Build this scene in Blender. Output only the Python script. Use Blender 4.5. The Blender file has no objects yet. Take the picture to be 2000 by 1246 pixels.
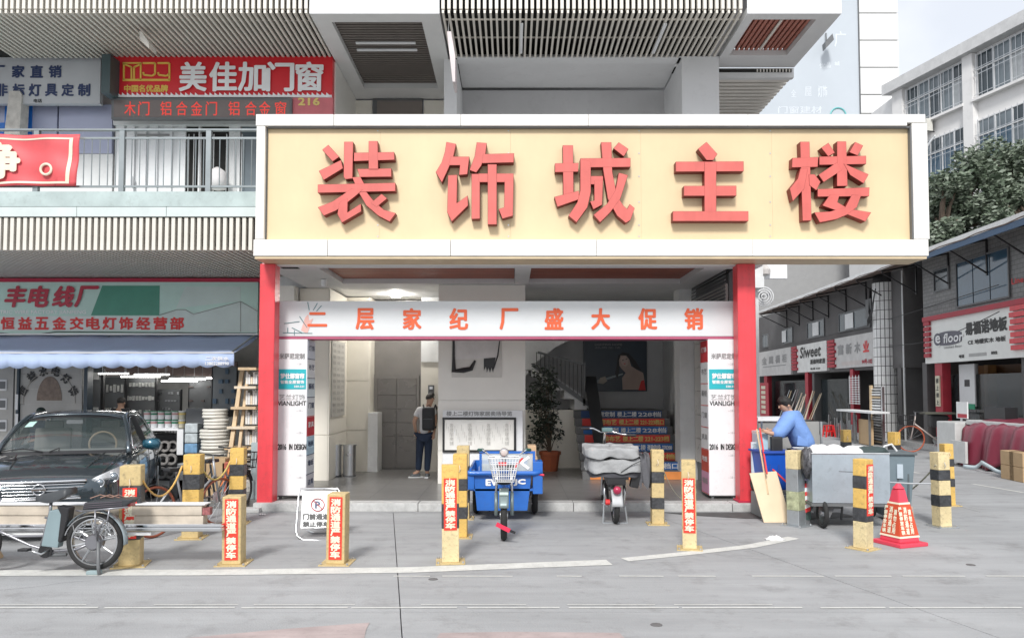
import bpy, bmesh, math, random
from mathutils import Vector, Matrix
R = math.radians
rnd = random.Random(7)
sc = bpy.context.scene
C = sc.collection

# ---------------------------------------------------------------- camera, sky, sun, exposure
CAM_H, FPX, PITCH = 1.9, 1500.0, R(2.45)
cam = bpy.data.cameras.new('camera'); cam.lens = 27.0; cam.sensor_width = 36.0
cam.shift_y = 0.0355; cam.clip_end = 2000; cam.clip_start = 0.05
co = bpy.data.objects.new('camera', cam); C.objects.link(co)
co.location = (0, 0, CAM_H); co.rotation_euler = (R(90) + PITCH, 0, 0); sc.camera = co

SUN_EL, SUN_AZ = R(42), R(192)     # azimuth measured clockwise from +Y: the sun stands behind and left of the camera
w = bpy.data.worlds.new('World'); sc.world = w; w.use_nodes = True
nt = w.node_tree; nt.nodes.clear()
wo = nt.nodes.new('ShaderNodeOutputWorld'); bg = nt.nodes.new('ShaderNodeBackground')
sky = nt.nodes.new('ShaderNodeTexSky'); sky.sky_type = 'NISHITA'; sky.sun_disc = False
sky.sun_elevation = SUN_EL; sky.sun_rotation = SUN_AZ; sky.air_density = 1.0; sky.dust_density = 2.0
tc = nt.nodes.new('ShaderNodeTexCoord'); nz = nt.nodes.new('ShaderNodeTexNoise')
nz.inputs['Scale'].default_value = 2.2; nz.inputs['Detail'].default_value = 6; nz.inputs['Roughness'].default_value = .5
cr = nt.nodes.new('ShaderNodeValToRGB'); cr.color_ramp.elements[0].position = .36; cr.color_ramp.elements[1].position = .52
cr.color_ramp.elements[0].color = (.74, .74, .74, 1)
mx = nt.nodes.new('ShaderNodeMix'); mx.data_type = 'RGBA'
mx.inputs['B'].default_value = (8.0, 8.25, 8.7, 1)
smp = nt.nodes.new('ShaderNodeMapping'); smp.inputs['Location'].default_value = (3.4, 1.8, .6)
nt.links.new(tc.outputs['Generated'], smp.inputs['Vector']); nt.links.new(smp.outputs['Vector'], nz.inputs['Vector']); nt.links.new(nz.outputs['Fac'], cr.inputs['Fac'])
nt.links.new(cr.outputs['Color'], mx.inputs['Factor']); nt.links.new(sky.outputs['Color'], mx.inputs['A'])
nt.links.new(mx.outputs['Result'], bg.inputs['Color']); bg.inputs['Strength'].default_value = .10
nt.links.new(bg.outputs['Background'], wo.inputs['Surface'])
sl = bpy.data.lights.new('sun', 'SUN'); sl.energy = 2.6; sl.angle = R(12); sl.color = (1, .98, .95)
so = bpy.data.objects.new('sun', sl); C.objects.link(so); so.location = (0, -20, 40)
sdir = Vector((math.sin(SUN_AZ) * math.cos(SUN_EL), math.cos(SUN_AZ) * math.cos(SUN_EL), math.sin(SUN_EL)))
so.rotation_euler = sdir.to_track_quat('Z', 'Y').to_euler()
sc.view_settings.view_transform = 'Standard'; sc.view_settings.look = 'None'
sc.view_settings.exposure = 0.40; sc.view_settings.gamma = 1.0; sc.view_settings.use_curve_mapping = False

# ---------------------------------------------------------------- measuring helpers
def at(px, py, D):
    """world point seen at photo pixel (px,py) at distance D in front of the camera"""
    u = (px - 1000) / FPX; v = (694 - py) / FPX
    y = math.cos(PITCH) - v * math.sin(PITCH); z = math.sin(PITCH) + v * math.cos(PITCH)
    return Vector((u / y * D, D, CAM_H + z / y * D))
def zz(py, D): return at(1000, py, D).z
def xx(px, D, py=758): return at(px, py, D).x
def gy(py, z=0.0):
    """distance at which height z is seen on pixel row py"""
    v = (694 - py) / FPX
    y = math.cos(PITCH) - v * math.sin(PITCH); q = math.sin(PITCH) + v * math.cos(PITCH)
    return (z - CAM_H) * y / q
def ground(px, py, z=0.0): return at(px, py, gy(py, z))

# ---------------------------------------------------------------- materials
MATS = {}
def mat(name, col, rough=.6, metal=0, vary=.12, scale=3.0, bump=0.0, bscale=40.0, coat=0, emit=None, estr=0, streak=0, saxis=(7, 7, .7), trans=0, dirt=0.0, alpha=1, ior=None):
    if name in MATS: return MATS[name]
    m = bpy.data.materials.new(name); m.use_nodes = True; n = m.node_tree
    b = n.nodes['Principled BSDF']
    b.inputs['Roughness'].default_value = rough; b.inputs['Metallic'].default_value = metal
    b.inputs['Coat Weight'].default_value = coat
    if coat: b.inputs['Coat Roughness'].default_value = .06
    b.inputs['Transmission Weight'].default_value = trans
    if ior: b.inputs['IOR'].default_value = ior
    b.inputs['Alpha'].default_value = alpha
    t = n.nodes.new('ShaderNodeTexCoord')
    x = n.nodes.new('ShaderNodeTexNoise'); x.inputs['Scale'].default_value = scale; x.inputs['Detail'].default_value = 5; x.inputs['Roughness'].default_value = .6
    n.links.new(t.outputs['Object'], x.inputs['Vector'])
    r = n.nodes.new('ShaderNodeMapRange'); r.inputs['From Min'].default_value = .3; r.inputs['From Max'].default_value = .7
    r.inputs['To Min'].default_value = 1 - vary; r.inputs['To Max'].default_value = 1 + vary * .6
    n.links.new(x.outputs['Fac'], r.inputs['Value'])
    mm = n.nodes.new('ShaderNodeVectorMath'); mm.operation = 'SCALE'; mm.inputs[0].default_value = col[:3]
    n.links.new(r.outputs['Result'], mm.inputs['Scale'])
    out = mm.outputs['Vector']
    if dirt:
        x2 = n.nodes.new('ShaderNodeTexNoise'); x2.inputs['Scale'].default_value = scale * 4.3; x2.inputs['Detail'].default_value = 8; x2.inputs['Roughness'].default_value = .75
        n.links.new(t.outputs['Object'], x2.inputs['Vector'])
        r2 = n.nodes.new('ShaderNodeMapRange'); r2.inputs['From Min'].default_value = .52; r2.inputs['From Max'].default_value = .72
        r2.inputs['To Min'].default_value = 0; r2.inputs['To Max'].default_value = dirt
        n.links.new(x2.outputs['Fac'], r2.inputs['Value'])
        mi = n.nodes.new('ShaderNodeMix'); mi.data_type = 'RGBA'; mi.inputs['B'].default_value = (.09, .08, .07, 1)
        n.links.new(r2.outputs['Result'], mi.inputs['Factor']); n.links.new(out, mi.inputs['A']); out = mi.outputs['Result']
    if streak:
        mp = n.nodes.new('ShaderNodeMapping'); mp.inputs['Scale'].default_value = saxis; n.links.new(t.outputs['Object'], mp.inputs['Vector'])
        x4 = n.nodes.new('ShaderNodeTexNoise'); x4.inputs['Scale'].default_value = 1.0; x4.inputs['Detail'].default_value = 7; x4.inputs['Roughness'].default_value = .65
        n.links.new(mp.outputs['Vector'], x4.inputs['Vector'])
        r4 = n.nodes.new('ShaderNodeMapRange'); r4.inputs['From Min'].default_value = .35; r4.inputs['From Max'].default_value = .68; r4.inputs['To Min'].default_value = 1 + streak * .25; r4.inputs['To Max'].default_value = 1 - streak
        n.links.new(x4.outputs['Fac'], r4.inputs['Value'])
        m4 = n.nodes.new('ShaderNodeVectorMath'); m4.operation = 'SCALE'; n.links.new(out, m4.inputs[0]); n.links.new(r4.outputs['Result'], m4.inputs['Scale']); out = m4.outputs['Vector']
    n.links.new(out, b.inputs['Base Color'])
    rr = n.nodes.new('ShaderNodeMapRange'); rr.inputs['To Min'].default_value = max(.02, rough - .08); rr.inputs['To Max'].default_value = min(1, rough + .08)
    n.links.new(x.outputs['Fac'], rr.inputs['Value']); n.links.new(rr.outputs['Result'], b.inputs['Roughness'])
    if bump:
        x3 = n.nodes.new('ShaderNodeTexNoise'); x3.inputs['Scale'].default_value = bscale; x3.inputs['Detail'].default_value = 4
        n.links.new(t.outputs['Object'], x3.inputs['Vector'])
        bp = n.nodes.new('ShaderNodeBump'); bp.inputs['Strength'].default_value = bump; bp.inputs['Distance'].default_value = .02
        n.links.new(x3.outputs['Fac'], bp.inputs['Height']); n.links.new(bp.outputs['Normal'], b.inputs['Normal'])
    if emit:
        b.inputs['Emission Color'].default_value = (*emit, 1); b.inputs['Emission Strength'].default_value = estr
    MATS[name] = m; return m
def brick_mat(name, c1, c2, mortar, bw, bh, ms=.01, rough=.5, off=0.5, axis='XZ'):
    m = mat(name, c1, rough); n = m.node_tree; b = n.nodes['Principled BSDF']
    t = n.nodes.new('ShaderNodeTexCoord'); s = n.nodes.new('ShaderNodeSeparateXYZ'); cb = n.nodes.new('ShaderNodeCombineXYZ')
    n.links.new(t.outputs['Object'], s.inputs[0])
    n.links.new(s.outputs[axis[0]], cb.inputs['X']); n.links.new(s.outputs[axis[1]], cb.inputs['Y'])
    br = n.nodes.new('ShaderNodeTexBrick'); br.inputs['Scale'].default_value = 1
    br.inputs['Brick Width'].default_value = bw; br.inputs['Row Height'].default_value = bh; br.inputs['Mortar Size'].default_value = ms
    br.offset = off; br.inputs['Color1'].default_value = (*c1, 1); br.inputs['Color2'].default_value = (*c2, 1); br.inputs['Mortar'].default_value = (*mortar, 1)
    n.links.new(cb.outputs[0], br.inputs['Vector'])
    x = n.nodes.new('ShaderNodeTexNoise'); x.inputs['Scale'].default_value = 1.3; x.inputs['Detail'].default_value = 6
    n.links.new(t.outputs['Object'], x.inputs['Vector'])
    r = n.nodes.new('ShaderNodeMapRange'); r.inputs['From Min'].default_value = .3; r.inputs['From Max'].default_value = .7; r.inputs['To Min'].default_value = .92; r.inputs['To Max'].default_value = 1.04
    n.links.new(x.outputs['Fac'], r.inputs['Value'])
    mm = n.nodes.new('ShaderNodeVectorMath'); mm.operation = 'SCALE'
    n.links.new(br.outputs['Color'], mm.inputs[0]); n.links.new(r.outputs['Result'], mm.inputs['Scale']); n.links.new(mm.outputs['Vector'], b.inputs['Base Color'])
    bp = n.nodes.new('ShaderNodeBump'); bp.inputs['Strength'].default_value = .4; bp.inputs['Distance'].default_value = .004; bp.invert = True
    n.links.new(br.outputs['Fac'], bp.inputs['Height']); n.links.new(bp.outputs['Normal'], b.inputs['Normal'])
    return m

WHITE = mat('white_panel', (.78, .79, .80), .4, vary=.05, dirt=.10)
WHITE2 = mat('white_paint', (.74, .75, .75), .6, vary=.07, scale=1.2, dirt=.14, streak=.05)
SLATW = mat('pale_slat_metal', (.68, .645, .58), .45, vary=.10, scale=2)
SOFF = mat('grey_soffit_panel', (.66, .66, .655), .55, vary=.05)
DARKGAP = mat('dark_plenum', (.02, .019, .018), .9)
DSLAT = mat('dark_bronze_slat', (.16, .14, .125), .5, vary=.1)
BSLAT = mat('red_brown_slat', (.38, .13, .09), .5, vary=.15)
BEIGE = mat('beige_stone', (.80, .765, .68), .35, vary=.06, scale=1.5)
BEIGE2 = mat('pale_beige_column', (.83, .81, .755), .32, vary=.06, scale=1.2)
GREYW = mat('grey_render', (.52, .52, .525), .7, vary=.08, scale=.9, dirt=.15)
LTGREY = mat('light_grey_render', (.70, .705, .71), .7, vary=.06, scale=.9, dirt=.1)
DGREY = mat('dark_grey_metal', (.13, .135, .14), .45, vary=.15)
RAILM = mat('grey_rail_metal', (.27, .30, .31), .4, metal=.5, vary=.1)
SLAB = mat('slab_edge_stone', (.42, .50, .49), .4, vary=.18, scale=2.5, dirt=.25)
SLABL = mat('slab_edge_cladding', (.56, .62, .61), .4, vary=.08)
REDP = mat('red_post_paint', (.74, .06, .075), .4, vary=.10, scale=2, dirt=.30, streak=.15)
REDB = mat('red_band', (.45, .02, .06), .5)
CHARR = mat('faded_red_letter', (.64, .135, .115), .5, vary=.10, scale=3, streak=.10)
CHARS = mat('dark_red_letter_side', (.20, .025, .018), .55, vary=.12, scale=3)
YELB = mat('cream_board', (.71, .56, .345), .5, vary=.07, scale=.8, streak=.045, saxis=(1.6, 1, .5))
FRAMEW = mat('aluminium_frame', (.80, .78, .74), .35, metal=0, vary=.06, scale=1.5, dirt=.22, streak=.08)
UNDERB = mat('tan_underside', (.62, .50, .33), .5)
CONC = mat('pavement_concrete', (.345, .35, .356), .8, vary=.13, scale=.45, bump=.3, bscale=60, dirt=.38, streak=.16, saxis=(.35, 3.2, 1))
JOINT = mat('joint_filler', (.05, .05, .05), .9)
PAINT = mat('worn_white_paint', (.60, .60, .57), .7, vary=.15, scale=6, dirt=.35)
PINKP = mat('faded_pink_paint', (.42, .345, .335), .8, vary=.15, scale=3, dirt=.3, streak=.2, saxis=(.8, 6, 1))
GRAN = mat('granite_step', (.50, .50, .49), .55, vary=.18, scale=9, dirt=.25)
LOBF = brick_mat('lobby_floor_tile', (.165, .162, .158), (.18, .176, .172), (.11, .11, .11), .8, .8, .008, .33, 0, 'XY')
BLACK = mat('black_plastic', (.02, .02, .022), .4)
RUBBER = mat('tyre_rubber', (.022, .022, .022), .8, bump=.2)
CHROME = mat('chrome', (.75, .76, .78), .12, metal=1, vary=.04)
STEEL = mat('brushed_steel', (.60, .61, .62), .3, metal=1, vary=.08)
GALV = mat('galvanised_sheet', (.52, .55, .57), .38, metal=.75, vary=.10, scale=2, dirt=.25)
YELP = mat('yellow_bollard_paint', (.68, .44, .12), .5, vary=.14, scale=5, dirt=.55, bump=.3, bscale=30)
YELO = mat('ochre_bollard_paint', (.56, .43, .21), .55, vary=.16, scale=5, dirt=.6, bump=.3, bscale=30)
YELC = mat('cream_bollard_paint', (.68, .56, .32), .55, vary=.16, scale=5, dirt=.6, bump=.3, bscale=30)
BLKP = mat('black_bollard_tape', (.045, .047, .052), .5, vary=.5, scale=14, dirt=.3, bump=.5, bscale=25)
STICK = mat('red_sticker', (.80, .05, .03), .45, vary=.06)
STKW = mat('sticker_cream_print', (.85, .80, .62), .5)
NAVY = mat('navy_print', (.03, .05, .13), .5)
REDL = mat('red_print', (.68, .04, .04), .5)
ORNL = mat('orange_red_print', (.75, .12, .04), .5)
WHL = mat('white_print', (.85, .85, .85), .5)
BKL = mat('black_print', (.03, .03, .03), .5)
GREYL = mat('grey_print', (.28, .28, .28), .5)
YELL = mat('yellow_print', (.80, .62, .20), .5)
GLASSD = mat('dark_window_glass', (.03, .045, .055), .06, vary=.1, coat=.3)
GLASSB = mat('blue_window_glass', (.05, .10, .15), .08, vary=.15, coat=.3)
GLASSG = mat('grey_window_glass', (.14, .17, .19), .10, vary=.25, scale=.8, coat=.3)
WOOD = mat('raw_wood', (.60, .45, .28), .65, vary=.18, scale=6)
WOODL = mat('pale_planed_wood', (.70, .60, .46), .6, vary=.12, scale=8)
CARD = mat('cardboard', (.50, .35, .20), .8, vary=.1)
PLY = mat('plywood_board', (.68, .55, .38), .65, vary=.08)
BLUE = mat('blue_cart_paint', (.02, .13, .48), .35, vary=.12, coat=.2, dirt=.15)
BLUEBIN = mat('blue_bin_plastic', (.01, .09, .50), .4, vary=.06)
TEALL = mat('teal_panel', (.02, .42, .48), .45, vary=.04)
SKIN = mat('skin', (.50, .30, .21), .55, vary=.06)
HAIR = mat('black_hair', (.015, .013, .012), .6, bump=.3, bscale=90)

# ---------------------------------------------------------------- mesh building
PEND = []; WOFF = {}
def reg(o, parent=None, off=None):
    PEND.append(o)
    if parent is not None: o.parent = parent
    WOFF[o] = Vector(off) if off is not None else Vector((0, 0, 0))
    return o
def empty(name, loc=(0, 0, 0), label=None, cat=None, group=None, kind=None):
    o = bpy.data.objects.new(name, None); o.empty_display_size = .1; o.location = loc
    reg(o, None, loc); tag(o, label, cat, group, kind); return o
def tag(o, label=None, cat=None, group=None, kind=None):
    if label: o['label'] = label
    if cat: o['category'] = cat
    if group: o['group'] = group
    if kind: o['kind'] = kind
    return o
class MB:
    def __init__(s): s.v = []; s.f = []
    def add(s, vs, fs):
        b = len(s.v); s.v += [Vector(q) for q in vs]; s.f += [[b + i for i in f] for f in fs]; return s
    def box(s, x0, x1, y0, y1, z0, z1):
        if x0 > x1: x0, x1 = x1, x0
        if y0 > y1: y0, y1 = y1, y0
        if z0 > z1: z0, z1 = z1, z0
        return s.add([(x0, y0, z0), (x1, y0, z0), (x1, y1, z0), (x0, y1, z0), (x0, y0, z1), (x1, y0, z1), (x1, y1, z1), (x0, y1, z1)],
                     [(0, 3, 2, 1), (4, 5, 6, 7), (0, 1, 5, 4), (1, 2, 6, 5), (2, 3, 7, 6), (3, 0, 4, 7)])
    def obox(s, o, ax, ay, az):
        """box from corner o along three edge vectors"""
        o, ax, ay, az = map(Vector, (o, ax, ay, az))
        vs = [o, o + ax, o + ax + ay, o + ay]; vs += [q + az for q in vs]
        fs = [(0, 3, 2, 1), (4, 5, 6, 7), (0, 1, 5, 4), (1, 2, 6, 5), (2, 3, 7, 6), (3, 0, 4, 7)]
        if ax.cross(ay).dot(az) < 0: fs = [f[::-1] for f in fs]
        return s.add(vs, fs)
    def cbox(s, c, sx, sy, sz, rz=0, ry=0, rx=0):
        M = Matrix.Rotation(rz, 3, 'Z') @ Matrix.Rotation(ry, 3, 'Y') @ Matrix.Rotation(rx, 3, 'X')
        ax, ay, az = M @ Vector((sx, 0, 0)), M @ Vector((0, sy, 0)), M @ Vector((0, 0, sz))
        return s.obox(Vector(c) - (ax + ay + az) / 2, ax, ay, az)
    def beam(s, a, b, wd, hg, up=(0, 0, 1)):
        a, b = Vector(a), Vector(b); d = (b - a); u = Vector(up); sd = d.cross(u)
        if sd.length < 1e-6: sd = d.cross(Vector((1, 0, 0)))
        sd.normalize(); u = sd.cross(d).normalized()
        return s.obox(a - sd * wd / 2 - u * hg / 2, d, sd * wd, u * hg)
    def tube(s, pts, r, n=8, closed=False, caps=True):
        pts = [Vector(q) for q in pts]; k = len(pts); b = len(s.v)
        rr = r if isinstance(r, (list, tuple)) else [r] * k
        prev = None
        for i, p in enumerate(pts):
            if closed: d = pts[(i + 1) % k] - pts[i - 1]
            else: d = pts[min(i + 1, k - 1)] - pts[max(i - 1, 0)]
            if d.length < 1e-9: d = Vector((0, 0, 1))
            d.normalize()
            if prev is None:
                a = Vector((0, 0, 1)) if abs(d.z) < .9 else Vector((1, 0, 0))
                e1 = d.cross(a).normalized()
            else:
                e1 = prev - d * prev.dot(d)
                e1 = e1.normalized() if e1.length > 1e-6 else d.orthogonal().normalized()
            prev = e1; e2 = d.cross(e1)
            for j in range(n):
                t = 2 * math.pi * j / n
                s.v.append(p + (e1 * math.cos(t) + e2 * math.sin(t)) * rr[i])
        m = k if closed else k - 1
        for i in range(m):
            i2 = (i + 1) % k
            for j in range(n):
                j2 = (j + 1) % n
                s.f.append([b + i * n + j, b + i * n + j2, b + i2 * n + j2, b + i2 * n + j])
        if caps and not closed:
            s.f.append([b + j for j in range(n)][::-1]); s.f.append([b + (k - 1) * n + j for j in range(n)])
        return s
    def lathe(s, c, prof, n=24, axis='Z', cap=True):
        """prof: list of (r, h) from bottom up, about an axis through c"""
        c = Vector(c); b = len(s.v)
        for (r, h) in prof:
            for j in range(n):
                t = 2 * math.pi * j / n; a, e = r * math.cos(t), r * math.sin(t)
                q = {'Z': (a, e, h), 'Y': (a, h, -e), 'X': (h, a, e)}[axis]
                s.v.append(c + Vector(q))
        for i in range(len(prof) - 1):
            for j in range(n):
                j2 = (j + 1) % n
                s.f.append([b + i * n + j, b + i * n + j2, b + (i + 1) * n + j2, b + (i + 1) * n + j])
        if cap:
            if prof[0][0] > 1e-4: s.f.append([b + j for j in range(n)][::-1])
            if prof[-1][0] > 1e-4: s.f.append([b + (len(prof) - 1) * n + j for j in range(n)])
        return s
    def prism(s, poly, d):
        """poly: coplanar points, extruded by vector d"""
        poly = [Vector(q) for q in poly]; d = Vector(d); n = len(poly)
        nn = Vector((0, 0, 0))
        for i in range(n): nn += poly[i].cross(poly[(i + 1) % n])
        if nn.dot(d) > 0: poly = poly[::-1]
        return s.add(poly + [q + d for q in poly], [list(range(n)), [n + i for i in range(n)][::-1]] + [[i, n + i, n + (i + 1) % n, (i + 1) % n] for i in range(n)])
    def torus(s, c, Rr, r, axis='Y', n=32, m=8, a0=0, a1=2 * math.pi, sx=1.0):
        c = Vector(c); closed = abs(a1 - a0 - 2 * math.pi) < 1e-6; k = n if closed else n + 1; pts = []
        for i in range(k):
            t = a0 + (a1 - a0) * i / n; a, e = Rr * math.cos(t), Rr * math.sin(t)
            pts.append(c + Vector({'Z': (a, e, 0), 'Y': (a, 0, e), 'X': (0, a, e)}[axis]))
        return s.tube(pts, r, m, closed=closed)
    def grid(s, P):
        """P: rows of points"""
        b = len(s.v); h = len(P); wd = len(P[0])
        for row in P: s.v += [Vector(q) for q in row]
        for i in range(h - 1):
            for j in range(wd - 1):
                s.f.append([b + i * wd + j, b + i * wd + j + 1, b + (i + 1) * wd + j + 1, b + (i + 1) * wd + j])
        return s
    def build(s, name, m, parent=None, bevel=0, smooth=False, label=None, kind=None, fix=True, cat=None, group=None, sub=0, solid=0):
        off = WOFF[parent] if parent is not None else Vector((0, 0, 0))
        if parent is None and s.v:
            lo = Vector([min(q[i] for q in s.v) for i in range(3)]); hi = Vector([max(q[i] for q in s.v) for i in range(3)])
            off = Vector(((lo.x + hi.x) / 2, (lo.y + hi.y) / 2, lo.z))
        me = bpy.data.meshes.new(name); me.from_pydata([tuple(q - off) for q in s.v], [], s.f)
        if bevel or fix:
            bm = bmesh.new(); bm.from_mesh(me)
            if solid: bmesh.ops.solidify(bm, geom=bm.faces[:], thickness=solid)
            bmesh.ops.recalc_face_normals(bm, faces=bm.faces)
            if bevel:
                bmesh.ops.bevel(bm, geom=[e for e in bm.edges if len(e.link_faces) == 2 and e.calc_face_angle(0) > .6], offset=bevel, segments=2 if bevel > .008 else 1, affect='EDGES', profile=.7, clamp_overlap=True)
            bm.to_mesh(me); bm.free()
        if smooth:
            me.polygons.foreach_set('use_smooth', [True] * len(me.polygons))
            if smooth != 'all': me.set_sharp_from_angle(angle=R(38))
        if m: me.materials.append(m)
        o = bpy.data.objects.new(name, me)
        reg(o, parent, off)
        if parent is None: o.location = off
        if sub:
            md = o.modifiers.new('s', 'SUBSURF'); md.levels = md.render_levels = sub
        return tag(o, label, cat, group, kind)
def copy_thing(src, loc, rz=0.0, label=None, swap=None):
    """copy a thing with its parts and their sub-parts"""
    c = src.copy(); c.location = loc; c.rotation_euler = (0, 0, rz); reg(c, None, loc)
    if label: c['label'] = label
    kids = [o for o in PEND if o.parent is src]
    for k in kids:
        a = k.copy(); a.parent = c; PEND.append(a); WOFF[a] = Vector(loc)
        if swap and a.data and a.data.materials and a.data.materials[0] in swap:
            a.data = a.data.copy(); a.data.materials[0] = swap[a.data.materials[0]]
        for g in [o for o in PEND if o.parent is k]:
            b = g.copy(); b.parent = a; PEND.append(b); WOFF[b] = Vector(loc)
    return c
def dup(o, name=None, loc=None, parent=None):
    a = o.copy(); PEND.append(a); WOFF[a] = WOFF[o]
    if parent is not None: a.parent = parent
    if loc is not None: a.location = loc
    return a

# ---------------------------------------------------------------- writing (built-in font, turned into meshes)
GC = {}
def glyphs(s, off=0.0, res=2):
    key = (s, off, res)
    if key in GC: return GC[key]
    c = bpy.data.curves.new('lettering', 'FONT'); c.body = s; c.size = 1; c.offset = off; c.resolution_u = res
    o = bpy.data.objects.new('lettering', c); C.objects.link(o)
    bpy.context.view_layer.update()
    me = bpy.data.meshes.new_from_object(o.evaluated_get(bpy.context.evaluated_depsgraph_get()))
    C.objects.unlink(o); bpy.data.objects.remove(o); bpy.data.curves.remove(c)
    vs = [v.co.copy() for v in me.vertices]; fs = [list(p.vertices) for p in me.polygons]
    bpy.data.meshes.remove(me); GC[key] = (vs, fs); return GC[key]
def text(s, o, ex, ez, wd, hg, m, parent, bold=.0, depth=.003, name='lettering', shear=0.0, label=None, vert=False, off=0.0):
    """writing whose box starts at o (lower left) and runs wd along ex, hg along ez; vert writes downwards"""
    o, ex, ez = Vector(o), Vector(ex).normalized(), Vector(ez).normalized(); nn = ex.cross(ez)
    mb = MB()
    if vert:
        ch = hg / len(s)
        cells = [(c, 0, hg - (i + 1) * ch + ch * .06, wd, ch * .88) for i, c in enumerate(s)]
    else: cells = [(s, 0, 0, wd, hg)]
    for (st, cx, cz, cw, chh) in cells:
        vs, fs = glyphs(st, 0.0)
        if not vs: continue
        x0 = min(v.x for v in vs); x1 = max(v.x for v in vs); y0 = min(v.y for v in vs); y1 = max(v.y for v in vs)
        if vert or len(st) == 1:
            if (y1 - y0) < .35 * (x1 - x0): y0, y1 = y0 - (x1 - x0) * .3, y1 + (x1 - x0) * .3
            if (x1 - x0) < .35 * (y1 - y0): x0, x1 = x0 - (y1 - y0) * .3, x1 + (y1 - y0) * .3
        sx = cw / max(x1 - x0, 1e-6); sy = chh / max(y1 - y0, 1e-6)
        bb_ = bold + off * chh * .8; q_ = .7 * bb_
        sh = [(0, 0)] if bb_ <= 0 else [(0, 0), (-bb_, 0), (bb_, 0), (0, bb_ * .8), (0, -bb_ * .8)]
        if bb_ > .004: sh += [(-q_, -q_ * .8), (q_, -q_ * .8), (-q_, q_ * .8), (q_, q_ * .8)]
        for i, (dx, dy) in enumerate(sh):
            pts = []
            for v in vs:
                a = (v.x - x0) * sx + cx + dx; b = (v.y - y0) * sy + cz + dy
                pts.append(o + ex * (a + shear * b) + ez * b + nn * (depth + i * .0004))
            mb.add(pts, fs)
    return mb.build(name, m, parent, fix=False, label=label)
def ftext(s, px0, py0, px1, py1, D, m, parent, **k):
    """writing on a frontal plane at distance D filling a box of photo pixels"""
    a = at(px0, py1, D); b = at(px1, py0, D)
    return text(s, a, (1, 0, 0), (0, 0, 1), b.x - a.x, b.z - a.z, m, parent, **k)
def fbox(mb, px0, py0, px1, py1, D, th):
    a = at(px0, py1, D); b = at(px1, py0, D)
    c = at((px0 + px1) / 2, (py0 + py1) / 2, D)
    return mb.box(a.x, b.x, D, D + th, a.z, b.z)
def fpart(px0, py0, px1, py1, D, th, name, m, parent=None, **k):
    return fbox(MB(), px0, py0, px1, py1, D, th).build(name, m, parent, **k)
# ================================================================ the setting: ground, pavement, lobby floor
g = MB().add([(-400, -200, -.045), (400, -200, -.045), (400, 600, -.045), (-400, 600, -.045)], [(0, 1, 2, 3)]).build('ground', CONC, fix=False); tag(g, kind='structure')
pave = empty('pavement', (0, 6, -.02), kind='structure')
def jx1(D): return -1.81 + (11.8 - D) * (.99 / 5.96)
def jx2(D): return 3.2 + (7.8 - D) * .28
def slab(xa, xb, D0, D1):
    gg = .005
    poly = [(xa(D0) + gg, D0 + gg, -.04), (xb(D0) - gg, D0 + gg, -.04), (xb(D1) - gg, D1 - gg, -.04), (xa(D1) + gg, D1 - gg, -.04)]
    MB().prism(poly, (0, 0, .04)).build('concrete_slab', CONC, pave)
LX = lambda D: -30.0
for (D0, D1) in ((-14, -4), (-4, 1.6), (1.6, 6.62), (6.62, 11.9)):
    slab(LX, jx1, D0, D1); slab(jx1, jx2, D0, D1); slab(jx2, lambda D: 9.6, D0, D1); slab(lambda D: 9.6, lambda D: 42, D0, D1)
slab(LX, lambda D: 7.2, 11.9, 70); slab(lambda D: 7.2, lambda D: 60, 11.9, 26); slab(lambda D: 7.2, lambda D: 60, 26, 90)

def stripe(pts, wd, name='road_marking', m=PAINT, z=.004, parent=None):
    """flat painted line through ground points"""
    mb = MB(); L = []
    for i, p in enumerate(pts):
        d = (Vector(pts[min(i + 1, len(pts) - 1)]) - Vector(pts[max(i - 1, 0)])); n = Vector((-d.y, d.x, 0)).normalized() * wd / 2
        L.append([Vector((p[0], p[1], z)) - n, Vector((p[0], p[1], z)) + n])
    mb.grid(L); return mb.build(name, m, parent, fix=False, kind='structure' if parent is None else None)
rm = empty('road_marking', (0, 7, .004), kind='structure')
def gp(px, py): q = ground(px, py); return (q.x, q.y)
stripe([gp(-300, 1120), gp(0, 1119), gp(400, 1118), gp(800, 1113), gp(1190, 1098)], .25, 'painted_line', parent=rm)
stripe([gp(1220, 1093), gp(1340, 1081), gp(1465, 1067), gp(1550, 1050)], .17, 'painted_line', parent=rm)
rnd.seed(3)
x = -8.0
while x < 13:
    L = rnd.uniform(.25, 1.3); y = gy(1187); stripe([(x, y), (x + L, y + .01)], .030, 'worn_line', parent=rm); x += L + rnd.uniform(.02, .10 if x < 1 else .25)
x = -8.0
while x < 2.2:
    L = rnd.uniform(.2, 1.0); y = gy(1181); stripe([(x, y), (x + L, y + .004)], .018, 'worn_line', parent=rm); x += L + rnd.uniform(.05, .6)
x = -1.2
while x < 13:
    L = rnd.uniform(.2, .8); y = gy(1125); stripe([(x, y), (x + L, y - .008)], .034, 'worn_line', parent=rm); x += L + rnd.uniform(.1, .45)
p1 = [gp(365, 1246), gp(560, 1228), gp(722, 1216), gp(715, 1230), gp(705, 1275), gp(365, 1275)]
MB().add([(a, b, .004) for a, b in p1], [list(range(6))]).build('faded_patch', PINKP, rm, fix=False)
p2 = [gp(860, 1236), gp(1000, 1234), gp(1210, 1236), gp(1232, 1258), gp(1240, 1290), gp(820, 1290)]
MB().add([(a, b, .004) for a, b in p2], [list(range(6))]).build('faded_patch', PINKP, rm, fix=False)
for (a, b) in (((890, 560 + 500), None),):
    pass
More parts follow.
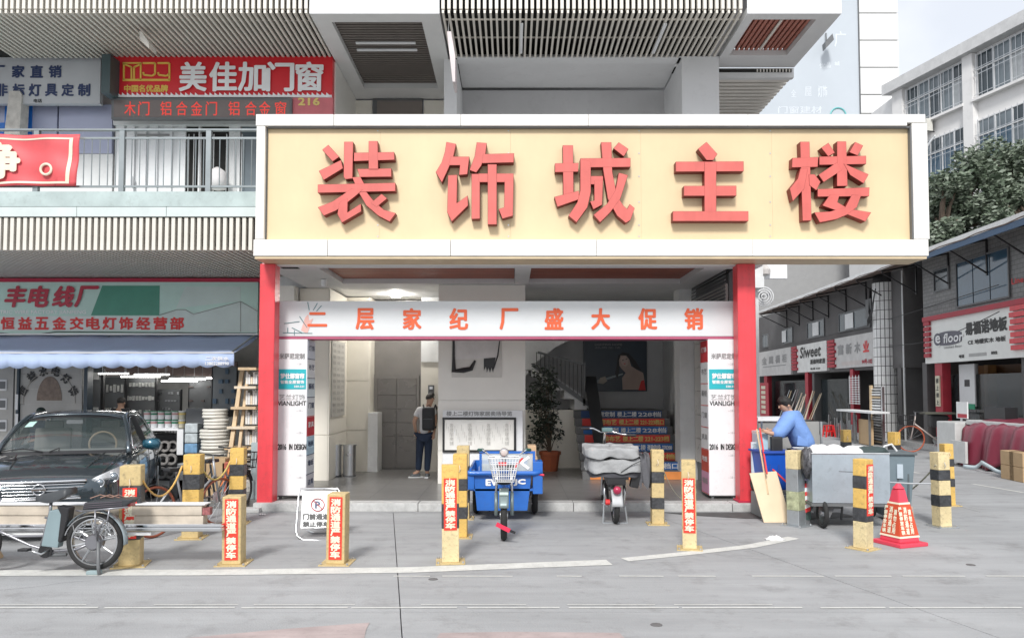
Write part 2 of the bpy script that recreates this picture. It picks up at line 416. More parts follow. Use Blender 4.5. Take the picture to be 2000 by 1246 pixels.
# far road edge lines on the side street
stripe([gp(1870, 905), gp(2000, 926), gp(2120, 946)], .10, 'painted_line', parent=rm)
stripe([gp(1900, 945), gp(2000, 962)], .08, 'painted_line', parent=rm)
stripe([gp(1762, 919), gp(1797, 924)], .10, 'painted_line', parent=rm)
rnd.seed(11)
for (cx_, cy_, n_, a0_) in ((-5.6, 6.9, 12, .25), (6.5, 6.1, 9, -.5), (8.2, 9.3, 9, .2)):
    p_ = [(cx_, cy_)]; a_ = a0_
    for _ in range(n_): a_ += rnd.uniform(-.45, .45); p_.append((p_[-1][0] + .14 * math.cos(a_), p_[-1][1] + .14 * math.sin(a_)))
    stripe(p_, .0035, 'hairline_crack', JOINT, .0035, rm)
# damp dark strip beside the step
DAMP = mat('damp_concrete', (.085, .085, .085), .75, vary=.3, scale=4, bump=.1)
pts = [gp(1330, 1001), gp(1480, 1000), gp(1600, 1003), (4.75, 10.98), (3.9, 11.03), (2.6, 11.55)]
pts = [(2.3, 11.86), (5.0, 11.86), (5.1, 11.45), (4.3, 11.22), (3.4, 11.3), (2.6, 11.62)]
MB().add([(a, b, .004) for a, b in pts], [list(range(6))[::-1]]).build('damp_patch', DAMP, rm, fix=False)

LZ = .13
lf = MB().box(-5.0, 5.2, 12.24, 19.6, -.02, LZ).build('lobby_floor', LOBF); tag(lf, kind='structure')
WOFF[lf] = lf.location.copy()
st = empty('step', (0, 12.1, 0), kind='structure')
xs = -4.0
i = 0
while xs < 4.75:
    L = [1.2, 1.35, 1.1, 1.3, 1.25][i % 5]; e = min(xs + L, 4.75)
    MB().box(xs + .004, e - .004, 11.93 + rnd.uniform(-.012, .012), 12.235, 0.0, LZ + rnd.uniform(-.004, .004)).build('granite_block', GRAN, st, bevel=.014)
    xs = e; i += 1
MB().box(-4.12, -3.86, 11.80, 12.0, 0, .07).build('broken_block', GRAN, st, bevel=.02)

# ================================================================ the main building
AR = empty('arcade_building', (0, 15, 0), 'grey and white two storey market hall with slatted soffits behind the cream board', 'building')
def W(name, m, x0, x1, y0, y1, z0, z1, parent=None, **k):
    return MB().box(x0, x1, y0, y1, z0, z1).build(name, m, parent or AR, **k)
D1, DS, DU, DW = 12.1, 15.2, 13.07, 14.9
# --- left wing, lower overhang: slab edge, cladding band, fins, soffit slats
ZB = zz(375, D1)         # balcony floor
ZC = zz(404, D1); ZD = zz(424, D1); ZS = zz(489, D1)
W('balcony_slab', SLAB, -14, -3.95, D1 - .02, DS, ZC, ZB)
xs = -14.0
while xs < -4.0:
    e = min(xs + 1.42, -3.96); W('cladding_panel', SLABL, xs + .004, e - .004, D1 - .035, D1 + .1, ZD, ZC - .012); xs = e
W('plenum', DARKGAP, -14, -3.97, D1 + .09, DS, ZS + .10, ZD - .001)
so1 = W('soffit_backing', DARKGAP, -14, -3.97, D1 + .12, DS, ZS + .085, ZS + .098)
P = .1022
N1 = 58
fin0 = None
for i in range(N1):
    X = -3.99 - .055 - i * P
    if fin0 is None: fin0 = MB().box(-.028, .028, 0, .09, 0, ZD - .02 - ZS).build('fascia_fin', SLATW, AR); fin0.location = (X, D1 - .02, ZS)
    else: dup(fin0, loc=(X, D1 - .02, ZS))
sl0 = None
for i in range(96):
    X = -3.99 - .055 - i * P
    if sl0 is None:
        sl0 = MB().box(-.026, .026, D1, DS - .02, 0, .07).build('soffit_slat', SLATW, so1); 
        base = WOFF[so1]; 
    o = sl0 if i == 0 else dup(sl0)
    o.location = (X, 0, ZS + .002)
# --- upper overhang
ZU = 8.4
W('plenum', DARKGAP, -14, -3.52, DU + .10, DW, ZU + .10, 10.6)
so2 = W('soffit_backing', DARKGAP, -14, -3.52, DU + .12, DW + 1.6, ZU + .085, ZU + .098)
sl1 = None; f1 = None
for i in range(62):
    X = -3.55 - .03 - i * P
    if sl1 is None:
        sl1 = MB().box(-.021, .021, DU, DW, 0, .06).build('soffit_slat', SLATW, so2)
        f1 = MB().box(-.028, .028, 0, .09, 0, 1.5).build('fascia_fin', SLATW, AR); a, b = sl1, f1
    else: a, b = dup(sl1), dup(f1)
    a.location = (X, 0, ZU + .002); b.location = (X, DU, ZU + .08)
W('soffit_crossbar', SLATW, -14, -3.55, DU + .42, DU + .46, ZU + .079, ZU + .084)
# right bay of slats
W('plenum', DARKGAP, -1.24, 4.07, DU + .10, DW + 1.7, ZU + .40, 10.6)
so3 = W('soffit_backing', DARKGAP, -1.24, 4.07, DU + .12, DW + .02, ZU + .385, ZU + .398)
for i in range(51):
    X = -1.20 + i * .1035
    a = MB().box(-.019, .019, DU, DW, 0, .055).build('soffit_slat', SLATW, so3) if i == 0 else dup(sl3); b = dup(f1)
    if i == 0: sl3 = a
    a.location = (X, 0, ZU + .002); b.location = (X, DU, ZU + .08)
for dy in (.40, 1.1): W('soffit_crossbar', SLATW, -1.24, 4.07, DU + dy, DU + dy + .03, ZU + .079, ZU + .10)
for (px) in (1018, 1290):    # tube lamps lying between the slats
    X = xx(px, DU + .8, 50)
    W('tube_lamp', WHITE, X - .03, X + .03, DU + .35, DU + 1.55, ZU - .035, ZU - .002, bevel=.01)
# --- framed white soffit boxes
def soffit_box(x0, x1, ix0, ix1, y0, y1, iy0, iy1, m_slat, along, n, up=.16):
    fr = MB()
    fr.box(x0, ix0, y0, y1, ZU - .02, ZU + .1).box(ix1, x1, y0, y1, ZU - .02, ZU + .1)
    fr.box(ix0, ix1, y0, iy0, ZU - .02, ZU + .1).box(ix0, ix1, iy1, y1, ZU - .02, ZU + .1)
    f = fr.build('soffit_frame', SOFF, AR)
    W('soffit_box_top', DARKGAP, ix0 - .05, ix1 + .05, iy0 - .05, iy1 + .05, ZU + up + .06, ZU + up + .1)
    W('soffit_box_side', SOFF, ix0 - .03, ix0 - .002, iy0 - .03, iy1, ZU + .1, ZU + up + .06); W('soffit_box_side', SOFF, ix1 + .002, ix1 + .03, iy0 - .03, iy1, ZU + .1, ZU + up + .06)
    for i in range(n):
        if along == 'X':
            y = iy0 + (i + .5) * (iy1 - iy0) / n; q = (iy1 - iy0) / n * .28
            MB().box(ix0 + .002, ix1 - .002, y - q, y + q, ZU + up - .02, ZU + up + .05).build('soffit_slat', m_slat, f)
        else:
            x = ix0 + (i + .5) * (ix1 - ix0) / n; q = (ix1 - ix0) / n * .3
            MB().box(x - q, x + q, iy0 + .002, iy1 - .002, ZU + up - .02, ZU + up + .05).build('soffit_slat', m_slat, f)
    W('fascia_panel', WHITE, x0, x1, y0 - .03, y0 - .002, ZU - .02, 10.6)
    return f
fA = soffit_box(-3.51, -1.26, -3.20, -1.60, DU, 17.0, 13.36, 16.35, DSLAT, 'X', 30, .10)
for (y, a, b) in ((78, 695, 812), (92, 697, 815)):
    D = 6.5 * FPX / (758 - y) + .0
    MB().box(xx(a, D, y), xx(b, D, y), D - .03, D + .03, ZU + .035, ZU + .07).build('tube_lamp', WHITE, fA, bevel=.008)
fB = soffit_box(4.08, 5.71, 4.24, 5.36, DU, 15.28, 13.26, 14.72, BSLAT, 'Y', 12, .10)
MB().box(4.78, 4.82, 13.4, 14.6, ZU + .03, ZU + .06).build('tube_lamp', SLATW, fB)
# --- upper storey walls
W('upper_wall', LTGREY, -3.5, -1.28, 17.0, 17.2, 5.0, 8.36)
for (a, b) in ((665, 727), (828, 890)): W('wall_panel', BEIGE, xx(a, 16.97, 200), xx(b, 16.97, 200), 16.965, 16.998, 6.5, 8.34)
dd = W('upper_door', DGREY, xx(729, 16.97, 200), xx(826, 16.97, 200), 16.93, 16.998, 5.2, zz(195, 16.97)); 
MB().box(xx(733, 16.97), xx(822, 16.97), 16.915, 16.928, 5.25, zz(199, 16.97)).build('door_leaf', mat('brown_grey_door', (.22, .19, .17), .5), dd)
W('upper_side_wall', BEIGE2, -3.56, -3.50, 15.0, 17.0, 5.0, 8.37)
W('pilaster', LTGREY, -1.34, -1.09, DW, 17.4, 4.2, 8.38)
W('header_beam', LTGREY, -1.09, 4.07, DW - .03, DW + .25, zz(112, DW), ZU - .001)
W('recess_wall', GREYW, -1.09, 3.34, 16.6, 16.8, 4.2, zz(112, DW) - .001)
W('recess_ceiling', LTGREY, -1.09, 3.34, DW + .25, 16.6, zz(112, DW) + .06, zz(112, DW) + .16)
W('column', LTGREY, 3.34, 4.07, DW - .05, 16.9, 4.2, zz(113, DW))
W('column_cap', LTGREY, 3.29, 4.10, DW - .06, 15.3, zz(113, DW), ZU - .001)
# right rear: louvred soffit that steps down
W('louvre_frame', SOFF, 4.10, 5.71, 15.30, 15.42, zz(152, 15.3), ZU - .025)
for (ya, yb) in ((123, 129), (136, 142)):
    W('louvre_gap', DARKGAP, 4.11, 5.66, 15.285, 15.299, zz(yb, 15.3), zz(ya, 15.3))
    for k in range(11): W('louvre_fin', SLATW, 4.95 + k * .065, 4.975 + k * .065, 15.265, 15.284, zz(yb, 15.3), zz(ya, 15.3))
so4 = W('soffit_backing', DARKGAP, 4.08, 5.60, 15.42, 23.0, zz(152, 15.3) + .09, zz(152, 15.3) + .11)
for i in range(40):
    y = 15.45 + i * .19
    MB().box(4.09, 5.68, y, y + .11, zz(152, 15.3) + .01, zz(152, 15.3) + .08).build('soffit_slat', SLATW, so4)
# --- rear body of the building so nothing shows through
W('rear_wall', GREYW, -14, 4.6, 19.6, 19.9, 0, 10.6)
W('roof', GREYW, -14, 5.7, DU + .2, 19.9, 10.6, 10.8)
W('floor_slab', SOFF, -3.95, 3.98, 12.2, 15.2, 4.10, 4.4)
W('floor_slab', SOFF, -3.95, 5.0, 15.21, 19.6, 4.10, 4.4)
W('floor_slab', SOFF, -14, -3.96, DS + .01, 19.6, 4.2, 5.0)
# --- upper shops on the left
W('shopfront_wall', BEIGE2, -14, -3.57, DS + .35, DS + .5, 5.0, 8.36)

# --- lobby ceiling with two coffers
ZL = 3.84
cy0, cy1 = 12.36, 14.2
cb = [(-3.96, -3.14), (.05, .31), (3.12, 3.98)]
W('ceiling_beam', LTGREY, -3.96, 3.98, 12.12, cy0, ZL, 4.09)
W('ceiling_beam', LTGREY, -3.96, 3.98, cy1, 15.0, ZL + .001, 4.09)
W('ceiling_beam', WHITE2, -4.9, 4.95, 15.0, 19.5, ZL + .03, 4.09)
for a, b in cb: W('ceiling_beam', LTGREY, a, b, cy0, cy1, ZL + .0015, 4.09)
for (a, b) in ((-3.14, .05), (.31, 3.12)):
    cf = W('ceiling_coffer', GREYW, a + .001, b - .001, cy0 + .001, cy1 - .001, ZL + .14, ZL + .18)
    for i in range(11):
        y = cy0 + .04 + i * .165
        MB().box(a + .01, b - .01, y, y + .12, ZL + .09, ZL + .13).build('coffer_slat', BSLAT, cf)
# --- lobby walls
W('column', BEIGE2, -4.42, -4.13, 14.5, 14.8, LZ, ZL)
W('lobby_wall', BEIGE, -4.13, -3.55, 14.86, 19.4, LZ, ZL)
for z0, z1 in ((LZ + .002, 1.0), (1.01, 2.85), (2.86, 3.82)):
    W('wall_panel', BEIGE, -4.12, -3.552, 14.835, 14.858, z0, z1)
    W('wall_panel', BEIGE, -3.548, -3.525, 14.84, 16.38, z0, z1)
DB = 16.45
def back(px0, px1, m, D=DB, z0=LZ, z1=ZL + .02, name='wall_panel', th=.04):
    return W(name, m, xx(px0, D), xx(px1, D), D, D + th, z0, z1)
for z0, z1 in ((LZ, 1.0), (1.01, 2.05), (2.06, 3.85)): back(676, 720, BEIGE, z0=z0, z1=z1)
W('lobby_wall', BEIGE, -3.54, xx(722, DB), DB + .045, 17.0, LZ, 3.85)
EG = mat('elevator_surround', (.20, .19, .18), .3, metal=.2, vary=.1)
W('elevator_wall', EG, xx(720, 16.9), xx(860, 16.9), 17.0, 17.2, LZ, 3.85)
back(719, 738, WHITE2, D=16.35, z1=zz(806, 16.35), name='low_partition', th=.6)
back(822, 858, BEIGE, D=16.5); back(822, 858, WHITE2, D=16.46, z0=zz(707, 16.46), name='wall_panel', th=.03)
W('elevator_reveal', BEIGE, xx(822, 16.5), xx(823, 16.5) + .02, 16.54, 17.0, LZ, 3.85)
el = W('elevator_door', EG, xx(730, 16.9), xx(818, 16.9), 16.93, 16.995, LZ, zz(731, 16.9))
SST = mat('elevator_steel', (.17, .16, .15), .28, metal=.35, vary=.10, scale=1.0)
for a, b in ((737, 774), (775.5, 813)):
    zs = [LZ + .02, .85, 1.15, 1.45, 1.75, zz(738, 16.9)]
    for i in range(5): MB().box(xx(a, 16.9), xx(b, 16.9), 16.90, 16.928, zs[i] + .004, zs[i + 1] - .004).build('door_panel', SST, el, bevel=.004)
cbt = fpart(836, 752, 848, 769, 16.43, .025, 'call_panel', DGREY, AR); fpart(839, 755, 845, 760, 16.42, .009, 'button', STEEL, cbt)
# central column with two faint joints
xa, xb = xx(856, 14.35), xx(1026, 14.35)
W('column', BEIGE2, xa + .01, xb - .01, 14.36, 15.4, LZ, ZL)
for z0, z1 in ((LZ + .002, zz(880, 14.35)), (zz(880, 14.35) + .008, zz(782, 14.35)), (zz(782, 14.35) + .008, zz(660, 14.35)), (zz(660, 14.35) + .008, 3.83)):
    W('column_panel', BEIGE2, xa, xb, 14.335, 14.358, z0, z1)
# right rear: under-stair wall, landing wall, pillar, side wall
W('lobby_wall', mat('grey_plaster_wall', (.52, .525, .53), .7, vary=.05), -1.3, 5.0, 18.9, 19.1, LZ, 3.86)
W('understair_wall', BEIGE, xx(1025, 17.2), xx(1148, 17.2), 17.2, 17.3, LZ, 1.42)
W('lobby_wall', WHITE2, 3.72, 4.9, 15.2, 18.9, LZ, 3.86)
pc = W('column', WHITE2, xx(1328, 15.0), xx(1362, 15.0), 15.0, 15.5, LZ, 3.86)
# lobby right side wall with louvre and tiles above the arch
TILEW = mat('pale_wall_tile', (.58, .56, .53), .3, vary=.06)
for i in range(4):
    for j in range(7): W('wall_tile', TILEW, 3.56, 3.60, 12.75 + i * .56, 12.75 + i * .56 + .552, .5 + j * .45, .5 + j * .45 + .442)
W('side_wall', DGREY, 3.605, 3.75, 12.7, 15.0, LZ, 3.83)
lv = W('louvre_vent', BLACK, 3.50, 3.605, 12.45, 14.9, zz(560, 13) + .25, 3.82)
for k in range(8): MB().box(3.485, 3.499, 12.5, 14.85, 3.36 + k * .06, 3.385 + k * .06).build('vent_blade', DGREY, lv)
# second flight stair: seen from the side, rising to the left, stepped underside
DF = 16.9
def SP(px, py, D=DF): return at(px, py, D)
prof = [(1146, 778), (1146, 800), (1122, 800), (1122, 779), (1102, 779), (1102, 762), (1082, 762), (1082, 749), (1060, 749), (1060, 735), (1038, 735), (1038, 722), (1026, 722), (1026, 700), (1040, 706)]
MB().prism([SP(a, b) for a, b in prof], (0, 1.4, 0)).build('stair_flight', WHITE2, AR)
rl = MB().beam(SP(1040, 712, DF - .05), SP(1150, 790, DF - .05), .05, .09).build('stair_stringer', DGREY, AR)
MB().beam(SP(1050, 688, DF - .05), SP(1140, 712, DF - .05), .05, .05).build('hand_rail', DGREY, AR)
for k in range(12):
    px = 1048 + k * 8; t = (px - 1040) / 110
    MB().beam(SP(px, 712 + t * 76, DF - .05), SP(px, 688 + (px - 1050) / 90 * 24, DF - .05), .018, .018, (0, 1, 0)).build('baluster', BLACK, AR)
MB().beam(SP(1141, 792, DF - .05), SP(1141, 708, DF - .05), .05, .05, (0, 1, 0)).build('newel_post', DGREY, AR)
# curved white underside sweeping up to the next floor
sw = [(1026, 735), (1050, 705), (1085, 678), (1130, 655), (1130, 630), (1026, 630)]
MB().prism([SP(a, b, DF + .2) for a, b in sw], (0, 1.0, 0)).build('stair_soffit', WHITE2, AR)
# first flight going away from the lobby: eight risers with banner strips
SX0, SX1 = 1.52, 3.30
RISE, TREAD, SY = .16, .28, 15.0
TREADM = mat('grey_tread', (.16, .16, .16), .5, vary=.1)
bands = [(mat('strip_orange', (.85, .30, .08), .5), '美居建材', '楼上二楼', '22'), (mat('strip_blue', (.03, .16, .50), .5), '佳品建材', '楼上二楼', '222档口'), (mat('strip_red', (.85, .06, .05), .5), '家居用品', '楼上二楼', '229档'),
         (MATS['strip_blue'], '五金建材汇', '楼上二楼', '咨询热线: 370200'), (MATS['strip_red'], '软装布艺', '楼上二楼', '221-223档'), (MATS['strip_blue'], '家具定制', '楼上二楼', '228档'),
         (MATS['strip_red'], '窗帘布艺', '楼上二楼', '221-223档口'), (mat('strip_navy', (.03, .09, .25), .5), '家居定制', '楼上二楼', '228档')]
for k in range(8):
    y = SY + k * TREAD; z = LZ + k * RISE
    s_ = W('stair_step', TREADM, SX0 - .15, SX1 + .12, y, y + TREAD + (3.0 if k == 7 else .02), z if k else LZ + .001, z + RISE)
    e1 = MB().box(SX0, SX1, y - .006, y - .001, z + .004, z + RISE - .006).build('advert_strip', bands[k][0], s_)
    tm = WHL if 'blue' in bands[k][0].name or 'navy' in bands[k][0].name else YELL
    a, b, c = bands[k][1:]
    hh = RISE * .68; zt = z + RISE * .15
    wl = len(a) * .115
    text(a, (SX0 + .28, y - .006, zt), (1, 0, 0), (0, 0, 1), wl, hh, tm, s_, bold=.004, depth=.002, off=.008)
    text(b, (SX0 + .80, y - .006, zt), (1, 0, 0), (0, 0, 1), .42, hh, tm, s_, bold=.004, depth=.002, off=.008)
    text(c, (SX0 + 1.26, y - .006, zt), (1, 0, 0), (0, 0, 1), .50 if len(c) > 3 else .2, hh, tm, s_, bold=.004, depth=.002, off=.008)
# dark centre handrail panel of the first flight
mbh = MB().prism([at(1140, 735, 17.1), at(1160, 735, 17.1), at(1184, 905, 14.9), at(1166, 905, 14.9)], (.05, 0, 0))
mbh.build('hand_rail', mat('dark_rail', (.08, .085, .09), .4), AR)
# left rear white partition over stair bay
W('lobby_wall', GREYW, 1.2, 1.30, 17.32, 18.9, LZ, 1.4)
# grille band on the wall above the arch
for k in range(16):
    X = at(1040 + k * 11, 572, 18.0).x
    W('grille_bar', BLACK if k % 3 else RAILM, X, X + .05, 18.0, 18.04, zz(583, 18.0), zz(564, 18.0))
W('grille_backing', DGREY, at(1036, 570, 18.05).x, at(1215, 570, 18.05).x, 18.05, 18.1, zz(590, 18.0) - .3, zz(562, 18.0))
# ceiling camera and lamps in the lobby
dl = MB().lathe((xx(773, 16.0, 672), 16.0, 3.80), [(.09, 0), (.09, .04)], 16).build('down_lamp', mat('lit_lamp', (1, 1, 1), .5, emit=(1, .96, .9), estr=300), AR)
for (X, Y) in ((-2.4, 16.0),): pass
cc = MB().lathe((-3.35, 13.6, 3.70), [(.035, 0), (.05, .04), (.05, .13)], 14).build('dome_camera', WHITE, AR)
W('wall_light_box', DARKGAP, xx(557, 12.6), xx(590, 12.6), 12.25, 12.4, 3.835, 3.839)
# directory on the left side wall (metal plates with small lettering)
dirb = empty('directory_board', (-3.5, 15.7, 2.2), 'tall pale floor directory with rows of small lettering on the lobby side wall', 'directory')
MB().box(-3.524, -3.50, 14.95, 16.1, zz(812, 15.6), zz(668, 15.6)).build('board', mat('directory_face', (.50, .49, .46), .4), dirb)
names = ['木门', '橱柜', '灯饰', '地板', '门窗', '五金', '洁具', '布艺', '家具', '墙纸', '玻璃', '电器']
for k in range(12):
    for c in range(3):
        text(names[(k + c * 5) % 12], (-3.4985, 15.02 + c * .36, zz(812, 15.6) + .08 + k * .118), (0, 1, 0), (0, 0, 1), .24, .065, GREYL, dirb, depth=.002)
# ================================================================ the big cream board on its red posts
DBd = 11.55
bb = empty('billboard', (0.4, DBd, 0), 'huge cream board with five raised red characters on red posts over the market entrance', 'billboard')
def B(px0, py0, px1, py1, D, th, name, m, **k): return fpart(px0, py0, px1, py1, D, th, name, m, bb, **k)
sm_ = [515, 742, 997, 1252, 1508, 1792]
for a, b in zip(sm_, sm_[1:]): MB().box(xx(a, DBd + .1, 358) + .0008, xx(b, DBd + .1, 358) - .0008, DBd + .10, DBd + .45, zz(470, DBd + .1), zz(246, DBd + .1)).build('board_face', YELB, bb)
for x_ in sm_[1:-1]:
    for y_ in (256, 300, 345, 395, 440, 462): MB().lathe(at(x_ - 4, y_, DBd + .10), [(.012, -.006), (.006, -.001)][::-1], 8, axis='Y').build('screw', STEEL, bb)
# aluminium frame pieces with seams
tops = [499, 652, 900, 1149, 1461, 1772, 1808]
for a, b in zip(tops, tops[1:]): B(a + .4, 223.5 if b > 600 else 222, b - .4, 246 if b < 1790 else 240, DBd, .5, 'frame_panel', FRAMEW, bevel=.006)
bots = [494, 640, 880, 1165, 1470, 1785, 1814]
for a, b in zip(bots, bots[1:]): B(a + .4, 468, b - .4, 500, DBd, .5, 'frame_panel', FRAMEW, bevel=.006)
B(498, 246.8, 518, 467.4, DBd + .004, .45, 'frame_panel', FRAMEW, bevel=.006)
B(1786, 241, 1811, 467.4, DBd + .004, .45, 'frame_panel', FRAMEW, bevel=.006)
B(518.4, 247, 523, 467, DBd + .075, .02, 'inner_trim', DGREY); B(1782, 247, 1786, 467, DBd + .02, .07, 'inner_trim', DGREY)
B(523, 246.8, 1782, 250, DBd + .03, .06, 'inner_trim', DGREY)
q0, q1 = at(494, 500, DBd), at(1814, 500, DBd)
MB().box(q0.x + .02, q1.x - .02, DBd + .02, 12.12, q0.z - .04, q0.z - .003).build('board_underside', UNDERB, bb)
MB().box(q0.x + .03, q1.x - .03, DBd + .51, 12.2, q0.z - .002, at(0, 226, DBd).z).build('board_back', GREYW, bb)
for (a, b, D) in ((506.5, 536.5, 12.02), (1441, 1476, 12.02)):
    X0, X1 = xx(a, D, 600), xx(b, D, 600)
    p = MB().box(X0, X1, D, D + .26, 0.0 if a < 900 else .131, q0.z - .042).build('post', REDP, bb, bevel=.008)
    MB().box(X0 - .03, X1 + .03, D - .02, D + .28, 0.0 if a < 900 else .13, .025 if a < 900 else .155).build('base_plate', REDB, p)
# five characters as solid box strokes
def stroke_char(polys, ox, nm='character'):
    mb = MB()
    for i, pl in enumerate(polys):
        D0 = DBd - .045 - (i % 5) * .0022
        P2 = [at(ox + u / 3.0303, 250 + v / 3.0303, D0) for u, v in pl]
        mb.prism(P2, (0, DBd + .10 - D0, 0))
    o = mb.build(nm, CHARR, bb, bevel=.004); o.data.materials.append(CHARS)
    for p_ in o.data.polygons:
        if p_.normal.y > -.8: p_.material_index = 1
    return o
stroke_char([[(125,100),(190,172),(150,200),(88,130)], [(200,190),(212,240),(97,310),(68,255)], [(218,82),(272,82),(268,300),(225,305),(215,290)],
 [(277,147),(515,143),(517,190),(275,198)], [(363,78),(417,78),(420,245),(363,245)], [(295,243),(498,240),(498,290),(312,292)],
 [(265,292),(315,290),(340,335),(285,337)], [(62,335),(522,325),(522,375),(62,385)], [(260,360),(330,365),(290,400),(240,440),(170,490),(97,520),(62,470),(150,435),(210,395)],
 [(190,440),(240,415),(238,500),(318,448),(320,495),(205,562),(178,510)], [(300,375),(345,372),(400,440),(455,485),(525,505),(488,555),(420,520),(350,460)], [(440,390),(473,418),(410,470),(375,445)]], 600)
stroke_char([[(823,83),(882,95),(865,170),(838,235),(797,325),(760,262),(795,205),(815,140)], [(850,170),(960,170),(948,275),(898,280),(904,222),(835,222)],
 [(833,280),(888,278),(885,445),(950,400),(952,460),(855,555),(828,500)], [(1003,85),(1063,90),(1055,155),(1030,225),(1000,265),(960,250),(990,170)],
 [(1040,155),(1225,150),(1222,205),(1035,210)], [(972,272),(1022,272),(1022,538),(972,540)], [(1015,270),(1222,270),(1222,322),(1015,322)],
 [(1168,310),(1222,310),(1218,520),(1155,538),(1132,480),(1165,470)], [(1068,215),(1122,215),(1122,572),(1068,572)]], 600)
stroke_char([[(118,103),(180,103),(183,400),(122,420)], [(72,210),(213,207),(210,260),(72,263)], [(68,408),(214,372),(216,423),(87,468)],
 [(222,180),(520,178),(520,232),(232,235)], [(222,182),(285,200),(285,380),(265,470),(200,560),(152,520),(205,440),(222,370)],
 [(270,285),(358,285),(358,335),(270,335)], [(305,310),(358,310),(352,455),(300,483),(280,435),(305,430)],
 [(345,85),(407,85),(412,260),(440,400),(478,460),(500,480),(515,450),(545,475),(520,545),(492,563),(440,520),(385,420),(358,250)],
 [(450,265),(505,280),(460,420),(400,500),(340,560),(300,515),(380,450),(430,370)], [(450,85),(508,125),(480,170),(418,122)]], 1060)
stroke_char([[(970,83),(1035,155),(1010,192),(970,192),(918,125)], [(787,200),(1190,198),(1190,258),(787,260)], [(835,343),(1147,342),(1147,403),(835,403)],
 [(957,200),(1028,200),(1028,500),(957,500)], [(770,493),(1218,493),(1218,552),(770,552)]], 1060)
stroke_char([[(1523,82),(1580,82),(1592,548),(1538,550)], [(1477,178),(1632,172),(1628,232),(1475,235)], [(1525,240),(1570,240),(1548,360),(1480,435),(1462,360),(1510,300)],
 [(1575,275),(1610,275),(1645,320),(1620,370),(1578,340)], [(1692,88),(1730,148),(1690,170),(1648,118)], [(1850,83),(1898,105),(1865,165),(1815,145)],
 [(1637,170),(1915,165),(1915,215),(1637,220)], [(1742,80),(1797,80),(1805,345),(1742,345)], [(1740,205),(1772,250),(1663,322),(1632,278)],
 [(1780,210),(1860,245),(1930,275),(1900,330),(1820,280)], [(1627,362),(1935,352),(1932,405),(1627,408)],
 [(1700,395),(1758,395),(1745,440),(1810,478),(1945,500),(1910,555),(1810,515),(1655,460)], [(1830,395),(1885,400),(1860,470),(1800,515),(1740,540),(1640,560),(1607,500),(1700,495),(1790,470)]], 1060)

# ================================================================ promotional arch under the board
arch = empty('promotional_arch', (-.2, 12.55, LZ), 'white promotional arch with orange red characters spanning the entrance', 'arch')
DA = 12.42
A_ = lambda *a, **k: fpart(*a, parent=arch, **k)
ARW = mat('arch_white_print', (.66, .68, .69), .45, vary=.03)
bm_ = fpart(541, 588, 1438, 657, DA, .48, 'arch_beam', ARW, arch, bevel=.006)
fpart(541, 657.3, 1438, 662, DA + .01, .46, 'beam_trim', mat('magenta_trim', (.45, .10, .18), .5), arch)
for s_, px in zip('二层家纪厂盛大促销', (620, 713, 805, 896, 994, 1082, 1173, 1265, 1355)):
    y0, y1 = (611, 637) if s_ == '二' else (603, 643)
    w2 = 17 if s_ not in '二' else 18
    a = at(px - w2, y1, DA); b = at(px + w2, y0, DA)
    text(s_, a, (1, 0, 0), (0, 0, 1), b.x - a.x, b.z - a.z, ORNL, arch, bold=.010, depth=.006, name='character', off=.012)
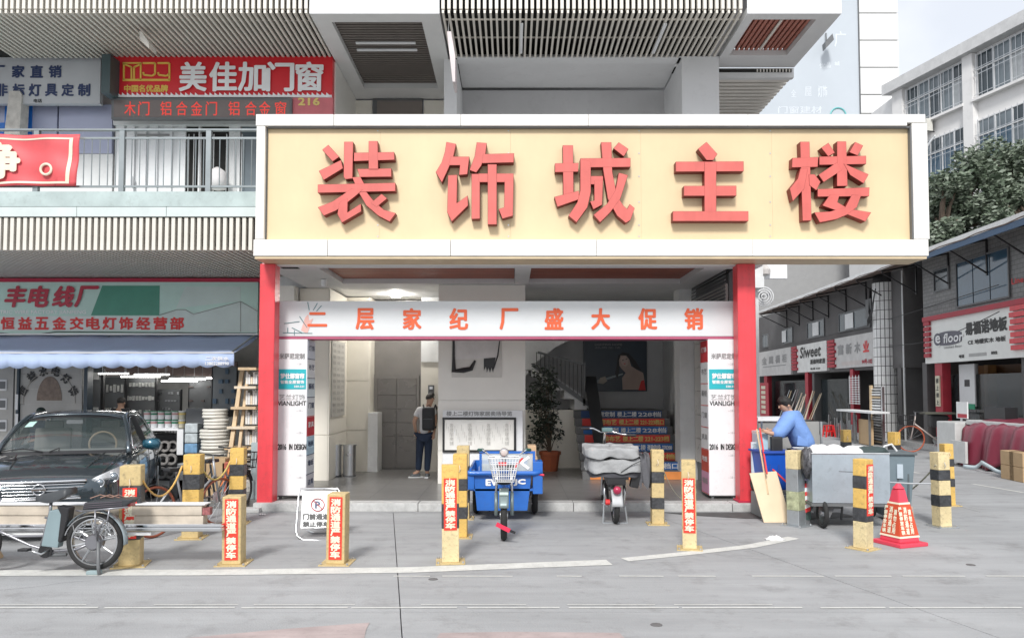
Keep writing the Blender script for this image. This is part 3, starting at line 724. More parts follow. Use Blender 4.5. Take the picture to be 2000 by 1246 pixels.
# small hand-and-fireworks drawing left of the first character, as flat strokes
dr = MB()
for pl in ([(555, 632), (585, 628)], [(562, 640), (562, 650)], [(570, 640), (590, 650)], [(585, 618), (600, 640)], [(601, 590), (604, 606)], [(612, 606), (620, 592)], [(618, 608), (628, 597)], [(553, 650), (610, 651)], [(575, 655), (575, 645)]):
    dr.tube([at(a, b, DA - .004) for a, b in pl], .006, 5)
dr.build('printed_drawing', mat('teal_grey_print', (.10, .22, .24), .5), arch)
MB().prism([at(a, b, DA - .003) for a, b in ((588, 645), (596, 620), (602, 614), (604, 626), (612, 622), (606, 636), (600, 652))], (0, -.003, 0)).build('printed_hand', mat('pale_pink_print', (.75, .45, .40), .5), arch)
for side, (fx0, fx1, sx, lab) in enumerate(((541, 599, 614, 'L'), (1384, 1440, 1366, 'R'))):
    y_top, y_bot = 662.5, 969
    xa, xb = xx(fx0, DA, 800), xx(fx1, DA, 800)
    zt, zb = zz(662.5, DA), LZ + .05
    pil = MB().box(xa, xb, DA, DA + .5, zb, zt).build('arch_pillar', WHITE, arch, bevel=.004)
    for fx in (xa + .06, xb - .06): MB().box(fx - .02, fx + .02, DA + .03, DA + .07, LZ, LZ + .05).build('foot', DGREY, pil)
    MB().box(xa + .02, xb - .02, DA + .02, DA + .48, zb - .02, zb - .001).build('plinth', DGREY, pil)
    def T2(s, a, b, c, d, m, **k):
        q = at(a, d, DA); r = at(c, b, DA); text(s, (q.x, DA - .001, q.z), (1, 0, 0), (0, 0, 1), r.x - q.x, r.z - q.z, m, pil, **k)
    ox = fx0
    T2('米萨尼定制', ox + 5, 690, ox + 54, 701, GREYL, bold=.003, off=.01)
    q, r = at(ox + 1, 760, DA), at(ox + 57, 721, DA)
    tl = MB().box(q.x, r.x, DA - .006, DA - .001, q.z, r.z).build('teal_sign', TEALL, pil)
    text('梦仕娜窗帘', (q.x + .05, DA - .006, q.z + .17), (1, 0, 0), (0, 0, 1), .38, .085, WHL, pil, bold=.004, off=.01)
    text('智能全屋窗饰', (q.x + .05, DA - .006, q.z + .09), (1, 0, 0), (0, 0, 1), .38, .055, WHL, pil, bold=.002)
    text('220-221', (q.x + .27, DA - .006, q.z + .03), (1, 0, 0), (0, 0, 1), .16, .03, WHL, pil, bold=.002)
    T2('艺兰灯饰', ox + 4, 770, ox + 55, 781, GREYL, bold=.0005)
    T2('VIANLIGHT', ox + 2, 783, ox + 57, 792, BKL, bold=.0025)
    T2('2016', ox + 2, 867, ox + 18, 878, BKL, bold=.004); T2('IN', ox + 24, 867, ox + 30, 878, BKL, bold=.004); T2('DESIGN', ox + 34, 867, ox + 57, 878, BKL, bold=.004)
    for (yy) in (709, 800, 843, 887, 930): T2('— 218 —', ox + 38, yy, ox + 52, yy + 4, GREYL)
    # coloured inner side with shop tiles
    cols = [(.55, .6, .68), (.70, .72, .74), (.62, .70, .74), (.72, .74, .76), (.60, .03, .05), (.45, .62, .74), (.70, .72, .75), (.62, .62, .66)]
    if side: cols = [(.62, .05, .06), (.66, .68, .68), (.70, .70, .70), (.68, .68, .70), (.70, .70, .70), (.55, .08, .05), (.60, .30, .45)]
    n = len(cols); sxx = (xb + .0035) if side == 0 else (xa - .0035); hgt = (zt - zb - .02) / n
    for k, c in enumerate(cols):
        z1 = zt - .01 - k * hgt
        cm = mat('side_tile_%d_%d' % (side, k), c, .45, vary=.04)
        sp = MB().box(sxx - .002, sxx + .002, DA + .02, DA + .48, z1 - hgt + .012, z1 - .006).build('side_panel', cm, pil)
        nm = MB().box(sxx - .0025, sxx + .0025, DA + .02, DA + .48, z1 - hgt + .001, z1 - hgt + .011).build('side_stripe', REDL if side or k in (3, 4) else NAVY, pil)
        text(['灯饰', '布艺', '橱柜', '门窗', '家具', '地板', '墙纸', '洁具'][k], (sxx + (.002 if side == 0 else -.002), DA + (.08 if side == 0 else .42), z1 - hgt * .55), (0, 1 if side == 0 else -1, 0), (0, 0, 1), .34, .09, WHL if c[0] > 3 * c[1] else (NAVY if side == 0 else GREYL), pil, bold=.003, depth=.002)
# left pillar has a blue sloping foot board, right one too
# ================================================================ left: first floor shop sign, awning
sg = empty('green_shop_sign', (-7.6, DS - .1, 3), 'mint green shop sign with dark green panel and red characters above the blue awning', 'shop sign')
MINT = mat('mint_sign_print', (.52, .72, .65), .45, vary=.12, scale=1.0)
MINTL = mat('pale_mint_print', (.58, .70, .66), .45, vary=.10, scale=1.0)
DSg = DS - .12
fpart(-420, 551, 504, 652, DSg, .12, 'sign_board', MINT, sg)
fpart(-420, 543.5, 508, 550.6, DSg - .03, .15, 'top_bar', REDB, sg)
MB().prism([at(200, 558, DSg - .001), at(312, 558, DSg - .001), at(311, 616, DSg - .001), at(178, 616, DSg - .001)], (0, -.006, 0)).build('green_panel', mat('dark_green_print', (.07, .28, .20), .45, vary=.1), sg)
MB().prism([at(362, 560, DSg - .001), at(470, 560, DSg - .001), at(470, 588, DSg - .001), at(344, 602, DSg - .001)], (0, -.004, 0)).build('pale_panel', MINTL, sg)
MB().prism([at(a, b, DSg - .006) for a, b in ((310, 618), (345, 605), (362, 605), (378, 612), (470, 589), (503, 605), (503, 648), (310, 648))], (0, -.004, 0)).build('printed_houses', mat('pale_house_print', (.60, .70, .67), .5, vary=.08), sg)
hl = MB()
for pl in ([(310, 616), (345, 605), (362, 605), (378, 614)], [(378, 614), (470, 589), (503, 608)], [(470, 589), (470, 648)]):
    hl.tube([at(a, b, DSg - .012) for a, b in pl], .006, 4)
hl.build('print_outline', GREYL, sg)
REDD = mat('dark_red_letter', (.45, .03, .06), .4)
for s_, px in zip('丰电线厂', (30, 76, 124, 168)):
    a = at(px - 21, 599, DSg - .004); b = at(px + 17, 560, DSg - .004)
    text(s_, a, (1, 0, 0), (0, 0, 1), b.x - a.x, b.z - a.z, REDD, sg, bold=.018, depth=.02, shear=.2, name='character', off=.01)
ftext('LECTRIC WIRE FACTORY JIANFENG', -20, 606, 168, 615, DSg - .002, WHL, sg, bold=.002)
for s_, px in zip('恒益五金交电灯饰经营部', (15, 49, 82, 116, 150, 182, 214, 246, 280, 313, 346)):
    a = at(px - 13, 643, DSg - .012); b = at(px + 13, 620, DSg - .012)
    text(s_, a, (1, 0, 0), (0, 0, 1), b.x - a.x, b.z - a.z, REDL, sg, bold=.009, depth=.004, name='character', off=.012)
ftext('佰', -45, 560, -10, 600, DSg - .004, REDD, sg, bold=.015, shear=.2)
fpart(-300, 617.5, 362, 646, DSg - .009, .006, 'white_strip', mat('off_white_strip', (.68, .72, .70), .5), sg)
# awning
aw = empty('awning', (-8.4, 14.5, 2.9), 'pale blue fabric awning with white piping and scalloped edge over the hardware shop', 'awning')
AWB = mat('pale_blue_awning_cloth', (.47, .58, .82), .8, vary=.06, scale=1.5, bump=.1)
XA, XE = -13.5, -4.98
zt, zm, zb2 = zz(655, DS - .13), zz(689, 13.75), zz(711, 13.75)
rows = []
for i in range(7):
    t = i / 6; y = (DS - .14) * (1 - t) + 13.75 * t; z = zt * (1 - t) + zm * t - .05 * math.sin(math.pi * t)
    rows.append([(XA + (XE - XA) * j / 60, y, z + .012 * math.sin(j * .9 + i)) for j in range(61)])
MB().grid(rows).build('awning_cloth', AWB, aw, smooth='all', solid=.006)
r0 = []; r1 = []
for j in range(241):
    X = XA + (XE - XA) * j / 240
    sc_ = .045 * abs(math.sin(j * math.pi / 8 + .4))
    r0.append((X, 13.745 + .01 * math.sin(j * .35), zm - .015)); r1.append((X, 13.74 + .02 * math.sin(j * .35), zb2 - .02 - sc_ - .04 * (1 - j / 240)))
MB().grid([r0, r1]).build('valance', AWB, aw, smooth='all', solid=.004)
MB().tube([(XA, 13.745, zm), (XE, 13.745, zm)], .014, 8).build('front_pipe', WHITE, aw)
text('二次供水', (XE - .50, 13.72, zm - .14), (1, 0, 0), (0, 0, 1), .42, .07, WHL, aw, bold=.003, depth=.004); text('13802288990', (XE - .50, 13.72, zm - .22), (1, 0, 0), (0, 0, 1), .42, .055, WHL, aw, bold=.002, depth=.004)
MB().tube([(XE - .05, DS - .15, zt + .02), (XE - .05, 13.76, zm + .01)], .015, 6).build('awning_arm', STEEL, aw)
MB().beam((XA, DS - .17, zt + .02), (XE, DS - .17, zt + .02), .05, .03).build('cassette', WHITE, aw)
cbl = MB().tube([at(140, 672, 14.8), at(190, 663, 14.9), at(215, 657, 15.0)], .006, 5).tube([at(0, 650, DSg - .02), at(55, 655, DSg - .02), at(110, 648, DSg - .02), at(500, 651, DSg - .02)], .008, 5).build('sagging_cable', BLACK); tag(cbl, 'thin dark cable sagging above the blue awning', 'cable')

# ================================================================ left upper floor: signs, railing, banner
mj = empty('red_shop_sign', (-4.6, DS - .3, 7), 'red door and window shop sign with gold emblem and large white characters', 'shop sign')
DM = DS - .35
MJR = mat('bright_red_sign', (.68, .02, .03), .35, vary=.12, scale=1.0)
fpart(219, 110, 650, 190, DM, .3, 'sign_board', MJR, mj); fpart(571, 190.5, 650, 232, DM + .01, .28, 'sign_panel', mat('pink_red_panel', (.62, .16, .18), .45), mj)
fpart(219, 186, 648, 190.3, DM - .02, .3, 'light_strip', WHITE, mj)
zig = MB()
for k in range(44):
    x0 = 228 + k * 9.5
    if 380 < x0 < 392: continue
    zig.prism([at(x0, 190, DM - .024), at(x0 + 9, 190, DM - .024), at(x0 + 9, 188, DM - .024), at(x0 + 1, 181, DM - .024)], (0, .004, 0))
zig.build('flag_fringe', WHL, mj)
for s_, px in zip('美佳加门窗', (378, 437, 493, 548, 605)):
    a = at(px - 26, 179, DM - .01); b = at(px + 26, 124, DM - .01)
    text(s_, a, (1, 0, 0), (0, 0, 1), b.x - a.x, b.z - a.z, WHL, mj, bold=.013, depth=.03, name='character', off=.014)
GOLD = mat('gold_emblem', (.80, .55, .10), .4)
em = MB()
def ln(pts, t=2.2):
    for a, b in zip(pts, pts[1:]):
        em.beam(at(a[0], a[1], DM - .012), at(b[0], b[1], DM - .012), t * DM / FPX * 1.0, .02, (0, 1, 0))
ln([(240, 124), (276, 124)], 3); ln([(242, 124), (242, 157)], 3); ln([(240, 157), (332, 157)], 4); ln([(243, 126), (257, 132), (257, 155)], 3); ln([(275, 126), (262, 132), (262, 155)], 3); ln([(275, 124), (275, 157)], 3)
ln([(279, 124), (303, 124), (303, 145), (297, 149), (281, 147), (280, 142)], 3.2); ln([(308, 124), (331, 124), (331, 145), (325, 149), (310, 147), (309, 142)], 3.2); ln([(331, 145), (331, 157)], 3)
em.build('emblem', GOLD, mj)
ftext('中国名优品牌', 243, 167, 328, 180, DM - .002, GOLD, mj, bold=.006, off=.01)
ftext('216', 583, 192, 624, 206, DM + .006, YELL, mj, bold=.010)
led = empty('led_sign', (-5.5, 14.7, 6.6), 'dark glass scrolling led strip with red characters under the red shop sign', 'led sign')
fpart(217, 192, 570, 233, DM - .06, .12, 'led_case', DGREY, led, bevel=.01); fpart(222, 196, 566, 229, DM - .066, .005, 'led_screen', mat('led_screen', (.16, .13, .12), .25), led)
LEDM = mat('led_red', (.5, .05, .04), .5, emit=(1, .06, .04), estr=.35)
for s_, px in zip('木门铝合金门铝合金窗', (254, 281, 324, 355, 384, 413, 457, 490, 517, 548)):
    a = at(px - 11, 226, DM - .067); b = at(px + 11, 199, DM - .067); text(s_, a, (1, 0, 0), (0, 0, 1), b.x - a.x, b.z - a.z, LEDM, led, bold=.003, depth=.002, name='character')
lt = empty('lamp_shop_sign', (-9, 15, 7), 'light grey lighting shop sign with dark blue characters beside the black sign end', 'shop sign')
DL = DS - .15
fpart(-500, 108, 197, 203, DL, .12, 'sign_board', mat('silver_sign', (.52, .54, .56), .45, vary=.1, scale=.8), lt)
for s_, px in zip('厂家直销', (-3, 36, 72, 108)):
    ftext(s_, px - 12, 129, px + 12, 152, DL - .002, NAVY, lt, bold=.009, off=.012, depth=.006, name='character')
for s_, px in zip('非标灯具定制', (4, 37, 69, 101, 133, 165)):
    ftext(s_, px - 12, 165, px + 11, 188, DL - .002, NAVY, lt, bold=.009, off=.012, depth=.006, name='character')
ftext('电话', 66, 194, 82, 201, DL - .002, BKL, lt, bold=.003)
fpart(197, 106, 216, 182, DL - .55, .6, 'end_box', mat('dark_teal_box', (.05, .08, .085), .4), lt)
# glass shopfronts behind the railing
lav = mat('lavender_window_film', (.42, .45, .60), .25, vary=.08, scale=1)
sf = empty('upper_shopfront', (-8, 15.4, 5), 'upper floor shopfront of lavender film windows and pale doors behind the balcony railing', 'shopfront')
def S_(px0, py0, px1, py1, th, name, m, D=DS + .2, parent=None): return fpart(px0, py0, px1, py1, D, th, name, m, parent or sf)
S_(-400, 205, 112, 300, .1, 'window_film', lav); S_(113.5, 205, 220, 300, .1, 'window_film', lav)
S_(-400, 301, 220, 378, .1, 'wall_panel', WHITE2)
S_(60, 205, 62, 300, .02, 'blue_stripe', mat('bright_blue_film', (.02, .18, .62), .3), DS + .17); S_(8, 208, 62, 262, .01, 'blue_poster', MATS['bright_blue_film'], DS + .18)
S_(-40, 240, 8, 262, .01, 'blue_poster', MATS['bright_blue_film'], DS + .18)
for a in (225, 245, 268, 290, 318, 345): S_(a, 240, a + 18, 380, .05, 'door_frame', WHITE, DS + .14)
S_(221, 234, 520, 244, .12, 'lintel', WHITE2, DS + .08)
for a, b, m in ((222, 262, WHITE2), (262, 350, WHITE), (350, 362, BEIGE), (362, 385, MATS['dark_plenum']), (385, 392, WHITE), (392, 445, MATS['dark_plenum']), (445, 470, WHITE2), (470, 520, GLASSG)):
    S_(a + .5, 245, b - .5, 392, .06, 'door_panel', m, DS + .2)
for a in (366, 376, 390, 402, 415, 440, 455, 470): S_(a, 262, a + 3, 390, .03, 'door_stile', WHITE2, DS + .1)
S_(268, 262, 330, 266, .02, 'door_rail', GREYL, DS + .12); S_(256, 345, 259, 366, .05, 'door_handle', STEEL, DS + .08)
MB().prism([at(a, b, 15.0) for a, b in ((18, 178), (38, 178), (42, 185), (38, 262), (8, 262))], (0, .25, 0)).build('rolled_bundle', mat('greyish_bundle', (.58, .56, .52), .8, vary=.2, scale=8, bump=.3), sf)
# a bag hanging in the dark doorway
hb = MB().lathe((xx(425, 15.1, 330), 15.1, zz(372, 15.1)), [(.05, 0), (.16, .03), (.19, .2), (.15, .38), (.04, .46)], 12).build('white_bag', mat('white_plastic_bag', (.70, .68, .68), .5), smooth='all'); tag(hb, 'white plastic bag hanging in the dark upper doorway', 'bag')
# railing
rb_ = empty('balcony_railing', (-9, D1 + .05, ZB), 'grey metal balcony railing with thin upright bars', 'railing')
zr0, zr1, zr2 = ZB + .10, zz(268, D1), zz(250, D1)
DR = D1 + .06
MB().box(-14, -3.98, DR - .03, DR + .03, zr2 - .035, zr2).build('top_rail', RAILM, rb_, bevel=.008)
MB().box(-14, -3.98, DR - .015, DR + .015, zr1 - .015, zr1 + .015).build('mid_rail', RAILM, rb_)
MB().box(-14, -3.98, DR - .015, DR + .015, zr0 - .015, zr0 + .015).build('bottom_rail', RAILM, rb_)
posts = [xx(p, DR, 320) for p in (-270, -100, 72, 239, 408)]
for X in posts: MB().box(X - .04, X + .04, DR - .035, DR + .035, ZB, zr2 - .036).build('rail_post', RAILM, rb_)
bal = None; X = -13.9
while X < -4.0:
    if all(abs(X - p) > .055 for p in posts):
        if bal is None: bal = MB().tube([(0, DR, zr0 + .012), (0, DR, zr1 - .012)], .008, 6).build('baluster', RAILM, rb_); bal.location = (0, 0, 0); o = bal
        else: o = dup(bal)
        o.location = (X, 0, 0)
        o.location.x = X
    X += .128
for o in PEND:
    if o.name.startswith('baluster') and o.parent is rb_: pass
# red banner tied on the railing
bn = empty('banner', (-8.3, D1, 5.4), 'red cloth banner with cream character and border tied to the balcony railing', 'banner')
BNR = mat('red_banner_cloth', (.66, .09, .10), .55, vary=.12, scale=3)
CRM = mat('cream_banner_print', (.80, .70, .55), .6)
def ban(u, v):   # u,v in 0..1 over the banner, wavy cloth
    X = -14 + (xx(157, D1, 320) + 14) * u; X = X - .05 * (1 - v) * (u > .95)
    Z = zz(264, D1) * v + zz(364, D1) * (1 - v) + .012 * math.sin(u * 37) * (.5 - v)
    return Vector((X, D1 - .02 + .022 * math.sin(X * 3.1 + v * 5) * math.sin(v * 6) - .02 * math.sin(u * 60 + v * 3), Z))
MB().grid([[ban(i / 160, j / 12) for i in range(161)] for j in range(13)]).build('banner_cloth', BNR, bn, smooth='all', solid=.002)
for v0, v1 in ((.045, .085), (.90, .93)): MB().grid([[ban(i / 160 * .985, v) + Vector((0, -.006, 0)) for i in range(161)] for v in (v0, v1)]).build('border_line', CRM, bn)
MB().grid([[ban(u, .05 + j / 12 * .86) + Vector((0, -.006, 0)) for u in (.977, .985)] for j in range(13)]).build('border_line', CRM, bn)
ftext('净', -45, 280, 38, 348, D1 - .04, CRM, bn, bold=.03, depth=.012, name='character')
ftext('。', 75, 318, 103, 344, D1 - .05, CRM, bn, bold=.01, depth=.012, name='character') if False else MB().torus(at(90, 331, D1 - .055), .085, .02, 'Y', 20, 6).build('full_stop', CRM, bn)
# slender lamp on a rod and small sign hung from the upper soffit
hs = empty('hanging_sign', at(881, 100, 13.3), 'narrow white hanging sign seen edge-on under the upper slatted soffit', 'sign')
MB().prism([at(873, 62, 13.2), at(881, 62, 13.2), at(889, 110, 13.2), at(889, 160, 13.2), at(884, 160, 13.2)], (0, .5, 0)).build('sign_blade', mat('mauve_white_sign', (.62, .55, .55), .5), hs)
MB().tube([at(876, 62, 13.3), (at(876, 62, 13.3).x, 13.3, ZU)], .008, 6).build('rod', STEEL, hs)
h2 = empty('hanging_sign', at(280, 80, 13.6), 'small pale hanging sign blade under the left part of the upper soffit', 'sign')
MB().prism([at(272, 62, 13.6), at(276, 62, 13.6), at(290, 82, 13.6), at(291, 95, 13.6), at(273, 78, 13.6)], (0, .3, 0)).build('sign_blade', SLATW, h2)
MB().tube([at(274, 64, 13.7), (at(274, 64, 13.7).x, 13.7, ZU)], .006, 6).build('rod', STEEL, h2)
# ================================================================ right: banner building and white tower
tw = empty('white_tower', (10.4, 22, 0), 'tall white panelled tower with dark seams rising behind the right end of the board', 'building')
TD = 49.0
tx0, tx1 = xx(1681, TD, 200), xx(1757, TD, 200)
z = 3.9 + .001
zs = [zz(v, TD) for v in (222, 185, 132, 79, 26)]
zl = [zs[0] - (zs[3] - zs[2]) * k for k in range(8, 0, -1)] + zs + [zs[-1] + (zs[3] - zs[2]) * k for k in range(1, 8)]
for a, b in zip(zl, zl[1:]): MB().box(tx0 + .02, tx1, TD, TD + .12, a + .04, b - .04).build('wall_panel', mat('tower_panel', (.70, .70, .69), .45, vary=.05, scale=.3), tw)
MB().box(tx0 + .03, tx1 - .01, TD + .121, TD + 7, 0, zl[-1]).build('tower_body', DGREY, tw)
MB().box(tx1 - .005, tx1 + .06, TD + .14, TD + 7, 0, zl[-1]).build('side_wall', WHITE2, tw)
bw = empty('banner_building', (7, 22, 0), 'wall covered by a huge pale blue-grey printed banner left of the white tower', 'building')
BNB = mat('pale_blue_banner', (.46, .50, .54), .4, vary=.05, scale=.3)
MB().box(3.2, tx0 - .06, TD + .05, TD + .12, zz(470, TD), zl[-1]).build('banner_sheet', BNB, bw)
MB().box(tx0 - .055, tx0 + .01, TD - .03, TD + .3, 0, zl[-1]).build('dark_edge', DGREY, bw)
MB().box(3.2, tx1 + .2, TD - .4, TD + .02, 0, zz(480, TD)).build('lower_wall', mat('mid_grey_wall', (.30, .30, .30), .7, vary=.06), bw)
MB().box(3.2, tx0 - .06, TD + .125, TD + 7, 0, zl[-1]).build('wall', mat('mid_grey_wall', (.30, .30, .30), .7, vary=.06), bw)
FNT = mat('faint_white_print', (.62, .66, .70), .4)
for s_, a, b, c, d in (('优', 1600, 124, 1612, 134), ('品', 1615, 122, 1622, 133), ('城', 1630, 121, 1640, 129), ('全', 1545, 176, 1555, 190), ('屋', 1572, 170, 1585, 188), ('灯饰', 1598, 168, 1615, 190), ('门窗建材', 1520, 208, 1605, 222), ('广', 1630, 62, 1652, 92)):
    ftext(s_, a, b, c, d, TD + .048, FNT, bw, bold=.01)
MB().torus(at(1637, 226, TD + .03), .5, .05, 'Y', 24, 6).build('printed_ring', mat('teal_ring', (.15, .45, .45), .4), bw)
fl = empty('flood_lamp', at(1618, 82, 48), 'small dark flood lamp on the pale banner wall', 'lamp')
MB().prism([at(1612, 82, 48), at(1626, 66, 48), at(1629, 78, 48), at(1613, 95, 48)], (0, .5, 0)).build('lamp_housing', DGREY, fl)
MB().tube([at(1614, 80, 48.3), at(1613, 66, 49.0)], .05, 6).build('bracket', DGREY, fl)
# round fan and white box on the grey wall right of the red post
wf = empty('wall_fan', at(1492, 578, 17), 'round white caged fan beside the top of the right red post', 'fan')
c = at(1492, 579, 17.0)
for r in (.21, .16, .11, .05): MB().torus(c, r, .012, 'Y', 28, 6).build('guard_ring', WHITE, wf)
for k in range(3):
    a = k * 2.1 + .3
    MB().prism([c + Vector((.03 * math.cos(a), .03, .03 * math.sin(a))), c + Vector((.17 * math.cos(a - .3), .03, .17 * math.sin(a - .3))), c + Vector((.19 * math.cos(a + .35), .05, .19 * math.sin(a + .35)))], (0, .01, 0)).build('blade', mat('fan_grey', (.35, .35, .36), .4), wf)
MB().beam(c + Vector((0, .05, 0)), c + Vector((-.9, .05, .1)), .05, .05).build('arm', DGREY, wf)
pb = empty('hung_sign', at(1505, 525, 16), 'white square sign with a printed bottle hung right of the red post', 'sign')
fpart(1476, 503, 1537, 544, 16.0, .12, 'sign_panel', WHITE, pb)
MB().lathe(at(1494, 538, 15.97) + Vector((0, 0, 0)), [(.001, 0), (.11, .02), (.12, .12), (.03, .24), (.02, .34)], 10).build('printed_bottle', mat('pale_grey_print', (.55, .52, .50), .5), pb)
MB().tube([at(1506, 503, 16.05), at(1506, 480, 16.05)], .012, 6).build('rod', STEEL, pb)

# ================================================================ tall pale building at the far right
class Plane:
    def __init__(s, a, b): s.a, s.b = a, b; s.d = Vector((b, 1, 0)).normalized(); s.n = Vector((-1, b, 0)).normalized()
    def D(s, px, o=0): return (s.a - o) / ((px - 1000) / FPX - s.b)
    def P(s, D, z, o=0): return Vector((s.a - o + s.b * D, D, z))
    def Z(s, px, py, o=0): return zz(py, s.D(px, o))
    def box(s, D0, D1, z0, z1, o0, o1, mb=None):
        mb = mb or MB(); return mb.prism([s.P(D0, z0, o0), s.P(D1, z0, o0), s.P(D1, z1, o0), s.P(D0, z1, o0)], Vector((o0 - o1, 0, 0)))
    def px(s, p0, p1, z0, z1, o0=.05, o1=0): return s.box(s.D(p0, o0), s.D(p1, o0), z0, z1, o0, o1)
TB = Plane(30.44, -.253)
tb = empty('tall_building', (21, 38, 0), 'tall off-white office block with barred windows beyond the trees', 'building')
TBW = mat('off_white_render', (.70, .69, .68), .7, vary=.07, scale=.25, dirt=.18)
TB.box(14, 40.05, 0, 17.5, 0, -9).build('wall', TBW, tb)
TB.box(13.9, 40.3, 17.45, 18.0, .55, -9.2).build('eave_slab', mat('grey_white_eave', (.55, .55, .55), .7, dirt=.2), tb)
MB().box(TB.P(40, 0).x, TB.P(40, 0).x + 12, 40.06, 46, 0, 17.4).build('rear_wall', TBW, tb)
WINF = mat('window_frame_white', (.62, .63, .64), .5)
def bigwin(D0, D1, z0, z1, npane, rr):
    f = MB()
    for (a, b, c, d) in ((D0, D1, z0 - .06, z0), (D0, D1, z1, z1 + .06), (D0 - .06, D0, z0 - .06, z1 + .06), (D1, D1 + .06, z0 - .06, z1 + .06), (D0, D1, z1 - .72, z1 - .66)): TB.box(a, b, c, d, .06, .005, f)
    fo = f.build('window', WINF, tb)
    for i in range(npane):
        a = D0 + (D1 - D0) * i / npane; b = D0 + (D1 - D0) * (i + 1) / npane
        m = rr.choice([GLASSG, GLASSB, GLASSG, GLASSD, mat('curtained_glass', (.34, .36, .37), .15, vary=.2, coat=.2)])
        TB.box(a + .03, b - .03, z0, z1 - .73, .022, .006).build('pane', m, fo)
        TB.box(a + .03, b - .03, z1 - .65, z1, .022, .006).build('pane', rr.choice([GLASSG, GLASSD]), fo)
        if i: TB.box(a - .03, a + .03, z0, z1, .05, .005).build('mullion', WINF, fo)
    nb = int((D1 - D0) / .28)
    for i in range(nb):
        a = D0 + (i + .5) * (D1 - D0) / nb
        MB().tube([TB.P(a, z0 - .1, .22), TB.P(a, z1 + .05, .22)], .014, 5).build('security_bar', STEEL, fo)
    for zq in (z0 + .05, (z0 + z1) / 2, z1 - .68): MB().tube([TB.P(D0, zq, .22), TB.P(D1, zq, .22)], .016, 5).build('security_bar', STEEL, fo)
rr = random.Random(5)
Da, Db = TB.D(1902), TB.D(1785); Dc, Dd = TB.D(2110), TB.D(1926)
for z0, z1 in ((15.35, 17.3), (12.25, 14.2), (9.15, 11.1), (6.05, 8.0), (2.95, 4.9)):
    bigwin(Da, Db, z0, z1, 5, rr)
    bigwin(Dc, Dd, z0, z1, 5, rr)
    TB.box(Da - .1, Db + .1, z0 - .22, z0 - .1, .30, .003).build('sill', TBW, tb); TB.box(Dc - .1, Dd + .1, z0 - .22, z0 - .1, .30, .003).build('sill', TBW, tb)
for (p0, p1) in ((1904, 1924), (1763, 1783)): TB.box(TB.D(p1), TB.D(p0), 0, 17.44, .25, .002).build('pilaster', TBW, tb)
TB.box(35.0, 36.6, 17.62, 17.92, .57, .55).build('stain', mat('ochre_stain', (.50, .36, .18), .8), tb) if False else None
def acunit(name, c, sx, sy, sz, rz, label):
    t = empty(name, c, label, 'air conditioner')
    M = Matrix.Rotation(rz, 4, 'Z')
    def bb2(x0, x1, y0, y1, z0, z1, nm, m, **k):
        mb = MB().box(x0, x1, y0, y1, z0, z1); mb.v = [Vector(c) + (M @ q) for q in mb.v]; return mb.build(nm, m, t, **k)
    bb2(-sx / 2, sx / 2, -sy / 2, sy / 2, 0, sz, 'casing', mat('ac_casing', (.66, .65, .60), .5, dirt=.3), bevel=.01)
    for i in range(9): bb2(-sx * .42, sx * .18, -sy / 2 - .012, -sy / 2 - .002, sz * (.12 + i * .085), sz * (.12 + i * .085) + .012, 'grille_slat', DGREY)
    mb = MB().torus((-sx * .12, -sy / 2 - .015, sz / 2), sz * .40, .012, 'Y', 20, 5); mb.v = [Vector(c) + (M @ q) for q in mb.v]; mb.build('fan_ring', DGREY, t)
    bb2(-sx / 2, -sx / 2 + .04, -sy / 2, sy / 2 + .1, -.05, -.003, 'bracket', BLACK); bb2(sx / 2 - .04, sx / 2, -sy / 2, sy / 2 + .1, -.05, -.003, 'bracket', BLACK)
    return t
acunit('air_conditioner', TB.P(TB.D(1826), TB.Z(1826, 262) , .35), 1.0, .35, .62, R(-90 + 14), 'white outdoor air conditioner on the tall building between two window rows')
# leaning pale rods at the barred window
lr = MB().tube([TB.P(TB.D(1826), 13.0, .3), TB.P(TB.D(1834), 13.9, .35), TB.P(TB.D(1852), 14.25, .35)], .035, 6).tube([TB.P(TB.D(1829), 12.9, .4), TB.P(TB.D(1840), 13.8, .45), TB.P(TB.D(1855), 14.2, .45)], .035, 6).build('bent_pipe', WHITE); tag(lr, 'bent white pipes outside the lower barred window of the tall building', 'pipe')

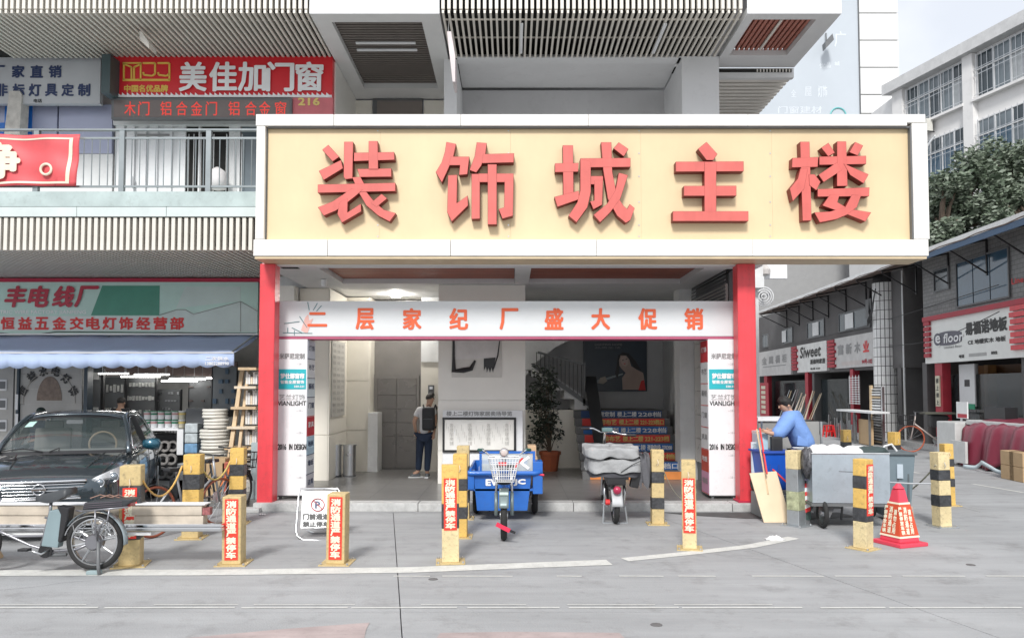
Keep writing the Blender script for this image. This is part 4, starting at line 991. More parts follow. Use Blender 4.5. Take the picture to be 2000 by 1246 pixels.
# ================================================================ trees
def tree(x, y, zc, rx, rz_, n, seed, label, cols, base=0.0):
    rr = random.Random(seed)
    t = empty('tree', (x, y, base), label, 'tree', 'trees behind the low shop row')
    tm = mat('bark', (.16, .12, .09), .9, vary=.2, scale=8)
    tk = MB().tube([(x, y, base), (x + .1, y, (base + zc) * .4), (x - .05, y, zc - rz_ * .3), (x, y, zc + rz_ * .5)], [.22, .17, .12, .04], 8)
    lobes = []
    for i in range(20):
        a = rr.uniform(0, 6.28); e = rr.uniform(-.5, 1); q = rr.uniform(.35, .9)
        c = Vector((x + rx * q * math.cos(a) * math.cos(e * .9), y + rx * q * math.sin(a) * math.cos(e * .9), zc + rz_ * .85 * math.sin(e * 1.4)))
        lobes.append((c, rr.uniform(.2, .38) * rx))
        tk.tube([(x, y, zc - rz_ * .5 + .2 * rr.random()), ((x + c.x) / 2, (y + c.y) / 2, (zc + c.z) / 2 - .1), tuple(c)], [.07, .05, .02], 5)
    tk.build('trunk', tm, t, smooth=True)
    for ci, col in enumerate(cols):
        mb = MB()
        for i in range(n):
            c, r = rr.choice(lobes)
            d = Vector((rr.gauss(0, 1), rr.gauss(0, 1), rr.gauss(0, .8))).normalized() * r * (rr.random() ** .4)
            p = c + d; s = rr.uniform(.07, .15)
            u = Vector((rr.gauss(0, 1), rr.gauss(0, 1), rr.gauss(0, .35))).normalized(); v = u.orthogonal().normalized(); v = (Matrix.Rotation(rr.uniform(0, 6.28), 3, u) @ v)
            mb.add([p - u * s, p + v * s * .45, p + u * s, p - v * s * .45], [(0, 1, 2, 3)])
        mb.build('crown', mat('tree_leaf_%d' % ci, col, .55, vary=.25, scale=1.5), t, fix=False)
    return t
LC = [(.10, .135, .09), (.16, .20, .14), (.22, .26, .20)]
tree(18.4, 31.0, 9.2, 2.2, 1.9, 3600, 1, 'grey-green leafy tree just right of the billboard', LC)
tree(21.0, 31.5, 9.8, 2.4, 2.2, 3600, 2, 'taller leafy tree at the right edge in front of the office block', LC)
tree(16.7, 29.6, 8.3, 1.5, 1.7, 2200, 3, 'low leafy tree close behind the shop canopy near the billboard edge', LC)
tree(19.5, 28.5, 8.0, 2.0, 1.6, 2800, 4, 'bushy low tree between the two taller ones above the canopy', LC)

# ================================================================ the row of low shops along the side street
SR = Plane(11.456, .07)
sr = empty('shop_row', (13.5, 28, 0), 'two storey row of dark old shops along the side street under a long sheet-metal canopy', 'building')
GT = brick_mat('grey_wall_tile', (.20, .20, .20), (.24, .24, .235), (.11, .11, .11), .24, .12, .008, .5, .5, 'YZ')
DKW = mat('dark_old_wall', (.13, .125, .125), .8, vary=.2, scale=.7, dirt=.3)
ZT, ZBm = 4.1, 2.67
c0, c1 = SR.D(1806), SR.D(1712)
SR.box(12, c0, ZT - .1, 6.0, 0, -6).build('upper_wall', GT, sr)
SR.box(c0 + .01, SR.D(1768), 0, 6.0, -1.4, -6).build('recessed_wall', DKW, sr)
SR.box(SR.D(1767), 50, 2.6, 6.0, 0, -6).build('upper_wall', DKW, sr)
SR.box(12, 50, 6.0, 6.06, .0, -6.3).build('roof', DGREY, sr)
SR.box(12, 50, 0, 6.0, -6.01, -6.2).build('rear_wall', DKW, sr)
SR.box(12, 50, 0, .15, .25, -6).build('shop_plinth', GRAN, sr)
SR.box(50.01, 50.3, 0, 6.0, .2, -6.2).build('end_wall', DKW, sr); None
# ground floor dividing walls and red pilasters, dark interiors
for D in (13, 19.0, SR.D(1806) - .15, SR.D(1760), SR.D(1665), SR.D(1590), SR.D(1500)):
    SR.box(D, D + .3, .15, ZBm + .05, 0, -6).build('party_wall', DKW, sr)
REDW = mat('red_pilaster', (.42, .03, .05), .5, dirt=.1)
for p in (1826, 1660, 1572, 1492): SR.px(p + 14 if p > 1700 else p + 6, p, .15, ZBm - .01, .06, -.2).build('pilaster', REDW, sr)
WDR = mat('brown_wood_panel', (.22, .11, .05), .4, vary=.3, scale=2)
SR.px(2075, 1905, .15, 2.6, -1.5, -1.6).build('wood_partition', WDR, sr)
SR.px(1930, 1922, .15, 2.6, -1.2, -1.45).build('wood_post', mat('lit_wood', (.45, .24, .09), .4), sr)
SR.px(1904, 1874, .8, 2.62, -.6, -.7).build('pale_panel', LTGREY, sr)
for (a, b) in ((2060, 1850), (1655, 1600), (1580, 1510)):
    gl = SR.px(a, b, .15, 2.3, -.3, -.34).build('shop_glass', mat('shop_glass', (.05, .065, .07), .08, alpha=.45, coat=.2), sr)
SR.px(1843, 1700, 2.45, 2.66, -.05, -.3).build('roller_housing', DGREY, sr) if False else None
# upper windows
def upwin(p1, p0, z0, z1, n, m, par=sr, o=.05):
    f = MB(); D0, D1_ = SR.D(p1, o), SR.D(p0, o)
    for (a, b, c, d) in ((D0, D1_, z0 - .05, z0), (D0, D1_, z1, z1 + .05), (D0 - .05, D0, z0 - .05, z1 + .05), (D1_, D1_ + .05, z0 - .05, z1 + .05)): SR.box(a, b, c, d, o, .004, f)
    fo = f.build('window', DGREY, par)
    for i in range(n):
        a = D0 + (D1_ - D0) * i / n; b = D0 + (D1_ - D0) * (i + 1) / n
        SR.box(a + .025, b - .025, z0, z1, .025, .005).build('pane', m, fo)
upwin(1973, 1872, 4.28, 5.52, 3, GLASSB); upwin(1855, 1828, 4.9, 5.5, 1, GLASSD)
for p1, p0 in ((1700, 1640), (1610, 1578), (1548, 1530), (1500, 1490)): upwin(p1, p0, 4.25, 4.95, 2, GLASSG)
for (p1, p0) in ((1668, 1652), (1600, 1588), (1536, 1528)):
    SR.px(p1, p0, 4.3, 4.9, .06, .052).build('white_shutter', WHITE2, sr)
# canopy
CE = Plane(10.64, .055)
CANU = mat('brown_canopy_sheet', (.17, .12, .10), .7, vary=.3, scale=1.5)
rows = []
for i in range(2):
    rows.append([])
nD = 46
top = [[CE.P(13 + j * .62, 5.76 + .02 * math.sin(j * 2.1)) for j in range(nD)], [SR.P(13 + j * .62, 6.0, .01) for j in range(nD)]]
MB().grid(top).build('canopy_sheet', CANU, sr, solid=.03)
MB().prism([CE.P(13, 5.76), CE.P(13, 5.90), CE.P(13, 5.90, -.04), CE.P(13, 5.76, -.04)], CE.P(41, 5.76) - CE.P(13, 5.76)).build('canopy_edge', mat('canopy_edge_white', (.72, .72, .71), .5, dirt=.2), sr)
MB().prism([CE.P(13, 5.60, -.01), CE.P(13, 5.755, -.01), CE.P(13, 5.755, -.05), CE.P(13, 5.60, -.05)], CE.P(22.5, 5.76) - CE.P(13, 5.76)).build('canopy_valance', mat('blue_valance', (.04, .09, .17), .5), sr)

for D in [16.5 + 2.1 * k for k in range(12)]:
    br = MB().beam(CE.P(D, 5.70, -.03), SR.P(D, 5.92, .02), .04, .05).beam(CE.P(D, 5.66, -.05), SR.P(D, 5.0, .01), .035, .035).beam(SR.P(D, 4.95, .03), SR.P(D, 5.95, .03), .05, .04).build('canopy_bracket', BLACK, sr)
# tiled round column with recessed joints
colm = empty('tiled_column', SR.P(27.3, 0, .05), 'round pillar clad in white mosaic tiles with dark joints on the side street', 'pillar')
cc_ = SR.P(27.3, 0, .05); RC = .42
MB().lathe(cc_, [(RC - .012, .0), (RC - .012, 6.0)], 32).build('core', BLACK, colm, smooth=True)
TW = mat('white_mosaic_tile', (.82, .82, .81), .3, vary=.1, dirt=.15); t0 = None
nt_ = 18; th_ = .30; k = 0
for j in range(17):
    for i in range(nt_):
        a0 = 2 * math.pi * i / nt_ + .03; a1 = 2 * math.pi * (i + 1) / nt_ - .03
        am = (a0 + a1) / 2
        if math.cos(am) > .45: continue
        mbt = MB(); z0 = .05 + j * .33
        pts = [(RC * math.cos(a), RC * math.sin(a)) for a in (a0, am, a1)]; pin = [((RC - .02) * math.cos(a), (RC - .02) * math.sin(a)) for a in (a1, am, a0)]
        if t0 is None: t0 = {}
        if i not in t0:
            o = mbt.prism([(cc_.x + x, cc_.y + y, cc_.z) for x, y in pts + pin], (0, 0, .31)).build('tile', TW, colm); t0[i] = o
        else: o = dup(t0[i])
        o.location = (0, 0, z0); k += 1
# extra details round the column: pipes, meter boxes and cables
pp = MB().tube([SR.P(26.0, .1, .0), SR.P(26.0, 5.9, .0)], .035, 8).build('drain_pipe', WHITE2, sr)
cb2 = MB()
for q in range(4): cb2.tube([SR.P(28.3, 5.6, .1 + q * .03), SR.P(28.2, 5.0 - q * .1, .2 + q * .03), SR.P(28.0, 4.4, .3), SR.P(27.7, 4.15 + q * .06, .55), SR.P(27.2, 4.3 + q * .1, .6), SR.P(26.9, 5.4, .55)], .018, 5)
cbo = cb2.build('cable_bundle', BLACK); tag(cbo, 'looped black cables hanging beside the mosaic pillar', 'cable')
SR.box(28.1, 28.6, 4.5, 5.2, .25, .03).build('meter_box', DGREY, sr)
for (D0, z0, D1_, z1) in ((45, 4.25, 20, 4.6), (27, 3.4, 20, 3.9)):
    pts = [SR.P(D0 + (D1_ - D0) * t, z0 + (z1 - z0) * t - .25 * math.sin(math.pi * t), .12) for t in [i / 10 for i in range(11)]]
    o = MB().tube(pts, .012, 5).build('street_cable', BLACK); tag(o, 'thin black cable strung along the shop row ' + ('above the far signs' if z0 > 4 else 'across the mosaic pillar'), 'cable')
# recessed bay: gate, dark panel, mop
SR.px(1800, 1770, 2.45, 3.2, -.9, -1.0).build('slat_gate', DGREY, sr)
for q in range(12): SR.box(24.75 + q * .12, 24.79 + q * .12, 2.4, 3.15, -.85, -.89).build('gate_bar', RAILM, sr)
for q in range(8): SR.box(24.7, 26.1, .2 + q * .24, .43 + q * .24, -1.34, -1.38).build('wall_board', LTGREY, sr)
SR.px(1822, 1810, 1.3, 2.0, -.2, -.4).build('meter_box', WHITE2, sr)
mp = empty('mop', SR.P(25.4, .15, -1.2), 'dark red mop standing upside down against the recessed wall', 'mop'); q = SR.P(25.5, .15, -1.15)
MB().tube([q, q + Vector((0, 0, 1.3))], .015, 6).build('handle', BLACK, mp); MB().lathe(q + Vector((0, 0, 1.25)), [(.05, 0), (.16, .1), (.18, .4), (.06, .55)], 10).build('mop_head', mat('mop_maroon', (.10, .03, .04), .9), mp, smooth='all')

def rsign(name, label, p1, p0, z0, z1, m, th=.12):
    t = empty(name, SR.P(SR.D(p1), z0), label, 'shop sign')
    SR.px(p1, p0, z0, z1, th, 0).build('sign_board', m, t); return t
def rtext(s_, p0, p1, z0, z1, m, t, o=.125, **k):
    """writing on the shop row, reading from far (small px) to near"""
    Da_, Db_ = SR.D(p0, o), SR.D(p1, o); a = SR.P(Da_, z0, o); b = SR.P(Db_, z0, o)
    return text(s_, a, (b - a), (0, 0, 1), (b - a).length, z1 - z0, m, t, **k)
SGW = mat('off_white_sign', (.80, .81, .78), .4, vary=.05)
ef = rsign('floor_shop_sign', 'wide off-white shop sign with grey oval logo and black characters framed in ridged red', 2090, 1808, ZBm, 3.98, SGW)
SR.px(2090, 1803, 3.98, 4.12, .2, 0).build('top_bar', REDW, ef)
for k in range(7):
    z0 = 2.86 + k * .165
    SR.px(2110, 1975 - (k % 2) * 2, z0, z0 + .12, .24 if k % 2 else .2, .125).build('red_ridge', REDP, ef); SR.px(1816, 1805, z0, z0 + .12, .19, .125).build('red_ridge', REDW, ef)
pc_ = MB(); 
ov = []
for i in range(28):
    a = 2 * math.pi * i / 28; cxp = 1853 + 27 * max(-1, min(1, 1.25 * math.cos(a))); ov.append((cxp, 3.38 + .21 * math.sin(a)))
MB().prism([SR.P(SR.D(p, .125), z, .125) for p, z in ov], (-.012, 0, 0)).build('logo_oval', mat('logo_grey', (.10, .10, .13), .4), ef)
MB().prism([SR.P(SR.D(1833, .14), 3.38, .138) + Vector((0, .26 * math.cos(2 * math.pi * i / 20), .235 * math.sin(2 * math.pi * i / 20))) for i in range(20)], (-.006, 0, 0)).build('logo_disc', SGW, ef)
MB().prism([SR.P(SR.D(1833, .14), 3.38, .146) + Vector((0, .21 * math.cos(2 * math.pi * i / 20), .19 * math.sin(2 * math.pi * i / 20))) for i in range(20)], (-.004, 0, 0)).build('logo_disc', mat('logo_grey', (.10, .10, .13), .4), ef)
rtext('e', 1828.5, 1838, 3.27, 3.49, WHL, ef, o=.152, bold=.012); rtext('floor', 1844, 1882, 3.25, 3.52, WHL, ef, o=.142, bold=.010, shear=.15)
rtext('Limited floor', 1845, 1880, 3.08, 3.15, GREYL, ef, bold=.002); rtext('易福诺地板', 1888, 1969, 3.40, 3.74, BKL, ef, bold=.02, off=.01)
rtext('CE 地暖实木 地板', 1892, 1966, 3.12, 3.25, BKL, ef, bold=.006); rtext('电话', 1874, 1884, 2.77, 2.86, BKL, ef, bold=.006); rtext('吴先生', 1937, 1949, 2.80, 2.88, BKL, ef, bold=.006)
SR.px(1927, 1893, 2.78, 2.87, .127, .121).build('phone_strip', mat('grey_smudge', (.42, .42, .41), .6), ef)
rtext('Line', 1981, 2004, 4.55, 4.70, REDL, sr, o=.02, bold=.006)
ps = empty('pillar_plate', SR.P(SR.D(1829), 1.3, .1), 'narrow cream notice plate with dark characters on the red pillar', 'sign')
SR.px(1834, 1826, 1.35, 2.28, .10, .062).build('plate', mat('cream_plate', (.66, .62, .48), .5), ps)
for k, s_ in enumerate('楼上请上'): rtext(s_, 1827.4, 1832.6, 2.06 - k * .22, 2.2 - k * .22, BKL, ps, o=.104, bold=.004)
s1 = rsign('market_shop_sign', 'dull grey shop sign with faded characters and one red one, nearest the mosaic pillar', 1706, 1631, 2.72, 3.98, mat('dull_sign', (.56, .55, .54), .5, dirt=.2))
for s_, p, m in zip('富新木业', (1637, 1653, 1670, 1687), (GREYL, GREYL, GREYL, REDL)): rtext(s_, p, p + 11, 3.28, 3.68, m, s1, bold=.02, off=.01)
SR.px(1680, 1644, 2.82, 2.98, .126, .121).build('phone_strip', mat('pale_strip', (.55, .5, .48), .5), s1); rtext('94号-102', 1684, 1704, 2.82, 3.0, REDW, s1, bold=.01)
s2 = rsign('kitchen_shop_sign', 'off-white shop sign with bold slanted black latin letters between red ridged strips', 1615, 1557, 2.66, 3.98, mat('far_sign_white', (.74, .74, .72), .5))
rtext('Siweet', 1563, 1603, 3.35, 3.85, BKL, s2, bold=.03, shear=.2); rtext('斯维特家居', 1583, 1612, 3.0, 3.22, BKL, s2, bold=.012, off=.01); rtext('电话 020', 1583, 1602, 2.75, 2.84, BKL, s2, bold=.005)
s3 = rsign('far_shop_sign', 'farthest dull grey shop sign with dark characters beside the red post', 1545, 1478, 2.6, 3.98, MATS['dull_sign'])
for s_, p in zip('金鹰橱柜', (1489, 1502, 1515, 1528)): rtext(s_, p, p + 8.5, 3.25, 3.66, GREYL, s3, bold=.02, off=.01)
SR.px(1535, 1490, 3.08, 3.13, .126, .121).build('print_line', GREYL, s3)
for i, (p1, p0) in enumerate(((1630, 1616), (1556, 1546))):
    rs = empty('ridged_strip', SR.P(SR.D(p1), 2.8), 'dark red ridged strip ' + ('right' if i == 0 else 'left') + ' of the slanted latin shop sign', 'sign strip', 'red ridged strips between the far signs')
    for k in range(8): SR.px(p1 - (k % 2), p0, 2.78 + k * .15, 2.9 + k * .15, .16 if k % 2 else .2, .01).build('red_ridge', REDW, rs)

# things standing along the shop row
hbn = empty('red_banner_stand', SR.P(SR.D(1489, .4), .15, .4), 'red and cream standing banner by the far shop beside the red post', 'banner')
SR.px(1500, 1482, .2, 2.2, .42, .38).build('banner_sheet', REDW, hbn)
for k in range(6): SR.px(1494, 1486, .5 + k * .27, .68 + k * .27, .43, .421).build('cream_mark', mat('cream_plate', (.66, .62, .48), .5), hbn)
rkl = empty('door_sample_rack', SR.P(SR.D(1706, .9), 0, .9), 'tall wooden rack packed with dark frame samples left of the mosaic pillar', 'rack')
SR.px(1722, 1697, 0.0, 1.95, .9, .84).build('backing', DGREY, rkl); SR.px(1700, 1697, 0, 2.0, .98, .905).build('upright', WOOD, rkl); SR.px(1722, 1719.5, 0, 1.95, .98, .905).build('upright', STEEL, rkl)
rq = random.Random(9)
for k in range(20): SR.px(1718, 1701, .08 + k * .093, .08 + k * .093 + rq.uniform(.025, .06), .96, .905).build('sample', rq.choice([WHITE2, STEEL, WOOD, LTGREY]), rkl)
tbl = empty('work_table', SR.P(28.5, 0, 1.6), 'narrow white topped work table with frames under it on the street side', 'table')
SR.px(1700, 1632, 1.08, 1.14, 1.6, 1.0).build('table_top', WHITE2, tbl)
for p in (1640, 1665, 1694):
    for o in (1.55, 1.08): SR.px(p + 2, p, 0, 1.079, o, o - .05).build('leg', DGREY, tbl)
SR.px(1698, 1675, .02, .85, 1.4, 1.3).build('leaning_board', CARD, tbl)
shf = empty('frame_bundle', SR.P(SR.D(1660, .8), 0, .8), 'stack of black and steel window frames under the work table', 'frames')
for k in range(14): SR.box(SR.D(1672, .9) + k * .22, SR.D(1672, .9) + k * .22 + .05, .02, .5 + .5 * rq.random(), .95, .90).build('frame_bar', rq.choice([STEEL, BLACK, DGREY]), shf)
wd = empty('window_screen_stack', SR.P(SR.D(1660, .3), .15, .3), 'white latticed window grille leaning in the shop doorway left of the sample rack', 'grille')
for k in range(12): SR.px(1678, 1657, 1.3 + k * .09, 1.33 + k * .09, .3, .27).build('grille_bar', WHITE2, wd)
for p in (1658, 1664, 1670, 1676): SR.px(p + 1, p, 1.28, 2.4, .29, .275).build('grille_bar', WHITE2, wd)
MB().prism([SR.P(SR.D(1657, .28), .0, .28), SR.P(SR.D(1657, .28), 1.3, .28), SR.P(SR.D(1657, .28) + .06, 1.3, .28), SR.P(SR.D(1657, .28) + .06, 0, .28)], (.05, 0, 0)).build('support', DGREY, wd)
bar = empty('profile_bundle', SR.P(SR.D(1565, .5), 0, .5), 'fan of leaning wood and metal profiles outside the slanted latin sign shop', 'profiles')
for k in range(16):
    D = SR.D(1580, .6) + k * .33; MB().beam(SR.P(D, 0, .75), SR.P(D + rq.uniform(-.3, .6), 1.2 + rq.random() * .8, .1), .05, .03).build('profile', rq.choice([WOODL, WOOD, STEEL, WHITE2]), bar)
drk = empty('clutter_pile', SR.P(SR.D(1590, 1), 0, 1), 'low pile of dark motor parts and boxes outside the far shops', 'goods')
for k in range(14): MB().cbox(SR.P(SR.D(1600, 1) + k * .42, .16 + .2 * rq.random(), .7 + .4 * rq.random()), .4, .35, .3, rz=rq.random(), rx=.2).build('dark_item', rq.choice([BLACK, DGREY, DKW]), drk)
def stool(loc, label, h=.45):
    t = empty('plastic_stool', loc, label, 'stool'); x, y, z = loc; m = mat('red_plastic', (.65, .02, .02), .35)
    MB().box(x - .15, x + .15, y - .15, y + .15, z + h - .03, z + h).build('seat', m, t, bevel=.01)
    for sx in (-1, 1):
        for sy in (-1, 1): MB().beam((x + sx * .13, y + sy * .13, z + h - .03), (x + sx * .18, y + sy * .18, z), .05, .05, (0, 1, 0)).build('leg', m, t)
    for sy in (-1, 1): MB().box(x - .15, x + .15, y + sy * .155 - .01, y + sy * .155 + .01, z + h * .45, z + h * .55).build('stretcher', m, t)
stool(tuple(ground(1619, 853)), 'bright red plastic stool in the street, nearer the far shops', .46); stool(tuple(ground(1632, 853) + Vector((.1, .3, 0))), 'second red plastic stool tucked just behind the first, closer to the yellow bollard', .46)

# maroon rolls under plastic, box stack, pallet
MAR = mat('maroon_vinyl', (.22, .035, .06), .35, vary=.15, scale=1.2)
cp = empty('vinyl_pile', SR.P(SR.D(1940, 1.5), 0, 1.5), 'heap of maroon vinyl sheets draped over goods in front of the floor shop', 'goods pile')
rq = random.Random(4)
Dn, Df = SR.D(2060, 1.6), SR.D(1876, 1.6)
rows = []
for j in range(13):
    v = j / 12; row = []
    for i in range(61):
        u = i / 60; D = Dn + (Df - Dn) * u
        prof_ = [(0.1, 0.02), (.10, .3), (.08, .6), (.02, .95), (-.25, 1.12), (-.8, 1.15)]
        t = v * 5; k = min(4, int(t)); f = t - k; o = prof_[k][0] * (1 - f) + prof_[k + 1][0] * f; z = prof_[k][1] * (1 - f) + prof_[k + 1][1] * f
        lift = max(0, math.sin((u - .25) * 9)) * .22 if 0 < (u - .25) * 9 < 3.14 else 0
        wv = .09 * math.sin(u * 23 + v * 1.5) + .04 * math.sin(u * 55 + v * 3)
        row.append(SR.P(D, max(.01, z + lift * (1 - v) + .04 * math.sin(u * 11) * v), 1.6 + o + wv * (1 - v * .6)))
    rows.append(row)
MB().grid(rows).build('vinyl_sheet', MAR, cp, smooth='all', solid=.015)
WHS = mat('white_wrap', (.58, .59, .58), .4, vary=.12, scale=4)
SR.box(Df + .05, Df + 1.0, .01, 1.05, 1.75, 1.0).build('white_cabinet', WHS, cp, bevel=.03)
SR.box(Dn + .1, Df, 1.0, 1.12, 1.5, .5).build('wrapped_layer', WHS, cp, bevel=.03)
SR.box(Df - .75, Df + .02, .1, .62, 1.92, 1.86).build('white_sheet', WHS, cp)
SR.box(Dn, Df, .0, .9, 1.45, .5).build('pile_core', WHS, cp)
MB().grid([[SR.P(Dn + (Df - Dn) * i / 30 * .75, .02 + .16 * max(0, math.sin(i * .33 + .8)) + dz, 2.0 + .06 * math.sin(i * .7)) for i in range(31)] for dz in (0, .09)]).build('wrap_edge', mat('bluish_wrap', (.50, .58, .62), .3), cp, smooth='all', solid=.02)
SR.box(Df - 1.2, Df - .3, 1.15, 1.45, 1.2, .9).build('goods_box', BLACK, cp)
for k, (p, z0) in enumerate(((1985, 0), (2003, 0), (1985, .30), (2003, .30))):
    D = SR.D(p, 2.0); o = SR.box(D - .24, D + .24, z0 + .002, z0 + .295, 2.25, 1.95).build('cardboard_box', CARD, bevel=.008)
    tag(o, ['flattened cardboard box at the right edge, lower one nearest the vinyl heap', 'cardboard box at the right edge, lower and outermost', 'cardboard box at the right edge, upper one nearest the vinyl heap', 'cardboard box at the right edge, upper and outermost'][k], 'box', 'cardboard boxes at the right edge')
nb = empty('notice_sign', SR.P(SR.D(1882, 1.2), 1.1, 1.2), 'small white and red printed card standing on the vinyl heap', 'sign')
SR.px(1887, 1866, 1.12, 1.55, 1.22, 1.19).build('card', WHITE2, nb); SR.px(1886, 1868, 1.14, 1.24, 1.225, 1.221).build('red_print', REDW, nb); SR.box(SR.D(1878, 1.2), SR.D(1874, 1.2), .9, 1.12, 1.21, 1.19).build('stand', STEEL, nb)
pst = empty('pasted_poster', SR.P(SR.D(1890, -.2), 1.5, -.2), 'grey poster with black square print hanging inside the floor shop', 'poster')
SR.px(1903, 1873, 1.38, 2.6, -.22, -.26).build('sheet', LTGREY, pst); SR.px(1893, 1883, 1.95, 2.15, -.214, -.219).build('black_print', BLACK, pst); SR.px(1902, 1876, 1.3, 1.45, -.205, -.219).build('green_strip', mat('green_strip', (.02, .28, .15), .5), pst)
# ================================================================ hardware shop interior (left)
hsn = empty('hardware_shop', (-8, 17, 0), 'open fronted hardware shop interior with grey walls under the blue awning', 'shop interior')
IW = mat('shop_inner_wall', (.48, .47, .45), .7, vary=.15)
def H(name, m, x0, x1, y0, y1, z0, z1, parent=None, **k): return MB().box(x0, x1, y0, y1, z0, z1).build(name, m, parent or hsn, **k)
H('shop_floor', GRAN, -14, -4.5, 14.3, 19.6, 0, .1); H('inner_wall', IW, -14, -4.5, 19.4, 19.55, .1, 3.4); H('shop_ceiling', mat('beige_ceiling', (.46, .44, .38), .7), -14, -4.5, DS + .1, 19.5, 3.2, 3.3)
H('side_wall', IW, -4.62, -4.45, DS, 19.4, .1, 3.2)
GP = mat('grey_shop_panel', (.38, .37, .35), .5, vary=.1)
def F(px0, py0, px1, py1, D, th, name, m, parent, **k): return fpart(px0, py0, px1, py1, D, th, name, m, parent, **k)
sp = empty('printed_shutter', (xx(100, 15.3), 15.3, .1), 'grey shutter panel with a brown half-round picture and an arc of black characters', 'panel')
for k in range(7): F(39, 700 + k * 30, 160, 729.3 + k * 30, 15.35, .05, 'shutter_slat', GP, sp)
cxx, czz = xx(96, 15.33), zz(782, 15.33)
MB().prism([Vector((cxx + .25 * math.cos(a) * (1), 15.345, czz + (.48 * math.sin(a)))) for a in [math.pi * i / 18 for i in range(19)]], (0, -.006, 0)).build('printed_dome', mat('brown_print', (.20, .15, .12), .6, vary=.35, scale=14), sp)
MB().tube([Vector((cxx + .52 * math.cos(a), 15.34, czz - .05 + .62 * math.sin(a))) for a in [math.pi * i / 18 for i in range(19)]], .012, 4).build('printed_arc', mat('pale_arc', (.42, .40, .37), .6), sp)
for s_, u, v in zip('恒益水电灯饰', (45, 62, 85, 109, 129, 143), (764, 735, 726, 726, 740, 764)):
    a = (u - 96) / 50 * .9; q = at(u, v, 15.34); e = Vector((math.cos(-a), 0, math.sin(-a))); f = Vector((-e.z, 0, e.x))
    text(s_, q - e * .08 - f * .08, e, f, .16, .17, BKL, sp, bold=.010, depth=.004, off=.01)
for a, b in ((28, 38), (160, 172)): F(a, 700, b, 905, 15.3, .2, 'door_post', mat('blue_black_post', (.03, .05, .07), .4), hsn)
for y0 in (770, 808): F(29, y0, 35, y0 + 30, 15.29, .009, 'post_notice', LTGREY, hsn)
sp2 = empty('sample_display', (xx(10, 15.3), 15.3, .1), 'grey display panel with framed switch samples at the far left of the hardware shop', 'panel')
F(-60, 700, 27.5, 905, 15.33, .05, 'panel', GP, sp2)
for y0 in (741, 778, 820): F(-6, y0, 13, y0 + 22, 15.31, .019, 'sample_frame', LTGREY, sp2); F(-3, y0 + 4, 10, y0 + 18, 15.30, .009, 'sample', DGREY, sp2)
BRD = mat('charcoal_board', (.14, .145, .15), .6)
ITM = mat('pale_goods', (.62, .62, .60), .4)
rq = random.Random(21)
def board(px0, py0, px1, py1, D, label, cols, rows_, iw, ih, dense=1.0, m=ITM, bm=BRD):
    t = empty('display_board', (xx((px0 + px1) / 2, D), D, zz(py1, D)), label, 'display board')
    F(px0, py0, px1, py1, D, .05, 'board', bm, t); F(px0 - 1, py0, px0, py1, D - .02, .08, 'board_edge', BLACK, t); F(px1, py0, px1 + 1, py1, D - .02, .08, 'board_edge', BLACK, t)
    mb = MB()
    for r in range(rows_):
        for c in range(cols):
            if rq.random() > dense: continue
            x = px0 + (c + .5) * (px1 - px0) / cols; y = py0 + (r + .5) * (py1 - py0) / rows_
            w_ = iw * rq.uniform(.7, 1.1); h_ = ih * rq.uniform(.7, 1.15); a = at(x - w_ / 2, y + h_ / 2, D); b = at(x + w_ / 2, y - h_ / 2, D)
            mb.box(a.x, b.x, D - .04, D - .002, a.z, b.z)
    g_ = mb.build('goods', m, t); g_['kind'] = 'stuff'; return t
board(178, 700, 198, 905, 16.2, 'narrow board with a white sheet at the left end of the shop', 1, 3, 12, 14)
board(200, 736, 243, 870, 17.0, 'charcoal board hung with rows of pale oval tags in the hardware shop', 6, 3, 5, 14)
board(246, 738, 303, 870, 17.3, 'charcoal board with small framed switches, second board of the hardware shop', 9, 5, 5, 8, .8)
board(306, 760, 352, 850, 17.6, 'dark board with a tangle of shiny taps beside a plain grey strip', 8, 6, 5, 4, .7, STEEL)
board(368, 742, 414, 850, 17.8, 'brown-black door sample board nearest the ladder in the hardware shop', 4, 4, 9, 3, .5, mat('brown_goods', (.16, .12, .11), .5))
board(414, 716, 462, 812, 17.2, 'blue-grey board with hoses and pipes at the right end of the hardware shop', 4, 5, 8, 9, .6, mat('blue_goods', (.10, .17, .26), .5), mat('grey_blue_board', (.22, .24, .26), .6))
F(200, 706, 462, 734, 18.6, .1, 'upper_shelf_board', mat('maroon_shelf', (.22, .16, .15), .7), hsn)
LIT = mat('lit_tube', (1, 1, 1), .5, emit=(1, .98, .94), estr=14)
for k, (a, b, y, D) in enumerate(((192, 250, 730, 15.9), (236, 312, 736, 16.4), (262, 330, 732, 17.2), (315, 384, 745, 16.6), (330, 400, 741, 17.6), (352, 420, 739, 18.4))):
    t = empty('tube_light', (xx((a + b) / 2, D), D, zz(y, D)), 'lit white fluorescent tube hanging in the hardware shop, ' + ['leftmost over the oval tags', 'second from the left', 'the one above and behind the second', 'over the shiny taps', 'behind the one over the taps', 'farthest, near the hose board'][k], 'lamp', 'fluorescent tubes of the hardware shop')
    F(a, y - 1.3, b, y + .6, D, .03, 'tube', LIT, t); F(a, y - 3.6, b, y - 1.4, D, .06, 'lamp_body', WHITE, t)
    for x in (a + 6, b - 6): MB().tube([(xx(x, D), D + .03, zz(y - 3.6, D)), (xx(x, D), D + .03, 3.2)], .006, 4).build('hanger', STEEL, t)
